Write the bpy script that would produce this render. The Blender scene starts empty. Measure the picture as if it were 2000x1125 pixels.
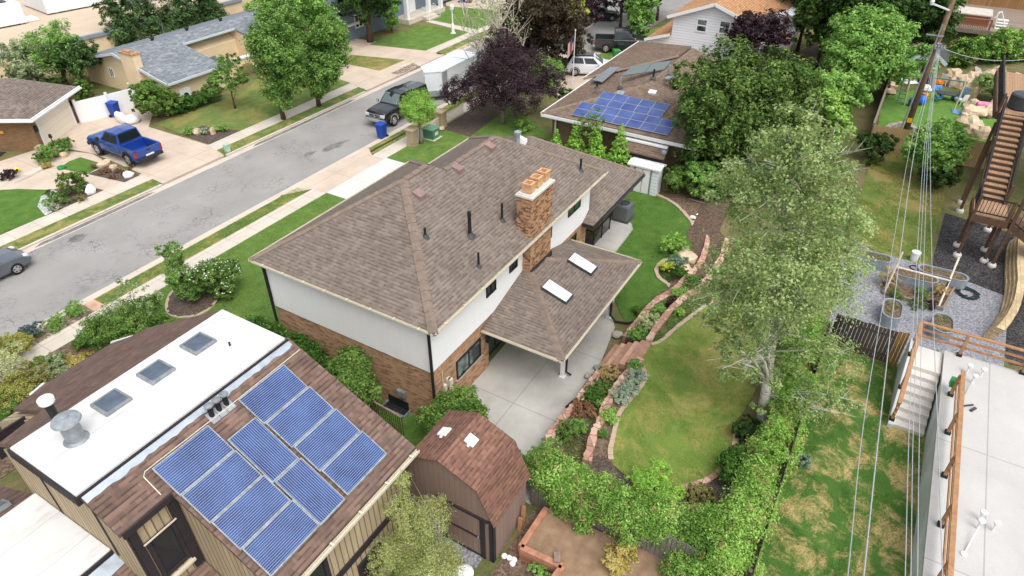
import bpy, bmesh, math, random
import numpy as np
from mathutils import Vector, Matrix
random.seed(11); RNG = np.random.default_rng(11)
SC = bpy.context.scene; COL = SC.collection
R = math.radians
# ---------------------------------------------------------------- camera model (drone, 20 m above the lots)
FPX, PIT, YAW, CAMH = 1316.0, R(36.02), R(30.68), 20.0
_fw = Vector((math.cos(YAW), math.sin(YAW), 0)); _rt = Vector((math.sin(YAW), -math.cos(YAW), 0))
_F = _fw*math.cos(PIT) + Vector((0, 0, -math.sin(PIT))); _U = _fw*math.sin(PIT) + Vector((0, 0, math.cos(PIT)))
def at(x, y, z=0.0):
    "point of the photograph (2000x1125) on the horizontal plane z"
    d = _F*FPX + _rt*(x-1000) - _U*(y-562.5)
    t = (z-CAMH)/d.z
    return Vector((d.x*t, d.y*t, z))
def A2(pts, z=0.0): return [tuple(at(x, y, z)[:2]) for x, y in pts]
def yof(p):
    v = Vector(p)-Vector((0, 0, CAMH)); k = FPX/v.dot(_F)
    return 562.5-k*v.dot(_U), k
def height_at(base, topy):
    lo, hi = 0.0, 30.0
    for _ in range(30):
        m = (lo+hi)/2
        if yof((base[0], base[1], base[2]+m))[0] > topy: lo = m
        else: hi = m
    return lo
# ---------------------------------------------------------------- objects
ROOTLOC = {}
def tag(o, label=None, cat=None, group=None, kind=None):
    if label: o['label'] = label
    if cat: o['category'] = cat
    if group: o['group'] = group
    if kind: o['kind'] = kind
    return o
def thing(name, label, cat, loc=(0, 0, 0), rz=0.0, group=None):
    o = bpy.data.objects.new(name, None); COL.objects.link(o)
    o.empty_display_size = 0.3
    o.location = loc; o.rotation_euler = (0, 0, rz); ROOTLOC[o.name] = Vector(loc)
    return tag(o, label, cat, group)
def rootloc(p):
    while p.parent: p = p.parent
    return ROOTLOC.get(p.name, Vector((0, 0, 0)))
def copy_tree(o, parent=None):
    c = o.copy(); COL.objects.link(c)
    if parent: c.parent = parent
    for ch in list(o.children): copy_tree(ch, c)
    return c
def place(o, loc, rz=0.0, label=None, group=None, s=None):
    o.location = loc; o.rotation_euler = (0, 0, rz)
    if label: o['label'] = label
    if group: o['group'] = group
    if s: o.scale = (s, s, s) if not hasattr(s, '__len__') else s
    return o
class MB:
    def __init__(s): s.v = []; s.f = []
    def add(s, vs, fs):
        b = len(s.v); s.v += [tuple(map(float, p)) for p in vs]; s.f += [tuple(b+i for i in f) for f in fs]; return s
    def quad(s, *p): return s.add(p, [tuple(range(len(p)))])
    def box(s, x0, y0, z0, x1, y1, z1):
        if x0 > x1: x0, x1 = x1, x0
        if y0 > y1: y0, y1 = y1, y0
        if z0 > z1: z0, z1 = z1, z0
        v = [(x0,y0,z0),(x1,y0,z0),(x1,y1,z0),(x0,y1,z0),(x0,y0,z1),(x1,y0,z1),(x1,y1,z1),(x0,y1,z1)]
        return s.add(v, [(0,3,2,1),(4,5,6,7),(0,1,5,4),(1,2,6,5),(2,3,7,6),(3,0,4,7)])
    def obox(s, c, size, rz=0.0, rx=0.0, ry=0.0):
        m = Matrix.Translation(c) @ Matrix.Rotation(rz,4,'Z') @ Matrix.Rotation(ry,4,'Y') @ Matrix.Rotation(rx,4,'X')
        a, b, d = [q/2 for q in size]
        v = [m @ Vector(p) for p in ((-a,-b,-d),(a,-b,-d),(a,b,-d),(-a,b,-d),(-a,-b,d),(a,-b,d),(a,b,d),(-a,b,d))]
        return s.add(v, [(0,3,2,1),(4,5,6,7),(0,1,5,4),(1,2,6,5),(2,3,7,6),(3,0,4,7)])
    def bar(s, p, q, w, h=None):
        "box beam from p to q: w across (horizontal), h in the upright direction"
        h = h or w; p, q = Vector(p), Vector(q); d = (q-p); L = d.length; d.normalize()
        up = Vector((0,0,1)) if abs(d.z) < .97 else Vector((1,0,0))
        a = d.cross(up).normalized(); b = a.cross(d).normalized()
        v = []
        for e in (p, q):
            for i, j in ((-1,-1),(1,-1),(1,1),(-1,1)): v.append(e + a*(i*w/2) + b*(j*h/2))
        return s.add(v, [(3,2,1,0),(4,5,6,7),(0,1,5,4),(1,2,6,5),(2,3,7,6),(3,0,4,7)])
    def prism(s, poly, z0, z1):
        n = len(poly)
        if sum(poly[i][0]*poly[(i+1)%n][1]-poly[(i+1)%n][0]*poly[i][1] for i in range(n)) < 0: poly = poly[::-1]
        zt = z1 if hasattr(z1, '__len__') else [z1]*n
        v = [(p[0],p[1],z0) for p in poly] + [(p[0],p[1],zt[i]) for i, p in enumerate(poly)]
        f = [tuple(range(n-1,-1,-1)), tuple(range(n, 2*n))] + [(i,(i+1)%n,n+(i+1)%n,n+i) for i in range(n)]
        return s.add(v, f)
    def tube(s, pts, rad, n=8, cap=True):
        pts = [Vector(p) for p in pts]
        if not hasattr(rad, '__len__'): rad = [rad]*len(pts)
        v = []; pa = None
        for i, p in enumerate(pts):
            d = (pts[min(i+1,len(pts)-1)]-pts[max(i-1,0)])
            d = d.normalized() if d.length > 1e-6 else Vector((0,0,1))
            if pa is None:
                pa = d.cross(Vector((0,0,1)) if abs(d.z) < .9 else Vector((1,0,0))).normalized()
            else:
                pa = (pa - d*pa.dot(d)).normalized()
            b = d.cross(pa)
            for k in range(n):
                t = 2*math.pi*k/n; v.append(p + (pa*math.cos(t)+b*math.sin(t))*rad[i])
        f = []
        for i in range(len(pts)-1):
            for k in range(n):
                f.append((i*n+k, i*n+(k+1)%n, (i+1)*n+(k+1)%n, (i+1)*n+k))
        if cap: f += [tuple(range(n-1,-1,-1)), tuple((len(pts)-1)*n+k for k in range(n))]
        return s.add(v, f)
    def cyl(s, c, r, h, n=16, r2=None):
        c = Vector(c); return s.tube([c, c+Vector((0,0,h))], [r, r if r2 is None else r2], n)
    def lathe(s, c, prof, n=20):
        v = []; c = Vector(c)
        for r, z in prof:
            for k in range(n):
                t = 2*math.pi*k/n; v.append(c+Vector((r*math.cos(t), r*math.sin(t), z)))
        f = [(i*n+k, i*n+(k+1)%n, (i+1)*n+(k+1)%n, (i+1)*n+k) for i in range(len(prof)-1) for k in range(n)]
        f += [tuple(range(n-1,-1,-1)), tuple((len(prof)-1)*n+k for k in range(n))]
        return s.add(v, f)
    def loft(s, sts):
        "sts: list of (x, [(y,z)...]) half sections from underside to top; mirrored over y"
        n = len(sts[0][1]); v = []
        for x, h in sts:
            v += [(x, y, z) for y, z in h] + [(x, -y, z) for y, z in reversed(h)]
        m = 2*n; f = []
        for i in range(len(sts)-1):
            for k in range(m): f.append((i*m+k, (i+1)*m+k, (i+1)*m+(k+1)%m, i*m+(k+1)%m))
        f += [tuple(range(m)), tuple((len(sts)-1)*m+k for k in range(m-1,-1,-1))]
        return s.add(v, f)
    def blob(s, c, r, seed=0, jag=.18, seg=10, ring=7):
        rr = random.Random(seed); c = Vector(c); v = []; ph = [rr.uniform(0,6) for _ in range(6)]
        for i in range(ring+1):
            th = math.pi*i/ring
            for k in range(seg):
                a = 2*math.pi*k/seg
                d = Vector((math.sin(th)*math.cos(a), math.sin(th)*math.sin(a), math.cos(th)))
                q = 1+jag*(math.sin(3*d.x+ph[0])+math.sin(4*d.y+ph[1])+math.sin(3.4*d.z+ph[2]))*.6+rr.uniform(-jag,jag)*.35*(0<i<ring)
                v.append(c+Vector((d.x*r[0]*q, d.y*r[1]*q, d.z*r[2]*q)))
        f = [(i*seg+k, (i+1)*seg+k, (i+1)*seg+(k+1)%seg, i*seg+(k+1)%seg) for i in range(ring) for k in range(seg)]
        return s.add(v, f)
    def build(s, name, mat, parent=None, smooth=False, bevel=0.0, struct=False, flip=False):
        me = bpy.data.meshes.new(name)
        off = Vector((0,0,0)); o = bpy.data.objects.new(name, me); COL.objects.link(o)
        if parent is not None: off = rootloc(parent); o.parent = parent
        elif not struct:
            xs = [p[0] for p in s.v]; ys = [p[1] for p in s.v]; zs = [p[2] for p in s.v]
            off = Vector(((min(xs)+max(xs))/2, (min(ys)+max(ys))/2, min(zs))); o.location = off
        me.from_pydata([(p[0]-off.x, p[1]-off.y, p[2]-off.z) for p in s.v], [], s.f)
        uv = me.uv_layers.new(name='UVMap'); data = np.empty((len(me.loops), 2), dtype=np.float32)
        for poly in me.polygons:
            n = poly.normal
            if abs(n.z) > .9995: u = Vector((1,0,0)); w = Vector((0,1,0))
            else: u = Vector((-n.y, n.x, 0)).normalized(); w = n.cross(u)
            for li in poly.loop_indices:
                p = Vector(s.v[me.loops[li].vertex_index]); data[li] = (p.dot(u), p.dot(w))
        uv.data.foreach_set('uv', data.ravel())
        if smooth: me.polygons.foreach_set('use_smooth', [True]*len(me.polygons))
        if mat: me.materials.append(mat)
        if bevel:
            b = o.modifiers.new('bevel', 'BEVEL'); b.width = bevel; b.segments = 2; b.limit_method = 'ANGLE'; b.angle_limit = R(35)
        if struct: o['kind'] = 'structure'
        return o
def sheet(name, pts, z, mat, skirt=.15, kind='structure'):
    return MB().prism(list(pts), z-skirt, z).build(name, mat, struct=True) if kind == 'structure' else tag(MB().prism(list(pts), z-skirt, z).build(name, mat), kind=kind)
def rect(x0, y0, x1, y1): return [(x0,y0),(x1,y0),(x1,y1),(x0,y1)]
def smooth_path(pts, n=6, closed=False):
    P = [Vector((p[0],p[1],p[2] if len(p) > 2 else 0)) for p in pts]; out = []
    m = len(P); rng_ = range(m if closed else m-1)
    for i in rng_:
        p0 = P[(i-1)%m] if closed or i > 0 else P[i]; p1 = P[i]; p2 = P[(i+1)%m]; p3 = P[(i+2)%m] if closed or i+2 < m else P[(i+1)%m]
        for k in range(n):
            t = k/n
            out.append(.5*((2*p1)+(p2-p0)*t+(2*p0-5*p1+4*p2-p3)*t*t+(3*p1-p0-3*p2+p3)*t**3))
    if not closed: out.append(P[-1])
    return out
def ribbon(mb, path, w, z0, z1, jit=0.0):
    "wall or kerb of width w following path (x,y)"
    L = []; Rr = []
    n = len(path)
    for i, p in enumerate(path):
        d = (Vector(path[min(i+1,n-1)][:2])-Vector(path[max(i-1,0)][:2])).normalized()
        q = Vector((-d.y, d.x)); a = w/2*(1+random.uniform(-jit,jit))
        L.append(Vector(p[:2])+q*a); Rr.append(Vector(p[:2])-q*a)
    for i in range(n-1):
        za = z1+random.uniform(-jit,jit)*.12
        mb.add([(*L[i],z0),(*L[i+1],z0),(*Rr[i+1],z0),(*Rr[i],z0),(*L[i],za),(*L[i+1],za),(*Rr[i+1],za),(*Rr[i],za)],
               [(4,7,6,5),(0,4,5,1),(3,2,6,7),(0,3,7,4),(1,5,6,2)])
    return mb
# ---------------------------------------------------------------- materials
class NT:
    def __init__(s, name):
        s.m = bpy.data.materials.new(name); s.m.use_nodes = True; s.t = s.m.node_tree
        s.b = s.t.nodes['Principled BSDF']; s.out = s.t.nodes['Material Output']
        s.b.inputs['Specular IOR Level'].default_value = .25
    def n(s, typ, **kw):
        nd = s.t.nodes.new(typ)
        for k, v in kw.items():
            if k.startswith('i_'): nd.inputs[k[2:].replace('_',' ')].default_value = v
            else: setattr(nd, k, v)
        return nd
    def l(s, a, b): s.t.links.new(a, b)
    def coord(s, kind='Object', scale=(1,1,1)):
        tc = s.n('ShaderNodeTexCoord'); mp = s.n('ShaderNodeMapping'); mp.inputs['Scale'].default_value = scale
        s.l(tc.outputs[kind], mp.inputs['Vector']); return mp.outputs['Vector']
    def noise(s, vec, scale, detail=3, rough=.55, dist=0.0):
        nd = s.n('ShaderNodeTexNoise'); nd.inputs['Scale'].default_value = scale; nd.inputs['Detail'].default_value = detail
        nd.inputs['Roughness'].default_value = rough; nd.inputs['Distortion'].default_value = dist
        s.l(vec, nd.inputs['Vector']); return nd.outputs['Fac']
    def ramp(s, fac, stops, interp='LINEAR'):
        r = s.n('ShaderNodeValToRGB'); cr = r.color_ramp; cr.interpolation = interp
        while len(cr.elements) < len(stops): cr.elements.new(.5)
        for e, (p, c) in zip(cr.elements, stops):
            e.position = p; e.color = (*c, 1) if hasattr(c, '__len__') else (c, c, c, 1)
        s.l(fac, r.inputs['Fac']); return r.outputs['Color']
    def mix(s, fac, a, b, mode='MIX'):
        m = s.n('ShaderNodeMix', data_type='RGBA', blend_type=mode)
        for sock, v in ((m.inputs[0], fac), (m.inputs[6], a), (m.inputs[7], b)):
            if hasattr(v, 'is_output'): s.l(v, sock)
            else: sock.default_value = v if not hasattr(v, '__len__') else (*v, 1)
        return m.outputs[2]
    def math(s, op, a, b=0.0):
        m = s.n('ShaderNodeMath', operation=op)
        for sock, v in ((m.inputs[0], a), (m.inputs[1], b)):
            if hasattr(v, 'is_output'): s.l(v, sock)
            else: sock.default_value = v
        return m.outputs[0]
    def bump(s, h, strength=.3, dist=.02):
        b = s.n('ShaderNodeBump'); b.inputs['Strength'].default_value = strength; b.inputs['Distance'].default_value = dist
        s.l(h, b.inputs['Height']); s.l(b.outputs['Normal'], s.b.inputs['Normal'])
    def fin(s, col=None, rough=.8, metal=0.0, spec=None, coat=0.0):
        if col is not None:
            if hasattr(col, 'is_output'): s.l(col, s.b.inputs['Base Color'])
            else: s.b.inputs['Base Color'].default_value = (*col, 1)
        if hasattr(rough, 'is_output'): s.l(rough, s.b.inputs['Roughness'])
        else: s.b.inputs['Roughness'].default_value = rough
        s.b.inputs['Metallic'].default_value = metal
        if spec is not None: s.b.inputs['Specular IOR Level'].default_value = spec
        if coat: s.b.inputs['Coat Weight'].default_value = coat; s.b.inputs['Coat Roughness'].default_value = .06
        return s.m
def sc(c, k): return tuple(min(1, x*k) for x in c)
def hx(h):
    "sRGB hex to linear"
    c = [int(h[i:i+2], 16)/255 for i in (0, 2, 4)]
    return tuple(x/12.92 if x <= .04045 else ((x+.055)/1.055)**2.4 for x in c)
def plain(name, col, rough=.7, metal=0.0, amt=.12, scale=3.0, spec=None, coat=0.0, bump=0.0):
    t = NT(name); v = t.coord('Object'); n = t.noise(v, scale, 4)
    c = t.ramp(n, [(.3, sc(col, 1-amt)), (.7, sc(col, 1+amt))])
    if bump: t.bump(t.noise(v, scale*6, 4), bump, .02)
    return t.fin(c, rough, metal, spec, coat)
def shingles(name, ca, cb, cc, row=.145, w=.32, line=.72, patch=None):
    t = NT(name); uv = t.coord('UV')
    def br(off, bw, c1, c2):
        b = t.n('ShaderNodeTexBrick', offset=.37, offset_frequency=2)
        b.inputs['Scale'].default_value = 1; b.inputs['Mortar Size'].default_value = 0; b.inputs['Brick Width'].default_value = bw
        b.inputs['Row Height'].default_value = row; b.inputs['Color1'].default_value = (*c1,1); b.inputs['Color2'].default_value = (*c2,1)
        mp = t.n('ShaderNodeMapping'); mp.inputs['Location'].default_value = (off, 0, 0); t.l(uv, mp.inputs['Vector']); t.l(mp.outputs[0], b.inputs['Vector'])
        return b.outputs['Color']
    base = br(0, w, ca, cb)
    spots = br(.13, w*.42, (1,1,1), (0,0,0))
    col = t.mix(t.math('MULTIPLY', t.ramp(spots, [(.6, 0), (.8, 1)]), .4), base, cc)
    sep = t.n('ShaderNodeSeparateXYZ'); t.l(uv, sep.inputs[0])
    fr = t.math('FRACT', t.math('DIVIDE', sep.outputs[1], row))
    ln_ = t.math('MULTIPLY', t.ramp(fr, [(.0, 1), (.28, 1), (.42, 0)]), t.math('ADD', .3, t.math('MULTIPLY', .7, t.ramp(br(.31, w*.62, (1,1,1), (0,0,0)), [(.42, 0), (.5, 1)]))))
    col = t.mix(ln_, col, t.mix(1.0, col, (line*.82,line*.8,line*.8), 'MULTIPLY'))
    mps = t.n('ShaderNodeMapping'); mps.inputs['Scale'].default_value = (1.6,.22,1); t.l(uv, mps.inputs['Vector']); col = t.mix(.55, col, t.ramp(t.noise(mps.outputs[0], 1.4, 5, .65), [(.3, .84), (.65, 1.08)]), 'MULTIPLY')
    n = t.noise(uv, .5, 4); col = t.mix(.5, col, t.ramp(n, [(.3, (.8,.78,.76)), (.7, (1.12,1.1,1.1))]), 'MULTIPLY')
    if patch: col = t.mix(t.ramp(t.noise(uv, patch[1], 3), [(.58, 0), (.68, patch[2])]), col, patch[0])
    g = t.noise(uv, 60, 2); col = t.mix(.35, col, t.ramp(g, [(.3, .75), (.7, 1.2)]), 'MULTIPLY')
    t.bump(fr, .25, .02)
    return t.fin(col, .92, spec=.15)
def brick(name, ca, cb, mort, bw=.22, rh=.075, dark=None):
    t = NT(name); uv = t.coord('UV'); b = t.n('ShaderNodeTexBrick', offset=.5)
    b.inputs['Scale'].default_value = 1; b.inputs['Mortar Size'].default_value = .008; b.inputs['Brick Width'].default_value = bw
    b.inputs['Row Height'].default_value = rh; b.inputs['Color1'].default_value = (*ca,1); b.inputs['Color2'].default_value = (*cb,1); b.inputs['Mortar'].default_value = (*mort,1)
    t.l(uv, b.inputs['Vector']); col = b.outputs['Color']
    if dark:
        v = t.n('ShaderNodeTexBrick', offset=.5); v.inputs['Scale'].default_value = 1; v.inputs['Mortar Size'].default_value = 0
        v.inputs['Brick Width'].default_value = bw; v.inputs['Row Height'].default_value = rh
        v.inputs['Color1'].default_value = (1,1,1,1); v.inputs['Color2'].default_value = (0,0,0,1)
        mp = t.n('ShaderNodeMapping'); mp.inputs['Location'].default_value = (bw*7, rh*8, 0); t.l(uv, mp.inputs['Vector']); t.l(mp.outputs[0], v.inputs['Vector'])
        col = t.mix(t.ramp(v.outputs['Color'], [(.74, 0), (.8, .75)]), col, dark)
    n = t.noise(uv, 1.2, 3); col = t.mix(.6, col, t.ramp(n, [(.3, .78), (.7, 1.15)]), 'MULTIPLY')
    t.bump(b.outputs['Fac'], -.3, .01)
    return t.fin(col, .9)
def boards(name, col, pitch, gap=.1, axis=0, dark=.45, amt=.18, rough=.85, grain=True):
    t = NT(name); uv = t.coord('UV'); sep = t.n('ShaderNodeSeparateXYZ'); t.l(uv, sep.inputs[0])
    q = t.math('DIVIDE', sep.outputs[axis], pitch); fr = t.math('FRACT', q); fl = t.math('FLOOR', q)
    wn = t.n('ShaderNodeTexWhiteNoise', noise_dimensions='1D'); t.l(fl, wn.inputs['W'])
    c = t.ramp(wn.outputs['Value'], [(0, sc(col,1-amt)), (1, sc(col,1+amt))])
    if grain:
        mp = t.n('ShaderNodeMapping'); mp.inputs['Scale'].default_value = (12,.8,1) if axis == 0 else (.8,12,1); t.l(uv, mp.inputs['Vector'])
        c = t.mix(.6, c, t.ramp(t.noise(mp.outputs[0], 2.0, 4), [(.3, .7), (.7, 1.2)]), 'MULTIPLY')
    c = t.mix(t.ramp(fr, [(0, 1), (gap, 1), (gap+.05, 0)]), c, sc(col, dark))
    t.bump(fr, .3, .02)
    return t.fin(c, rough)
def ds(c, k):
    l = .3*c[0]+.59*c[1]+.11*c[2]; return tuple(l+(x-l)*k for x in c)
def grass(name, ga, gb, dry=(.3,.22,.08), damt=.5, dsc=.5, th=.55, fine=.5):
    ga, gb = ds(ga, .9), ds(gb, .9)
    t = NT(name); v = t.coord('Object')
    c = t.ramp(t.noise(v, 1.3, 5, .65), [(.3, ga), (.7, gb)])
    m = t.ramp(t.noise(v, dsc, 8, .72, .5), [(th, 0), (th+.13, damt)])
    f = t.noise(v, 14, 4, .7)
    c = t.mix(t.math('MULTIPLY', m, t.ramp(f, [(.3, .35), (.6, 1)])), c, dry)
    c = t.mix(fine, c, t.ramp(t.noise(v, 28, 3, .75), [(.3, .5), (.7, 1.45)]), 'MULTIPLY')
    t.bump(t.noise(v, 40, 3, .8), .9, .05)
    return t.fin(c, .95, spec=.05)
def concrete(name, col, slab=None, amt=.1, stain=.12, joint=.6, rot=0):
    t = NT(name); v = t.coord('Object'); uv = t.coord('UV')
    c = t.ramp(t.noise(v, .7, 6, .6), [(.3, sc(col,1-amt)), (.7, sc(col,1+amt))])
    c = t.mix(.5, c, t.ramp(t.noise(v, 22, 3, .7), [(.3, .88), (.7, 1.1)]), 'MULTIPLY')
    c = t.mix(t.ramp(t.noise(v, 1.9, 5, .7, .5), [(.6, 0), (.75, stain)]), c, sc(col, .45))
    if slab:
        b = t.n('ShaderNodeTexBrick', offset=0.0); b.inputs['Scale'].default_value = 1; b.inputs['Mortar Size'].default_value = .022
        b.inputs['Brick Width'].default_value = slab[0]; b.inputs['Row Height'].default_value = slab[1]
        if rot:
            mp = t.n('ShaderNodeMapping'); mp.inputs['Rotation'].default_value = (0,0,rot); t.l(uv, mp.inputs['Vector']); uv = mp.outputs[0]
        t.l(uv, b.inputs['Vector']); c = t.mix(t.math('MULTIPLY', b.outputs['Fac'], 1-joint), c, sc(col, .3))
    t.bump(t.noise(v, 30, 4), .15, .01)
    return t.fin(c, .85)
def gravel(name, cols, scale=18, contrast=1.0):
    t = NT(name); v = t.coord('Object'); vo = t.n('ShaderNodeTexVoronoi'); vo.inputs['Scale'].default_value = scale; t.l(v, vo.inputs['Vector'])
    sep = t.n('ShaderNodeSeparateColor'); t.l(vo.outputs['Color'], sep.inputs[0])
    c = t.ramp(sep.outputs[0], [(i/(len(cols)-1), k) for i, k in enumerate(cols)])
    c = t.mix(.8*contrast, c, t.ramp(vo.outputs['Distance'], [(.0, 1.1), (.6, .45)]), 'MULTIPLY')
    c = t.mix(.5, c, t.ramp(t.noise(v, .8, 4), [(.3, .8), (.7, 1.15)]), 'MULTIPLY')
    t.bump(vo.outputs['Distance'], -.6, .03)
    return t.fin(c, .95)
def leafmat(name, a, b, c, trans=.3):
    a, b, c = ds(a, .9), ds(b, .9), ds(c, .9)
    t = NT(name); g = t.n('ShaderNodeNewGeometry'); v = t.coord('Object')
    f = t.math('ADD', t.math('MULTIPLY', g.outputs['Random Per Island'], .5), t.math('MULTIPLY', t.noise(v, 1.1, 4, .6), .8))
    col = t.ramp(f, [(.4, a), (.66, b), (.95, c)])
    d = t.n('ShaderNodeBsdfDiffuse'); tr = t.n('ShaderNodeBsdfTranslucent'); mx = t.n('ShaderNodeMixShader'); mx.inputs[0].default_value = trans
    t.l(col, d.inputs['Color']); t.l(col, tr.inputs['Color']); t.l(d.outputs[0], mx.inputs[1]); t.l(tr.outputs[0], mx.inputs[2]); t.l(mx.outputs[0], t.out.inputs['Surface'])
    return t.m
def glass(name, col=(.02,.025,.03), rough=.06, curtain=None):
    t = NT(name)
    if curtain:
        v = t.coord('Object'); c = t.ramp(t.noise(v, 1.5, 2), [(.4, col), (.62, curtain)])
        return t.fin(c, rough, spec=.6)
    return t.fin(col, rough, spec=.6)
def window(parent, org, u, n, w, h, frame, pane, t=.05, depth=.05, mull=0, hmull=0, name='window'):
    "window on a wall: org = lower corner, u = direction along the wall, n = outward"
    org, u, n = Vector(org), Vector(u), Vector(n); z = Vector((0,0,1))
    def slab(mb, a0, a1, b0, b1, d0, d1):
        c = [org+u*a+z*b+n*d for d in (d0,d1) for a, b in ((a0,b0),(a1,b0),(a1,b1),(a0,b1))]
        mb.add(c, [(3,2,1,0),(4,5,6,7),(0,1,5,4),(1,2,6,5),(2,3,7,6),(3,0,4,7)])
    f = MB(); slab(f,0,w,0,t,.004,depth); slab(f,0,w,h-t,h,.004,depth); slab(f,0,t,t,h-t,.004,depth); slab(f,w-t,w,t,h-t,.004,depth)
    for k in range(mull):
        x = w*(k+1)/(mull+1); slab(f, x-t/2, x+t/2, t, h-t, .004, depth*.9)
    for k in range(hmull):
        x = h*(k+1)/(hmull+1); slab(f, t, w-t, x-t/2, x+t/2, .004, depth*.85)
    fo = f.build(name, frame, parent)
    p = MB(); slab(p, t*.6, w-t*.6, t*.6, h-t*.6, .003, depth*.35); p.build('pane', pane, fo)
    return fo
# ================================================================ materials
M_ = {}
M_['roof_main'] = shingles('taupe_shingle', hx('877c73'), hx('766b63'), hx('695f58'), row=.14, w=.3, line=.8)
M_['roof_near'] = shingles('red_brown_shingle', hx('856e63'), hx('6d5950'), hx('574b48'), row=.14, w=.36, patch=(hx('5d5453'), 1.1, .55))
M_['roof_shed'] = shingles('russet_shingle', hx('8d6a5b'), hx('795a4e'), hx('5f4a42'), row=.14, w=.3)
M_['roof_d'] = shingles('brown_shingle', hx('8a786b'), hx('786759'), hx('645549'), row=.16)
M_['roof_f'] = shingles('grey_shingle', hx('949aa0'), hx('7a8087'), hx('666c73'), row=.2, w=.4)
M_['roof_g'] = shingles('grey_brown_shingle', hx('8a8078'), hx('756b64'), hx('625952'), row=.17)
M_['roof_e'] = shingles('tan_shingle', hx('c79a72'), hx('b58862'), hx('9c7350'), row=.2)
M_['cap'] = plain('ridge_cap_shingle', hx('7f7065'), .92, amt=.18, scale=4)
M_['cap_lt'] = plain('ridge_cap_pale', hx('a08872'), .92, amt=.18, scale=4)
t = NT('white_stucco'); v = t.coord('UV'); c = t.ramp(t.noise(v, .7, 4), [(.3, (.83,.83,.83)), (.7, (.87,.87,.87))]); mp_ = t.n('ShaderNodeMapping'); mp_.inputs['Scale'].default_value = (5,.35,1); t.l(v, mp_.inputs['Vector']); c = t.mix(.5, c, t.ramp(t.noise(mp_.outputs[0], 1.5, 4), [(.3,.95),(.6,1.02)]), 'MULTIPLY'); bk_ = t.n('ShaderNodeTexBrick', offset=0); bk_.inputs['Scale'].default_value = 1; bk_.inputs['Mortar Size'].default_value = .01; bk_.inputs['Brick Width'].default_value = 1.22; bk_.inputs['Row Height'].default_value = 50; t.l(v, bk_.inputs['Vector']); c = t.mix(t.math('MULTIPLY', bk_.outputs['Fac'], .1), c, (.5,.5,.5)); t.bump(t.noise(v, 40, 3), .2, .01); M_['white'] = t.fin(c, .85)
M_['cream'] = plain('cream_metal', hx('d2cab6'), .45, amt=.05)
M_['whitemetal'] = plain('white_metal', (.8,.8,.8), .4, amt=.03)
M_['black'] = plain('black_metal', (.02,.02,.022), .5, amt=.2)
M_['darkgrey'] = plain('dark_grey_metal', (.06,.065,.07), .5, amt=.2)
M_['galv'] = plain('galvanised_steel', (.3,.33,.35), .5, .2, amt=.25, scale=7)
M_['steel'] = plain('grey_steel', (.26,.28,.3), .45, .3, amt=.25, scale=6)
M_['brick'] = brick('tan_brick', hx('bf9676'), hx('a67e60'), hx('b39d87'), dark=hx('8c6449'))
M_['brickwall_g'] = brick('brown_brick', hx('8a6a4c'), hx('70543b'), hx('85705a'))
M_['brick_d'] = brick('dark_brown_brick', hx('75604a'), hx('5d4a38'), hx('70604f'))
M_['soldier'] = brick('soldier_course_brick', hx('bb9070'), hx('94694a'), hx('ae9a84'), bw=.08, rh=.4)
M_['pillar'] = brick('pale_brick', hx('b5a084'), hx('97836a'), hx('b0a590'))
M_['glass'] = glass('window_glass'); M_['glass_c'] = glass('window_glass_curtain', (.03,.04,.04), .06, (.22,.27,.26))
M_['glass_g'] = glass('green_tint_glass', (.05,.09,.07), .05)
M_['sky_lens'] = plain('smoked_skylight', (.09,.115,.15), .3, amt=.2, scale=3, spec=.25)
M_['white_lens'] = plain('milky_skylight', (.78,.8,.82), .3, amt=.03)
M_['membrane'] = NT('white_roof_membrane')
t = M_['membrane']; v = t.coord('Object'); c = t.ramp(t.noise(v, .5, 5), [(.3, (.62,.62,.61)), (.7, (.69,.69,.68))])
c = t.mix(t.ramp(t.noise(t.coord('Object', (1,2.2,1)), 1.1, 6, .7), [(.52, 0), (.66, .4)]), c, (.42,.38,.3))
bk_ = t.n('ShaderNodeTexBrick', offset=.4); bk_.inputs['Scale'].default_value = 1; bk_.inputs['Mortar Size'].default_value = .018; bk_.inputs['Brick Width'].default_value = 9; bk_.inputs['Row Height'].default_value = 1.35; t.l(t.coord('UV'), bk_.inputs['Vector']); c = t.mix(t.math('MULTIPLY', bk_.outputs['Fac'], .45), c, (.36,.35,.33)); M_['membrane'] = t.fin(c, .7)
M_['flash'] = plain('silver_flashing', (.4,.45,.51), .4, .3, amt=.15)
M_['batten'] = boards('tan_board_and_batten', hx('b3a184'), .2, .16, 0, .35, .1)
M_['shedwall'] = boards('brown_shed_siding', hx('8c776c'), .2, .05, 0, .65, .05, grain=False)
M_['lap'] = boards('white_lap_siding', (.78,.79,.82), .22, .07, 1, .55, .02, grain=False)
M_['trimdark'] = plain('dark_brown_trim', hx('352f33'), .7)
M_['fence'] = boards('weathered_fence_boards', hx('8d7d6a'), 60, .0, 0, .2, .25)
M_['fence_grey'] = boards('grey_fence_boards', hx('8b847c'), 60, .0, 0, .2, .3)
M_['fence_dk'] = boards('dark_fence_boards', hx('5f544b'), 60, .0, 0, .25, .3)
M_['fence_lt'] = boards('honey_fence_boards', hx('ab8d68'), 60, .0, 0, .25, .2)
M_['cedar'] = plain('orange_cedar', hx('a67d5b'), .7, amt=.2, scale=5)
M_['redwood'] = boards('red_timber', hx('9a6650'), .14, .06, 1, .35, .2)
M_['deckwood'] = boards('grey_deck_boards', hx('8e8073'), .14, .08, 0, .4, .15)
M_['brownwood'] = plain('brown_stained_wood', hx('5d4638'), .7, amt=.2, scale=4)
M_['tread'] = boards('tan_composite_tread', hx('a58469'), .14, .06, 1, .5, .1)
M_['polewood'] = plain('creosoted_wood', hx('7a6552'), .9, amt=.3, scale=5)
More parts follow.
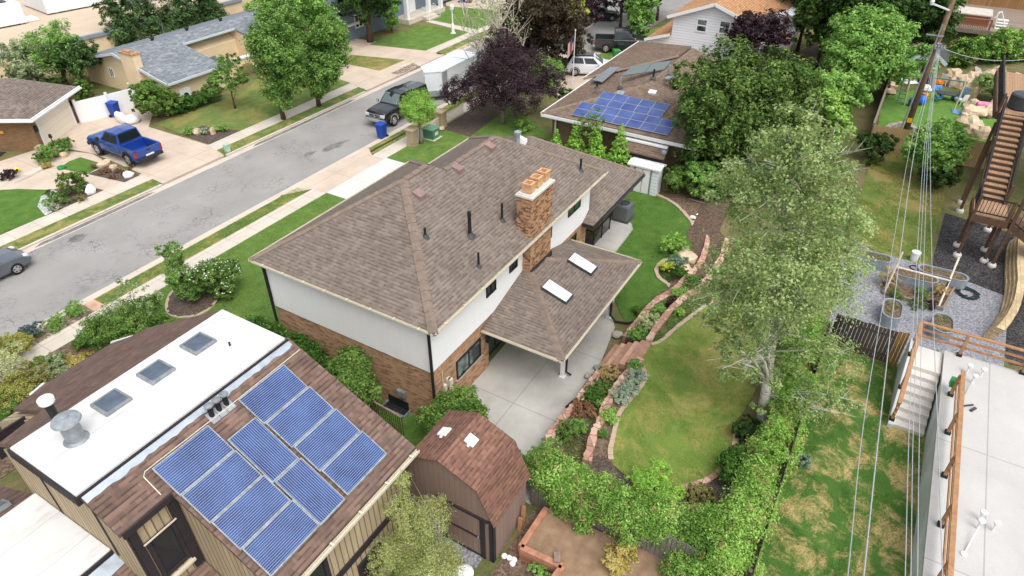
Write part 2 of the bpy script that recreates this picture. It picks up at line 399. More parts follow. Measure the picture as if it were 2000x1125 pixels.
M_['stone'] = plain('sandstone', hx('cdb79c'), .9, amt=.28, scale=2.2, bump=.5)
M_['stone_g'] = plain('grey_stone', hx('a89f95'), .9, amt=.25, scale=3, bump=.5)
M_['redstone'] = NT('red_sandstone'); t = M_['redstone']; v = t.coord('Object')
vo = t.n('ShaderNodeTexVoronoi'); vo.inputs['Scale'].default_value = 3.2; t.l(v, vo.inputs['Vector']); s_ = t.n('ShaderNodeSeparateColor'); t.l(vo.outputs['Color'], s_.inputs[0])
c = t.ramp(s_.outputs[0], [(0, hx('a58070')), (.5, hx('bd9580')), (1, hx('d0b2a0'))]); e = t.n('ShaderNodeTexVoronoi', feature='DISTANCE_TO_EDGE'); e.inputs['Scale'].default_value = 3.2; t.l(v, e.inputs['Vector'])
c = t.mix(t.ramp(e.outputs[0], [(0, .8), (.06, 0)]), c, hx('5f463a')); t.bump(t.noise(v, 12, 4), .5, .03); M_['redstone'] = t.fin(c, .9)
M_['paverstone'] = plain('red_step_stone', hx('c39c86'), .9, amt=.2, scale=3, bump=.3)
M_['curbstone'] = concrete('tan_mow_kerb', hx('b8a48e'), None, .15)
M_['walk'] = concrete('pale_sidewalk', hx('c9bfb2'), (1.5, 1.25), .11, .25)
M_['drive'] = concrete('beige_driveway', hx('c6b5a4'), (3.2, 3.4), .12, .28)
M_['drive_w'] = concrete('white_driveway', hx('cfcdc7'), (3.2, 3.0), .06, .1)
M_['gutterpan'] = concrete('gutter_concrete', hx('c9bdb0'), (3, 50), .09, .2)
M_['patio'] = concrete('grey_patio', hx('aeaca6'), (4.2, 3.3), .16, .4)
M_['deckc'] = concrete('white_concrete', hx('bcbab7'), (5.2, 6.0), .07, .2)
M_['stairc'] = concrete('step_concrete', hx('d0cbc4'), None, .08, .1)
M_['wallc'] = concrete('form_concrete', hx('ccd1d2'), None, .2, .3)
t = NT('asphalt'); v = t.coord('Object')
c = t.ramp(t.noise(v, .35, 6, .6), [(.3, hx('8d8b88')), (.7, hx('9d9b98'))])
c = t.mix(.7, c, t.ramp(t.noise(v, 30, 3, .8), [(.3, .82), (.7, 1.15)]), 'MULTIPLY')
def _crack(scale, width, dist, lo, hi, amt, c):
    nv = t.n('ShaderNodeTexNoise'); nv.inputs['Scale'].default_value = 2.2; nv.inputs['Detail'].default_value = 4; t.l(v, nv.inputs['Vector'])
    mp = t.n('ShaderNodeMix', data_type='RGBA', blend_type='LINEAR_LIGHT'); mp.inputs[0].default_value = dist; t.l(v, mp.inputs[6]); t.l(nv.outputs['Color'], mp.inputs[7])
    e = t.n('ShaderNodeTexVoronoi', feature='DISTANCE_TO_EDGE'); e.inputs['Scale'].default_value = scale; t.l(mp.outputs[2], e.inputs['Vector'])
    ln = t.ramp(e.outputs[0], [(0, 1), (width*.5, 1), (width, 0)]); mk = t.ramp(t.noise(v, .38, 4, .6), [(lo, 0), (hi, amt)])
    return t.mix(t.math('MULTIPLY', ln, mk), c, hx('4f4e4d'))
c = _crack(.5, .008, .3, .45, .6, .6, c); c = _crack(2.6, .035, .14, .5, .62, .55, c)
c = t.mix(t.ramp(t.noise(v, .22, 5, .65), [(.6, 0), (.7, .45)]), c, hx('5c5a58'))
t.bump(t.noise(v, 40, 4), .3, .01); M_['asphalt'] = t.fin(c, .9)
M_['stain'] = plain('oil_darkened_asphalt', hx('777573'), .85, amt=.3, scale=2.5)
M_['lawn'] = grass('front_lawn_grass', hx('557530'), hx('72913e'), hx('a8a05c'), .45, .6, .58)
M_['lawn_lush'] = grass('lush_lawn_grass', hx('4a7129'), hx('668c38'), hx('8f9150'), .5, .45, .6)
M_['lawn_yel'] = grass('yellowed_lawn_grass', hx('67892f'), hx('879c42'), hx('b9a766'), .75, .45, .46)
M_['lawn_dry'] = grass('patchy_lawn_grass', hx('44702a'), hx('5f8735'), hx('d0b27e'), 1.0, 1.0, .475)
M_['lawn_far'] = grass('far_lawn_grass', hx('5f7838'), hx('788d48'), hx('a8955c'), .75, .35, .47)
M_['turf'] = grass('bright_turf', hx('5f8a35'), hx('719b42'), hx('87a055'), .3, .5, .6, .25)
M_['park'] = grass('verge_grass', hx('5a7233'), hx('768a45'), hx('b3a168'), .85, .8, .47)
M_['weeds'] = grass('weedy_yard', hx('55702c'), hx('7d8a40'), hx('b09566'), .85, .25, .47)
M_['soil'] = gravel('brown_soil', [hx('5c4c40'), hx('7a6656'), hx('8c7866')], 14, .6)
M_['mulch'] = gravel('dark_mulch', [hx('54483f'), hx('6d5f55'), hx('85776c')], 22)
M_['dirt'] = plain('bare_dirt', hx('8d745d'), .95, amt=.25, scale=2.5, bump=.5)
M_['rockmulch'] = gravel('river_rock', [hx('8a7868'), hx('b09a86'), hx('cfc0ae'), hx('6f6055')], 7)
M_['gravel'] = gravel('blue_grey_gravel', [hx('7d7e86'), hx('9b9ba2'), hx('b4b2b6')], 16, .7)
M_['blackgravel'] = gravel('charcoal_gravel', [hx('2e2c2d'), hx('474546'), hx('6a6868')], 16)
M_['whitestone'] = gravel('white_pebbles', [hx('cfcfcc'), hx('f0f0ee'), hx('b9b9b4')], 9)
M_['yard'] = grass('yard_ground', hx('5d6b35'), hx('75764a'), hx('8f7c5e'), .8, .4, .45)
# ================================================================ camera, light
cam = bpy.data.cameras.new('camera'); co = bpy.data.objects.new('camera', cam); COL.objects.link(co)
cam.sensor_fit = 'HORIZONTAL'; cam.sensor_width = 36; cam.lens = 36*FPX/2000; cam.clip_end = 2000; cam.clip_start = .1
rot = Matrix((_rt, _U, -_F)).transposed(); co.matrix_world = Matrix.Translation((0,0,CAMH)) @ rot.to_4x4(); SC.camera = co
w = bpy.data.worlds.new('World'); SC.world = w; w.use_nodes = True; nt = w.node_tree
SUN_EL, SUN_AZ = R(60), R(-122)      # azimuth measured from +X towards +Y
sky = nt.nodes.new('ShaderNodeTexSky'); sky.sky_type = 'NISHITA'; sky.sun_disc = False; sky.sun_elevation = SUN_EL
sky.sun_rotation = R(90)-SUN_AZ; sky.air_density = 1.0; sky.dust_density = 4.0; sky.ozone_density = 1.0
hs = nt.nodes.new('ShaderNodeHueSaturation'); hs.inputs['Saturation'].default_value = .3
nt.links.new(sky.outputs[0], hs.inputs['Color']); nt.links.new(hs.outputs[0], nt.nodes['Background'].inputs['Color']); nt.nodes['Background'].inputs['Strength'].default_value = .15
sl = bpy.data.lights.new('sun', 'SUN'); sl.energy = .7; sl.angle = R(45); sl.color = (1, .97, .92); so = bpy.data.objects.new('sun', sl); COL.objects.link(so)
sd = Vector((math.cos(SUN_EL)*math.cos(SUN_AZ), math.cos(SUN_EL)*math.sin(SUN_AZ), math.sin(SUN_EL))); so.rotation_euler = sd.to_track_quat('Z', 'Y').to_euler(); so.location = (0,0,60)
SC.view_settings.view_transform = 'Standard'; SC.view_settings.look = 'None'; SC.view_settings.gamma = 1; SC.view_settings.exposure = 0.74
# ================================================================ setting
sheet('ground', rect(-60,-160,330,320), -.2, M_['yard'], .5)
sheet('road', rect(-40,31.9,400,38.75), -.1, M_['asphalt'], .2)
rr = random.Random(12)
for px_, py_, a_, b_ in ((650,287,1.5,.42),(605,300,.6,.3),(150,465,.7,.4)):
    q = at(px_,py_,-.1); sheet('road_stain', [(q.x+a_*math.cos(k*.42)*rr.uniform(.55,1.2), q.y+b_*math.sin(k*.42)*rr.uniform(.55,1.2)) for k in range(15)], -.096, M_['stain'], .02)
for x0_, x1_ in ((13.5,21.2),(29,40),(3,9)):
    sheet('gutter_dirt', [(x0_,38.66),(x0_+1,38.58),((x0_+x1_)/2,38.55),(x1_-1,38.6),(x1_,38.7),(x1_-.5,38.9),(x0_+.5,38.9)], -.081, M_['stain'], .02)
sheet('gutter', rect(-40,31.4,400,31.9), -.085, M_['gutterpan'], .2); sheet('gutter', rect(-40,38.5,400,39.0), -.085, M_['gutterpan'], .2)
sheet('ground', rect(-40,6.6,58,31.3), -.012, M_['yard'], .3); sheet('ground', rect(58,6.6,330,24), -.012, M_['yard'], .3); sheet('ground', rect(-40,39.2,330,300), -.012, M_['yard'], .3)
for y0, y1 in ((31.28,31.46),(38.95,39.15)):
    # kerbs broken where the driveways drop
    segs = [(-40,24.6),(33.0,120)] if y0 < 35 else [(-40,21.9),(27.0,41.6),(53.4,120)]
    for a, b in segs: sheet('kerb', rect(a,y0,b,y1), .02, M_['gutterpan'], .2)
def verge(x0, x1, y0, y1, r0, r1, m):
    P = []
    for cx, cy, a0, rr in ((x0,y0,180,r0),(x1,y0,270,r1),(x1,y1,0,r1),(x0,y1,90,r0)):
        if rr == 0: P.append((cx,cy)); continue
        ox = cx+rr*(1 if a0 in (180,90) else -1); oy = cy+min(rr,.55)*(1 if a0 in (180,270) else -1)
        for k in range(6):
            t_ = R(a0+90*k/5); P.append((ox+rr*math.cos(t_), oy+min(rr,.55)*math.sin(t_)))
    sheet('verge', P, .018, m, .12)
sheet('sidewalk', rect(-40,29.2,60,30.32), .012, M_['walk'], .1); sheet('sidewalk', rect(-40,40.25,120,41.5), .012, M_['walk'], .1)
verge(-40,22.2,39.15,40.25,0,.6,M_['park']); verge(26.7,42.0,39.15,40.25,.6,.6,M_['park']); verge(53.0,62.5,39.15,40.25,.6,0,M_['park'])
verge(12.3,26.3,30.32,31.28,0,.8,M_['park']); verge(32.2,58,30.32,31.28,.6,0,M_['park'])
sheet('gravel_bed', rect(-40,30.32,11.75,31.28), .012, M_['rockmulch'], .1); sheet('path', rect(11.75,30.32,12.3,31.28), .02, M_['paverstone'], .1)
# near side driveway and lawns
sheet('driveway', [(24.7,31.4),(33.0,31.4),(32.1,30.3),(32.1,29.25),(26.4,29.25),(26.4,30.3)], .02, M_['drive'], .2)
sheet('driveway', rect(26.45,20.5,32.3,29.22), .016, M_['drive_w'], .1)
sheet('lawn', [(10.0,22.5),(14.4,21.0),(26.4,21.0),(26.4,29.18),(10.0,29.18)], .02, M_['lawn'], .1)
sheet('lawn', [(32.35,19.5),(40,19.5),(44,25),(46,29.15),(32.35,29.15)], .02, M_['lawn'], .1)
sheet('garden_bed', [(38.2,26.2),(44.5,26.8),(48,29.1),(38.4,29.1)], .03, M_['mulch'], .1)
sheet('driveway', [(47,15),(58,14),(63,26),(60,29.2),(50,29.2)], .02, M_['drive'], .1)
sheet('road', [(59,26.5),(100,24.5),(100,33),(59,32)], -.0, M_['asphalt'], .2)
sheet('lawn', [(57.5,21),(66,20),(72,25),(60.5,26.4)], .03, M_['lawn'], .1)
sheet('lawn', [(68,26),(100,18),(100,10),(66,12)], .02, M_['lawn_far'], .1)
# far side
sheet('driveway', [(22.0,39.1),(26.9,39.1),(27.5,41.5),(27.4,48),(31,52),(30.5,55.5),(25.6,53.6),(21.7,51.1),(22.5,47),(22.2,41.4)], .02, M_['drive'], .2)
sheet('courtyard', [(13,52),(21.2,51.2),(22.4,47.2),(22.0,44.5),(22.0,41.45),(19,41.45),(18.3,44),(15.5,47.5),(10,48)], .016, M_['drive'], .1)
sheet('lawn', A2([(-40,372),(0,371),(35,369),(104,371),(85,383),(74,400),(87,422),(0,456),(-40,475)], .02), .024, M_['lawn_lush'], .1)
sheet('garden_bed', A2([(104,370),(150,360),(203,371),(88,422),(74,402),(80,386)], .02), .02, M_['mulch'], .1)
sheet('gravel_bed', A2([(104,370),(112,374),(95,386),(92,400),(102,414),(88,421),(73,403),(80,384)], .03), .035, M_['whitestone'], .08)
sheet('lawn', A2([(115,329),(135,315),(157,307),(205,321),(171,340)], .02), .024, M_['lawn_lush'], .1)
sheet('garden_bed', A2([(172,340),(211,322),(273,342),(243,356)], .02), .026, M_['mulch'], .1)
sheet('lawn', [(27.8,41.5),(42.5,41.5),(43.2,46),(41,50),(36,48.2),(33,48.6),(28,48.3)], .024, M_['lawn_far'], .1)
sheet('garden_bed', A2([(357,264),(395,245),(470,255),(411,281)], .02), .03, M_['mulch'], .1)
sheet('garden_bed', A2([(296,243),(340,215),(440,190),(425,198),(340,228)], .02), .03, M_['soil'], .1)
sheet('driveway', [(41.8,39.1),(53.2,39.1),(53.4,41.5),(52.9,52.4),(49,56),(43.5,52),(43.2,46),(42.4,41.5)], .018, M_['drive'], .2)
sheet('lawn', A2([(673,124),(684,107),(791,117),(741,138)], .02), .03, M_['weeds'], .1)
sheet('lawn', A2([(721,87),(831,99),(915,63),(831,48),(780,62)], .02), .024, M_['lawn'], .1)
sheet('lawn', A2([(844,40),(929,57),(959,48),(962,19),(879,13)], .02), .024, M_['lawn'], .1)
sheet('path', A2([(831,42),(845,40),(933,58),(919,64)], .02), .03, M_['walk'], .1)
sheet('gravel_bed', A2([(764,143),(807,123),(821,130),(778,146)], .02), .03, M_['rockmulch'], .1)
sheet('driveway', A2([(872,12),(1000,25),(1000,-20),(860,-25)], .0), .02, M_['drive'], .1)
# back garden of the main house
sheet('patio', [(12.9,6.9),(12.9,11.3),(14.6,11.95),(27.7,12.3),(27.7,9.9),(26.2,9.2),(24.6,9.1),(23.4,8.3),(20.8,7.85),(18.9,7.9),(14.2,7.4)], .012, M_['patio'], .1)
lawn_low = A2([(1235,372),(1262,378),(1285,385),(1312,398),(1333,416),(1348,434),(1357,451),(1366,477),(1357,491),(1339,501),(1318,505),(1296,512),(1283,526),(1288,543),(1303,555),(1309,566),(1297,580),(1278,594),(1250,618),(1224,632),(1212,612),(1190,560),(1199,496),(1218,470),(1235,448),(1229,436),(1213,425),(1217,398)])
sheet('lawn', lawn_low, .03, M_['lawn_lush'], .1)
mb = MB(); ribbon(mb, [tuple(p) for p in smooth_path(A2([(1235,370),(1262,376),(1285,383),(1312,396),(1333,414),(1348,432),(1358,451),(1367,477),(1358,492),(1339,502),(1318,506),(1295,512),(1282,527),(1287,544),(1303,556),(1310,567),(1297,582),(1278,596),(1250,620)]), 4)], .2, -.1, .09, .15); mb.build('lawn_kerb', M_['curbstone'], struct=True)
sheet('path', A2([(1157,481),(1200,496),(1220,471),(1236,449),(1234,438),(1222,429),(1205,420),(1180,430)]), .034, M_['patio'], .1)
sheet('ground', A2([(1285,383),(1400,380),(1400,470),(1366,477),(1357,451),(1333,416)]), .004, M_['soil'], .1)
sheet('garden_bed', A2([(1283,527),(1296,512),(1339,501),(1366,478),(1384,470),(1384,500),(1312,577),(1303,556)]), .008, M_['mulch'], .1)
UPZ = .85
# stepped upper garden: two red stone walls, the middle bed, the upper yard
wall_lo_a = A2([(1064,880),(1083,847),(1100,825),(1120,803),(1149,763),(1172,733)], .2)
wall_lo_b = A2([(1221,666),(1236,648),(1253,627),(1277,598),(1312,577),(1339,550),(1355,536),(1372,510),(1384,462)], .2)
wall_hi_a = A2([(1146,905),(1150,888),(1160,850),(1173,825),(1181,801),(1197,771),(1221,737),(1251,704)], .85)
wall_hi_b = A2([(1266,668),(1288,635),(1320,598),(1346,578),(1371,562),(1408,507),(1420,470)], .85)
def stone_wall(path, z1, label):
    mb = MB(); ribbon(mb, [tuple(p[:2]) for p in smooth_path(path, 6)], .3, -.1, z1, .22); o = mb.build('stone_wall', M_['redstone'])
    tag(o, label, 'garden wall', 'red stone terrace walls'); return o
stone_wall(wall_lo_a, .5, 'low red stone terrace wall between the grey patio and the shrub bed')
stone_wall(wall_lo_b, .5, 'low red stone terrace wall beside the curved lower lawn and patio post')
stone_wall(wall_hi_a, 1.0, 'upper red stone terrace wall below the steps beside the bare soil strip')
stone_wall(wall_hi_b, 1.0, 'upper red stone terrace wall above the steps under the tall aspen')
sheet('terrace', [tuple(p) for p in wall_lo_a+[(20.9,6.9)]]+[tuple(p) for p in wall_hi_a[::-1]], .42, M_['soil'], .5)
sheet('terrace', [tuple(p) for p in wall_lo_b]+[tuple(p) for p in wall_hi_b[::-1]], .42, M_['soil'], .5)
up = [tuple(p) for p in wall_hi_a]+[(22.3,6.55)]+[tuple(p) for p in wall_hi_b]+[(33,6.4),(48,7.5),(60,7.5),(120,9),(120,-160),(12.95,-160),(12.95,6.0)]
sheet('terrace', up, UPZ, M_['yard'], 1.2)
bk = MB(); E0 = [tuple(p) for p in wall_hi_b[3:]]+[(33,6.4),(48,7.5),(60,7.5),(90,8.2)]
for p_, q_ in zip(E0, E0[1:]): bk.quad((*p_,UPZ-.02),(*q_,UPZ-.02),(q_[0],q_[1]+1.9,-.02),(p_[0],p_[1]+1.9,-.02))
bk.build('bank', M_['soil'], struct=True)
lp = A2([(1197,857),(1203,830),(1213,803),(1240,771),(1257,747),(1259,731),(1252,710),(1272,674),(1293,665),(1320,641),(1371,603),(1420,575),(1470,640),(1480,740),(1455,800),(1438,825),(1435,865),(1424,892),(1395,929),(1357,946),(1320,956),(1250,945),(1205,915),(1193,895)], UPZ)
sheet('lawn', [tuple(p[:2]) for p in smooth_path(lp, 4, True)], UPZ+.03, M_['lawn_yel'], .1)
kp = A2([(1320,958),(1357,948),(1395,931),(1424,893),(1436,865),(1439,825)], UPZ); mb = MB(); ribbon(mb, [tuple(p) for p in smooth_path(kp, 6)], .2, .5, UPZ+.1, .15); mb.build('lawn_kerb', M_['redstone'], struct=True)
kp = A2([(1193,900),(1192,880),(1197,857),(1203,830),(1213,803),(1240,771),(1257,747),(1259,731),(1251,712)], UPZ); mb = MB(); ribbon(mb, [tuple(p) for p in smooth_path(kp, 6)], .18, .5, UPZ+.08, .15); mb.build('lawn_kerb', M_['curbstone'], struct=True)
kp = A2([(1272,675),(1293,666),(1320,642),(1371,603),(1400,585)], UPZ); mb = MB(); ribbon(mb, [tuple(p) for p in smooth_path(kp, 6)], .16, .5, UPZ+.08, .15); mb.build('lawn_kerb', M_['curbstone'], struct=True)
sheet('garden_bed', A2([(1146,895),(1195,880),(1250,940),(1330,962),(1395,935),(1440,870),(1480,850),(1430,980),(1290,1000),(1146,925)], UPZ), UPZ+.008, M_['mulch'], .1)
sheet('garden_bed', A2([(1150,888),(1173,825),(1197,771),(1221,737),(1251,708),(1257,745),(1213,803),(1197,857),(1193,897)], UPZ), UPZ+.012, M_['soil'], .1)
# yards behind (right)
sheet('lawn', [(8,-4.75),(22.3,-4.75),(25.9,-3.1),(26.0,-.3),(20,-.35),(8,-.35)], UPZ+.02, M_['lawn_dry'], .1)
sheet('lawn', [(34.8,-3.6),(50,-4.2),(50.5,.6),(43,.4),(35.2,.2)], UPZ+.02, M_['weeds'], .1)
sheet('gravel_yard', [(26.2,-.3),(35.1,.25),(35.0,-3.4),(34,-7.2),(28,-7.0),(26.2,-4)], UPZ+.024, M_['gravel'], .1)
sheet('gravel_yard', [(34.2,-3.8),(41.5,-4.1),(40.5,-9),(29,-9),(28.6,-7.2),(33.8,-5.9)], UPZ+.018, M_['blackgravel'], .1)
sheet('lawn', A2([(1713,256),(1722,200),(1742,182),(1790,176),(1870,190),(1910,205),(1935,250),(1930,275)], UPZ), UPZ+.03, M_['turf'], .1)
sheet('lawn', A2([(1890,238),(1945,232),(1945,275),(1915,285)], UPZ), UPZ+.034, M_['turf'], .1)
# foreground bottom right: garden behind the shed
sheet('ground', rect(-10,-1,13.0,6.7), .01, M_['soil'], .2)
# side yard between the two houses and the beds in front of the near house
sheet('lawn', rect(10.4,11.2,14.2,22.4), .012, M_['lawn_lush'], .1)
sheet('garden_bed', rect(-10,24,12.5,29.18), .016, M_['soil'], .1)
sheet('garden_bed', A2([(326,612),(331,580),(352,560),(395,545),(450,560),(440,578),(415,600),(380,618),(345,620)]), .075, M_['mulch'], .1)
mb = MB(); ribbon(mb, [tuple(p) for p in smooth_path(A2([(440,566),(426,585),(408,605),(380,618),(345,620),(327,608),(331,580),(348,562)]), 5)], .14, -.1, .07, .1); mb.build('lawn_kerb', M_['curbstone'], struct=True)
# ================================================================ houses
def onX(x, y, X):
    d = _F*FPX + _rt*(x-1000) - _U*(y-562.5); return Vector((0,0,CAMH)) + d*(X/d.x)
def onY(x, y, Y):
    d = _F*FPX + _rt*(x-1000) - _U*(y-562.5); return Vector((0,0,CAMH)) + d*(Y/d.y)
def onP(x, y, p0, n):
    d = _F*FPX + _rt*(x-1000) - _U*(y-562.5); o = Vector((0,0,CAMH)); n = Vector(n); return o + d*((Vector(p0)-o).dot(n)/d.dot(n))
def slab(mb, polys, th=.1):
    "roof faces with a little thickness: top, underside and closing edges"
    for P in polys:
        P = [Vector(p) for p in P]
        n = (P[1]-P[0]).cross(P[2]-P[0])
        if n.z < 0: P = P[::-1]
        m = len(P); v = P + [p-Vector((0,0,th)) for p in P]
        mb.add(v, [tuple(range(m)), tuple(range(2*m-1, m-1, -1))] + [(i, m+i, m+(i+1)%m, (i+1)%m) for i in range(m)])
    return mb
def gutter(mb, p, q, out, w=.09, h=.08):
    "open gutter along p-q: back, floor, lip; out = outward unit vector"
    p, q, o = Vector(p), Vector(q), Vector(out); z = Vector((0,0,1))
    for a, b, z0, z1 in ((.0,.012,-h,-.01),(.012,w-.02,-h,-h+.012),(w-.02,w,-h,.004)):
        c = [e+o*d+z*k for k in (z0,z1) for e, d in ((p,a),(q,a),(q,b),(p,b))]
        mb.add(c, [(3,2,1,0),(4,5,6,7),(0,1,5,4),(1,2,6,5),(2,3,7,6),(3,0,4,7)])
    return mb
def caps(mb, p, q, w=.3, seg=.42, t=.035):
    "ridge shingles laid one over the next along p-q"
    p, q = Vector(p), Vector(q); d = q-p; n = max(1, int(d.length/seg)); a = d.cross(Vector((0,0,1))).normalized()*w/2
    u = a.cross(d).normalized()
    if u.z < 0: u = -u
    for k in range(n):
        s = p+d*(k/n); e = p+d*((k+1)/n); s2 = s+u*(t+.02); e2 = e+u*t
        dz = Vector((0,0,-.07))
        mb.add([s2+a*1.02+dz*1, s2, s2-a*1.02+dz, e2+a+dz, e2, e2-a+dz, s+a+dz*1.2, s-a+dz*1.2, e+a+dz*1.2, e-a+dz*1.2],
               [(0,1,4,3),(1,2,5,4),(0,3,8,6),(2,7,9,5),(0,6,7,2,1)])
    return mb
# ---------------------------------------------------------------- the main house
H = thing('two_storey_house', 'two-storey tan brick and white stucco house with a brown hipped roof in the middle', 'house', (20.5,15.5,0))
S_ = .61; ZE = 5.1; RY = 15.955; ZR = ZE+S_*4.515; ZR2 = ZE+S_*4.01
b = MB(); b.box(14.3,11.96,-.2,18.2,20.0,2.76); b.box(18.2,12.35,-.2,20.4,20.0,2.76); b.box(20.4,11.96,-.2,27.62,19.3,2.76)
b.box(24.6,12.0,0,27.6,19.0,2.76); b.box(18.2,11.96,2.1,20.4,12.35,2.76); bw = b.build('brick_wall', M_['brick'], H)
b = MB(); b.box(14.24,11.9,2.76,24.2,20.02,5.02); b.box(24.2,11.9,2.76,27.66,19.1,5.02); ww = b.build('stucco_wall', M_['white'], H)
for a_ in (14.3,23.4): b = MB(); b.box(a_,11.925,2.5,a_+(3.9 if a_ < 20 else 4.2),11.957,2.757); b.build('brick_course', M_['soldier'], H)
b = MB(); b.box(27.62,13.3,-.2,33.1,20.3,2.7); b.build('brick_wall', M_['brick'], H)
rf = MB(); zl = 5.1+S_*(24.5-20.49)
slab(rf, [[(13.97,11.44,ZE),(28.45,11.44,ZE),(24.44,15.45,ZR2),(20.49,15.45,ZR2),(19.985,RY,ZR),(18.485,RY,ZR)],
 [(13.97,20.47,ZE),(13.97,11.44,ZE),(18.485,RY,ZR)], [(24.5,20.47,ZE),(13.97,20.47,ZE),(18.485,RY,ZR),(19.985,RY,ZR)],
 [(24.5,20.47,ZE),(19.985,RY,ZR),(20.49,15.45,ZR2),(24.5,19.46,ZE)], [(24.5,19.46,ZE),(20.49,15.45,ZR2),(24.44,15.45,ZR2),(28.45,19.46,ZE)],
 [(28.45,11.44,ZE),(28.45,19.46,ZE),(24.44,15.45,ZR2)]], .09)
rf = rf.build('roof', M_['roof_main'], H)
b = MB(); b.box(14.0,11.47,4.9,28.4,19.44,5.0); b.box(14.0,19.44,4.9,24.45,20.44,5.0); b.build('soffit', M_['cream'], H)
for P_, Q_, W_ in (((13.97,11.44,ZE),(18.485,RY,ZR),.34),((18.485,RY,ZR),(19.985,RY,ZR),.3),((13.97,20.47,ZE),(18.485,RY,ZR),.3),((20.49,15.45,ZR2),(24.44,15.45,ZR2),.3),((24.5,20.47,ZE),(19.985,RY,ZR),.3),((28.45,11.44,ZE),(24.44,15.45,ZR2),.24),((28.45,19.46,ZE),(24.44,15.45,ZR2),.3),): b = MB(); caps(b,P_,Q_,W_); b.build('ridge_cap', M_['cap'], rf)
b = MB(); gutter(b,(13.97,11.44,ZE),(28.45,11.44,ZE),(0,-1,0)); gutter(b,(13.97,11.44,ZE),(13.97,20.47,ZE),(-1,0,0)); gutter(b,(13.97,20.47,ZE),(24.5,20.47,ZE),(0,1,0)); gutter(b,(24.5,19.46,ZE),(28.45,19.46,ZE),(0,1,0))
for k in range(12): b.box(14.6+k*1.2,11.31,5.09,14.64+k*1.2,11.44,5.115)
for k in range(8): b.box(13.84,12+k*1.1,5.09,13.97,12.04+k*1.1,5.115)
b.build('gutter', M_['cream'], H)
# lower wing on the right
rf3 = MB(); slab(rf3, [[(26.95,11.3,2.79),(33.75,11.3,2.79),(28.9,16.15,5.75),(27.68,16.15,5.75),(27.68,11.98,3.2)],[(33.75,11.3,2.79),(33.75,21,2.79),(28.9,16.15,5.75)],[(33.75,21,2.79),(27.68,21,2.79),(27.68,16.15,5.75),(28.9,16.15,5.75)],[(26.95,11.3,2.79),(27.6,11.87,3.17),(26.95,11.87,2.79)]], .16)
rf3 = rf3.build('roof', M_['roof_main'], H)
for P_, Q_, W_ in (((33.75,11.3,2.79),(28.9,16.15,5.75),.24),): b = MB(); caps(b,P_,Q_,W_); b.build('ridge_cap', M_['cap'], rf3)
b = MB(); b.box(26.93,11.24,2.6,33.7,11.297,2.78); b.box(26.9,11.24,2.6,26.94,11.86,2.78); b.build('fascia', M_['trimdark'], H)
b = MB(); gutter(b,(28.0,11.24,2.77),(33.6,11.24,2.77),(0,-1,0)); b.build('gutter', M_['darkgrey'], H)
# covered patio
PX = lambda y: 2.5+.294*(y-8.2)
rfp = MB(); slab(rfp, [[(17.6,8.2,2.5),(25.6,8.2,2.5),(21.84,11.89,3.585),(21.36,11.89,3.585)],[(17.6,11.89,2.5),(17.6,8.2,2.5),(21.36,11.89,3.585)],[(25.6,8.2,2.5),(25.6,11.89,2.5),(21.84,11.89,3.585)]], .1)
rfp = rfp.build('patio_roof', M_['roof_main'], H)
for P_, Q_, W_ in (((17.6,8.2,2.5),(21.36,11.89,3.585),.32),((25.6,8.2,2.5),(21.84,11.89,3.585),.32),): b = MB(); caps(b,P_,Q_,W_); b.build('ridge_cap', M_['cap'], rfp)
b = MB(); gutter(b,(17.6,8.2,2.5),(25.6,8.2,2.5),(0,-1,0)); gutter(b,(17.6,8.2,2.5),(17.6,11.86,2.5),(-1,0,0)); gutter(b,(25.6,8.2,2.5),(25.6,11.86,2.5),(1,0,0))
b.box(17.66,8.25,2.3,25.54,11.85,2.39); b.build('gutter', M_['cream'], H)
for px_, py_ in ((19.2,8.9),(23.95,8.85)):
    b = MB(); b.box(px_-.07,py_-.07,0,px_+.07,py_+.07,2.3); b.box(px_-.12,py_-.12,0.013,px_+.12,py_+.12,.08); b.build('post', M_['whitemetal'], H)
b = MB(); b.tube([(19.02,8.2,2.4),(19.3,8.78,2.2),(19.32,8.78,.25),(19.42,8.6,.08)],.045,8); b.build('downspout', M_['black'], H)
b = MB(); b.tube([(23.8,8.2,2.4),(23.8,8.74,2.2),(23.8,8.74,.3),(23.72,8.4,.1),(23.9,7.9,.09),(24.4,7.45,.09),(24.9,7.3,.1)],.06,8); b.build('downspout', M_['black'], H)
for x0 in (20.37,22.8):
    y0, y1 = 9.45, 10.66; z = PX
    b = MB(); b.add([(x0,y0,z(y0)-.02),(x0+.68,y0,z(y0)-.02),(x0+.68,y1,z(y1)-.02),(x0,y1,z(y1)-.02),(x0,y0,z(y0)+.13),(x0+.68,y0,z(y0)+.13),(x0+.68,y1,z(y1)+.13),(x0,y1,z(y1)+.13)],[(4,5,6,7),(0,1,5,4),(1,2,6,5),(2,3,7,6),(3,0,4,7)])
    k = b.build('skylight', M_['darkgrey'], H)
    b = MB(); q = .035; b.add([(x0+q,y0+q,z(y0)+.134),(x0+.68-q,y0+q,z(y0)+.134),(x0+.68-q,y1-q,z(y1)+.134),(x0+q,y1-q,z(y1)+.134),(x0+q+.03,y0+q+.03,z(y0)+.18),(x0+.65-q,y0+q+.03,z(y0)+.18),(x0+.65-q,y1-q-.03,z(y1)+.18),(x0+q+.03,y1-q-.03,z(y1)+.18)],[(4,5,6,7),(0,1,5,4),(1,2,6,5),(2,3,7,6),(3,0,4,7)]); b.build('lens', M_['white_lens'], k)
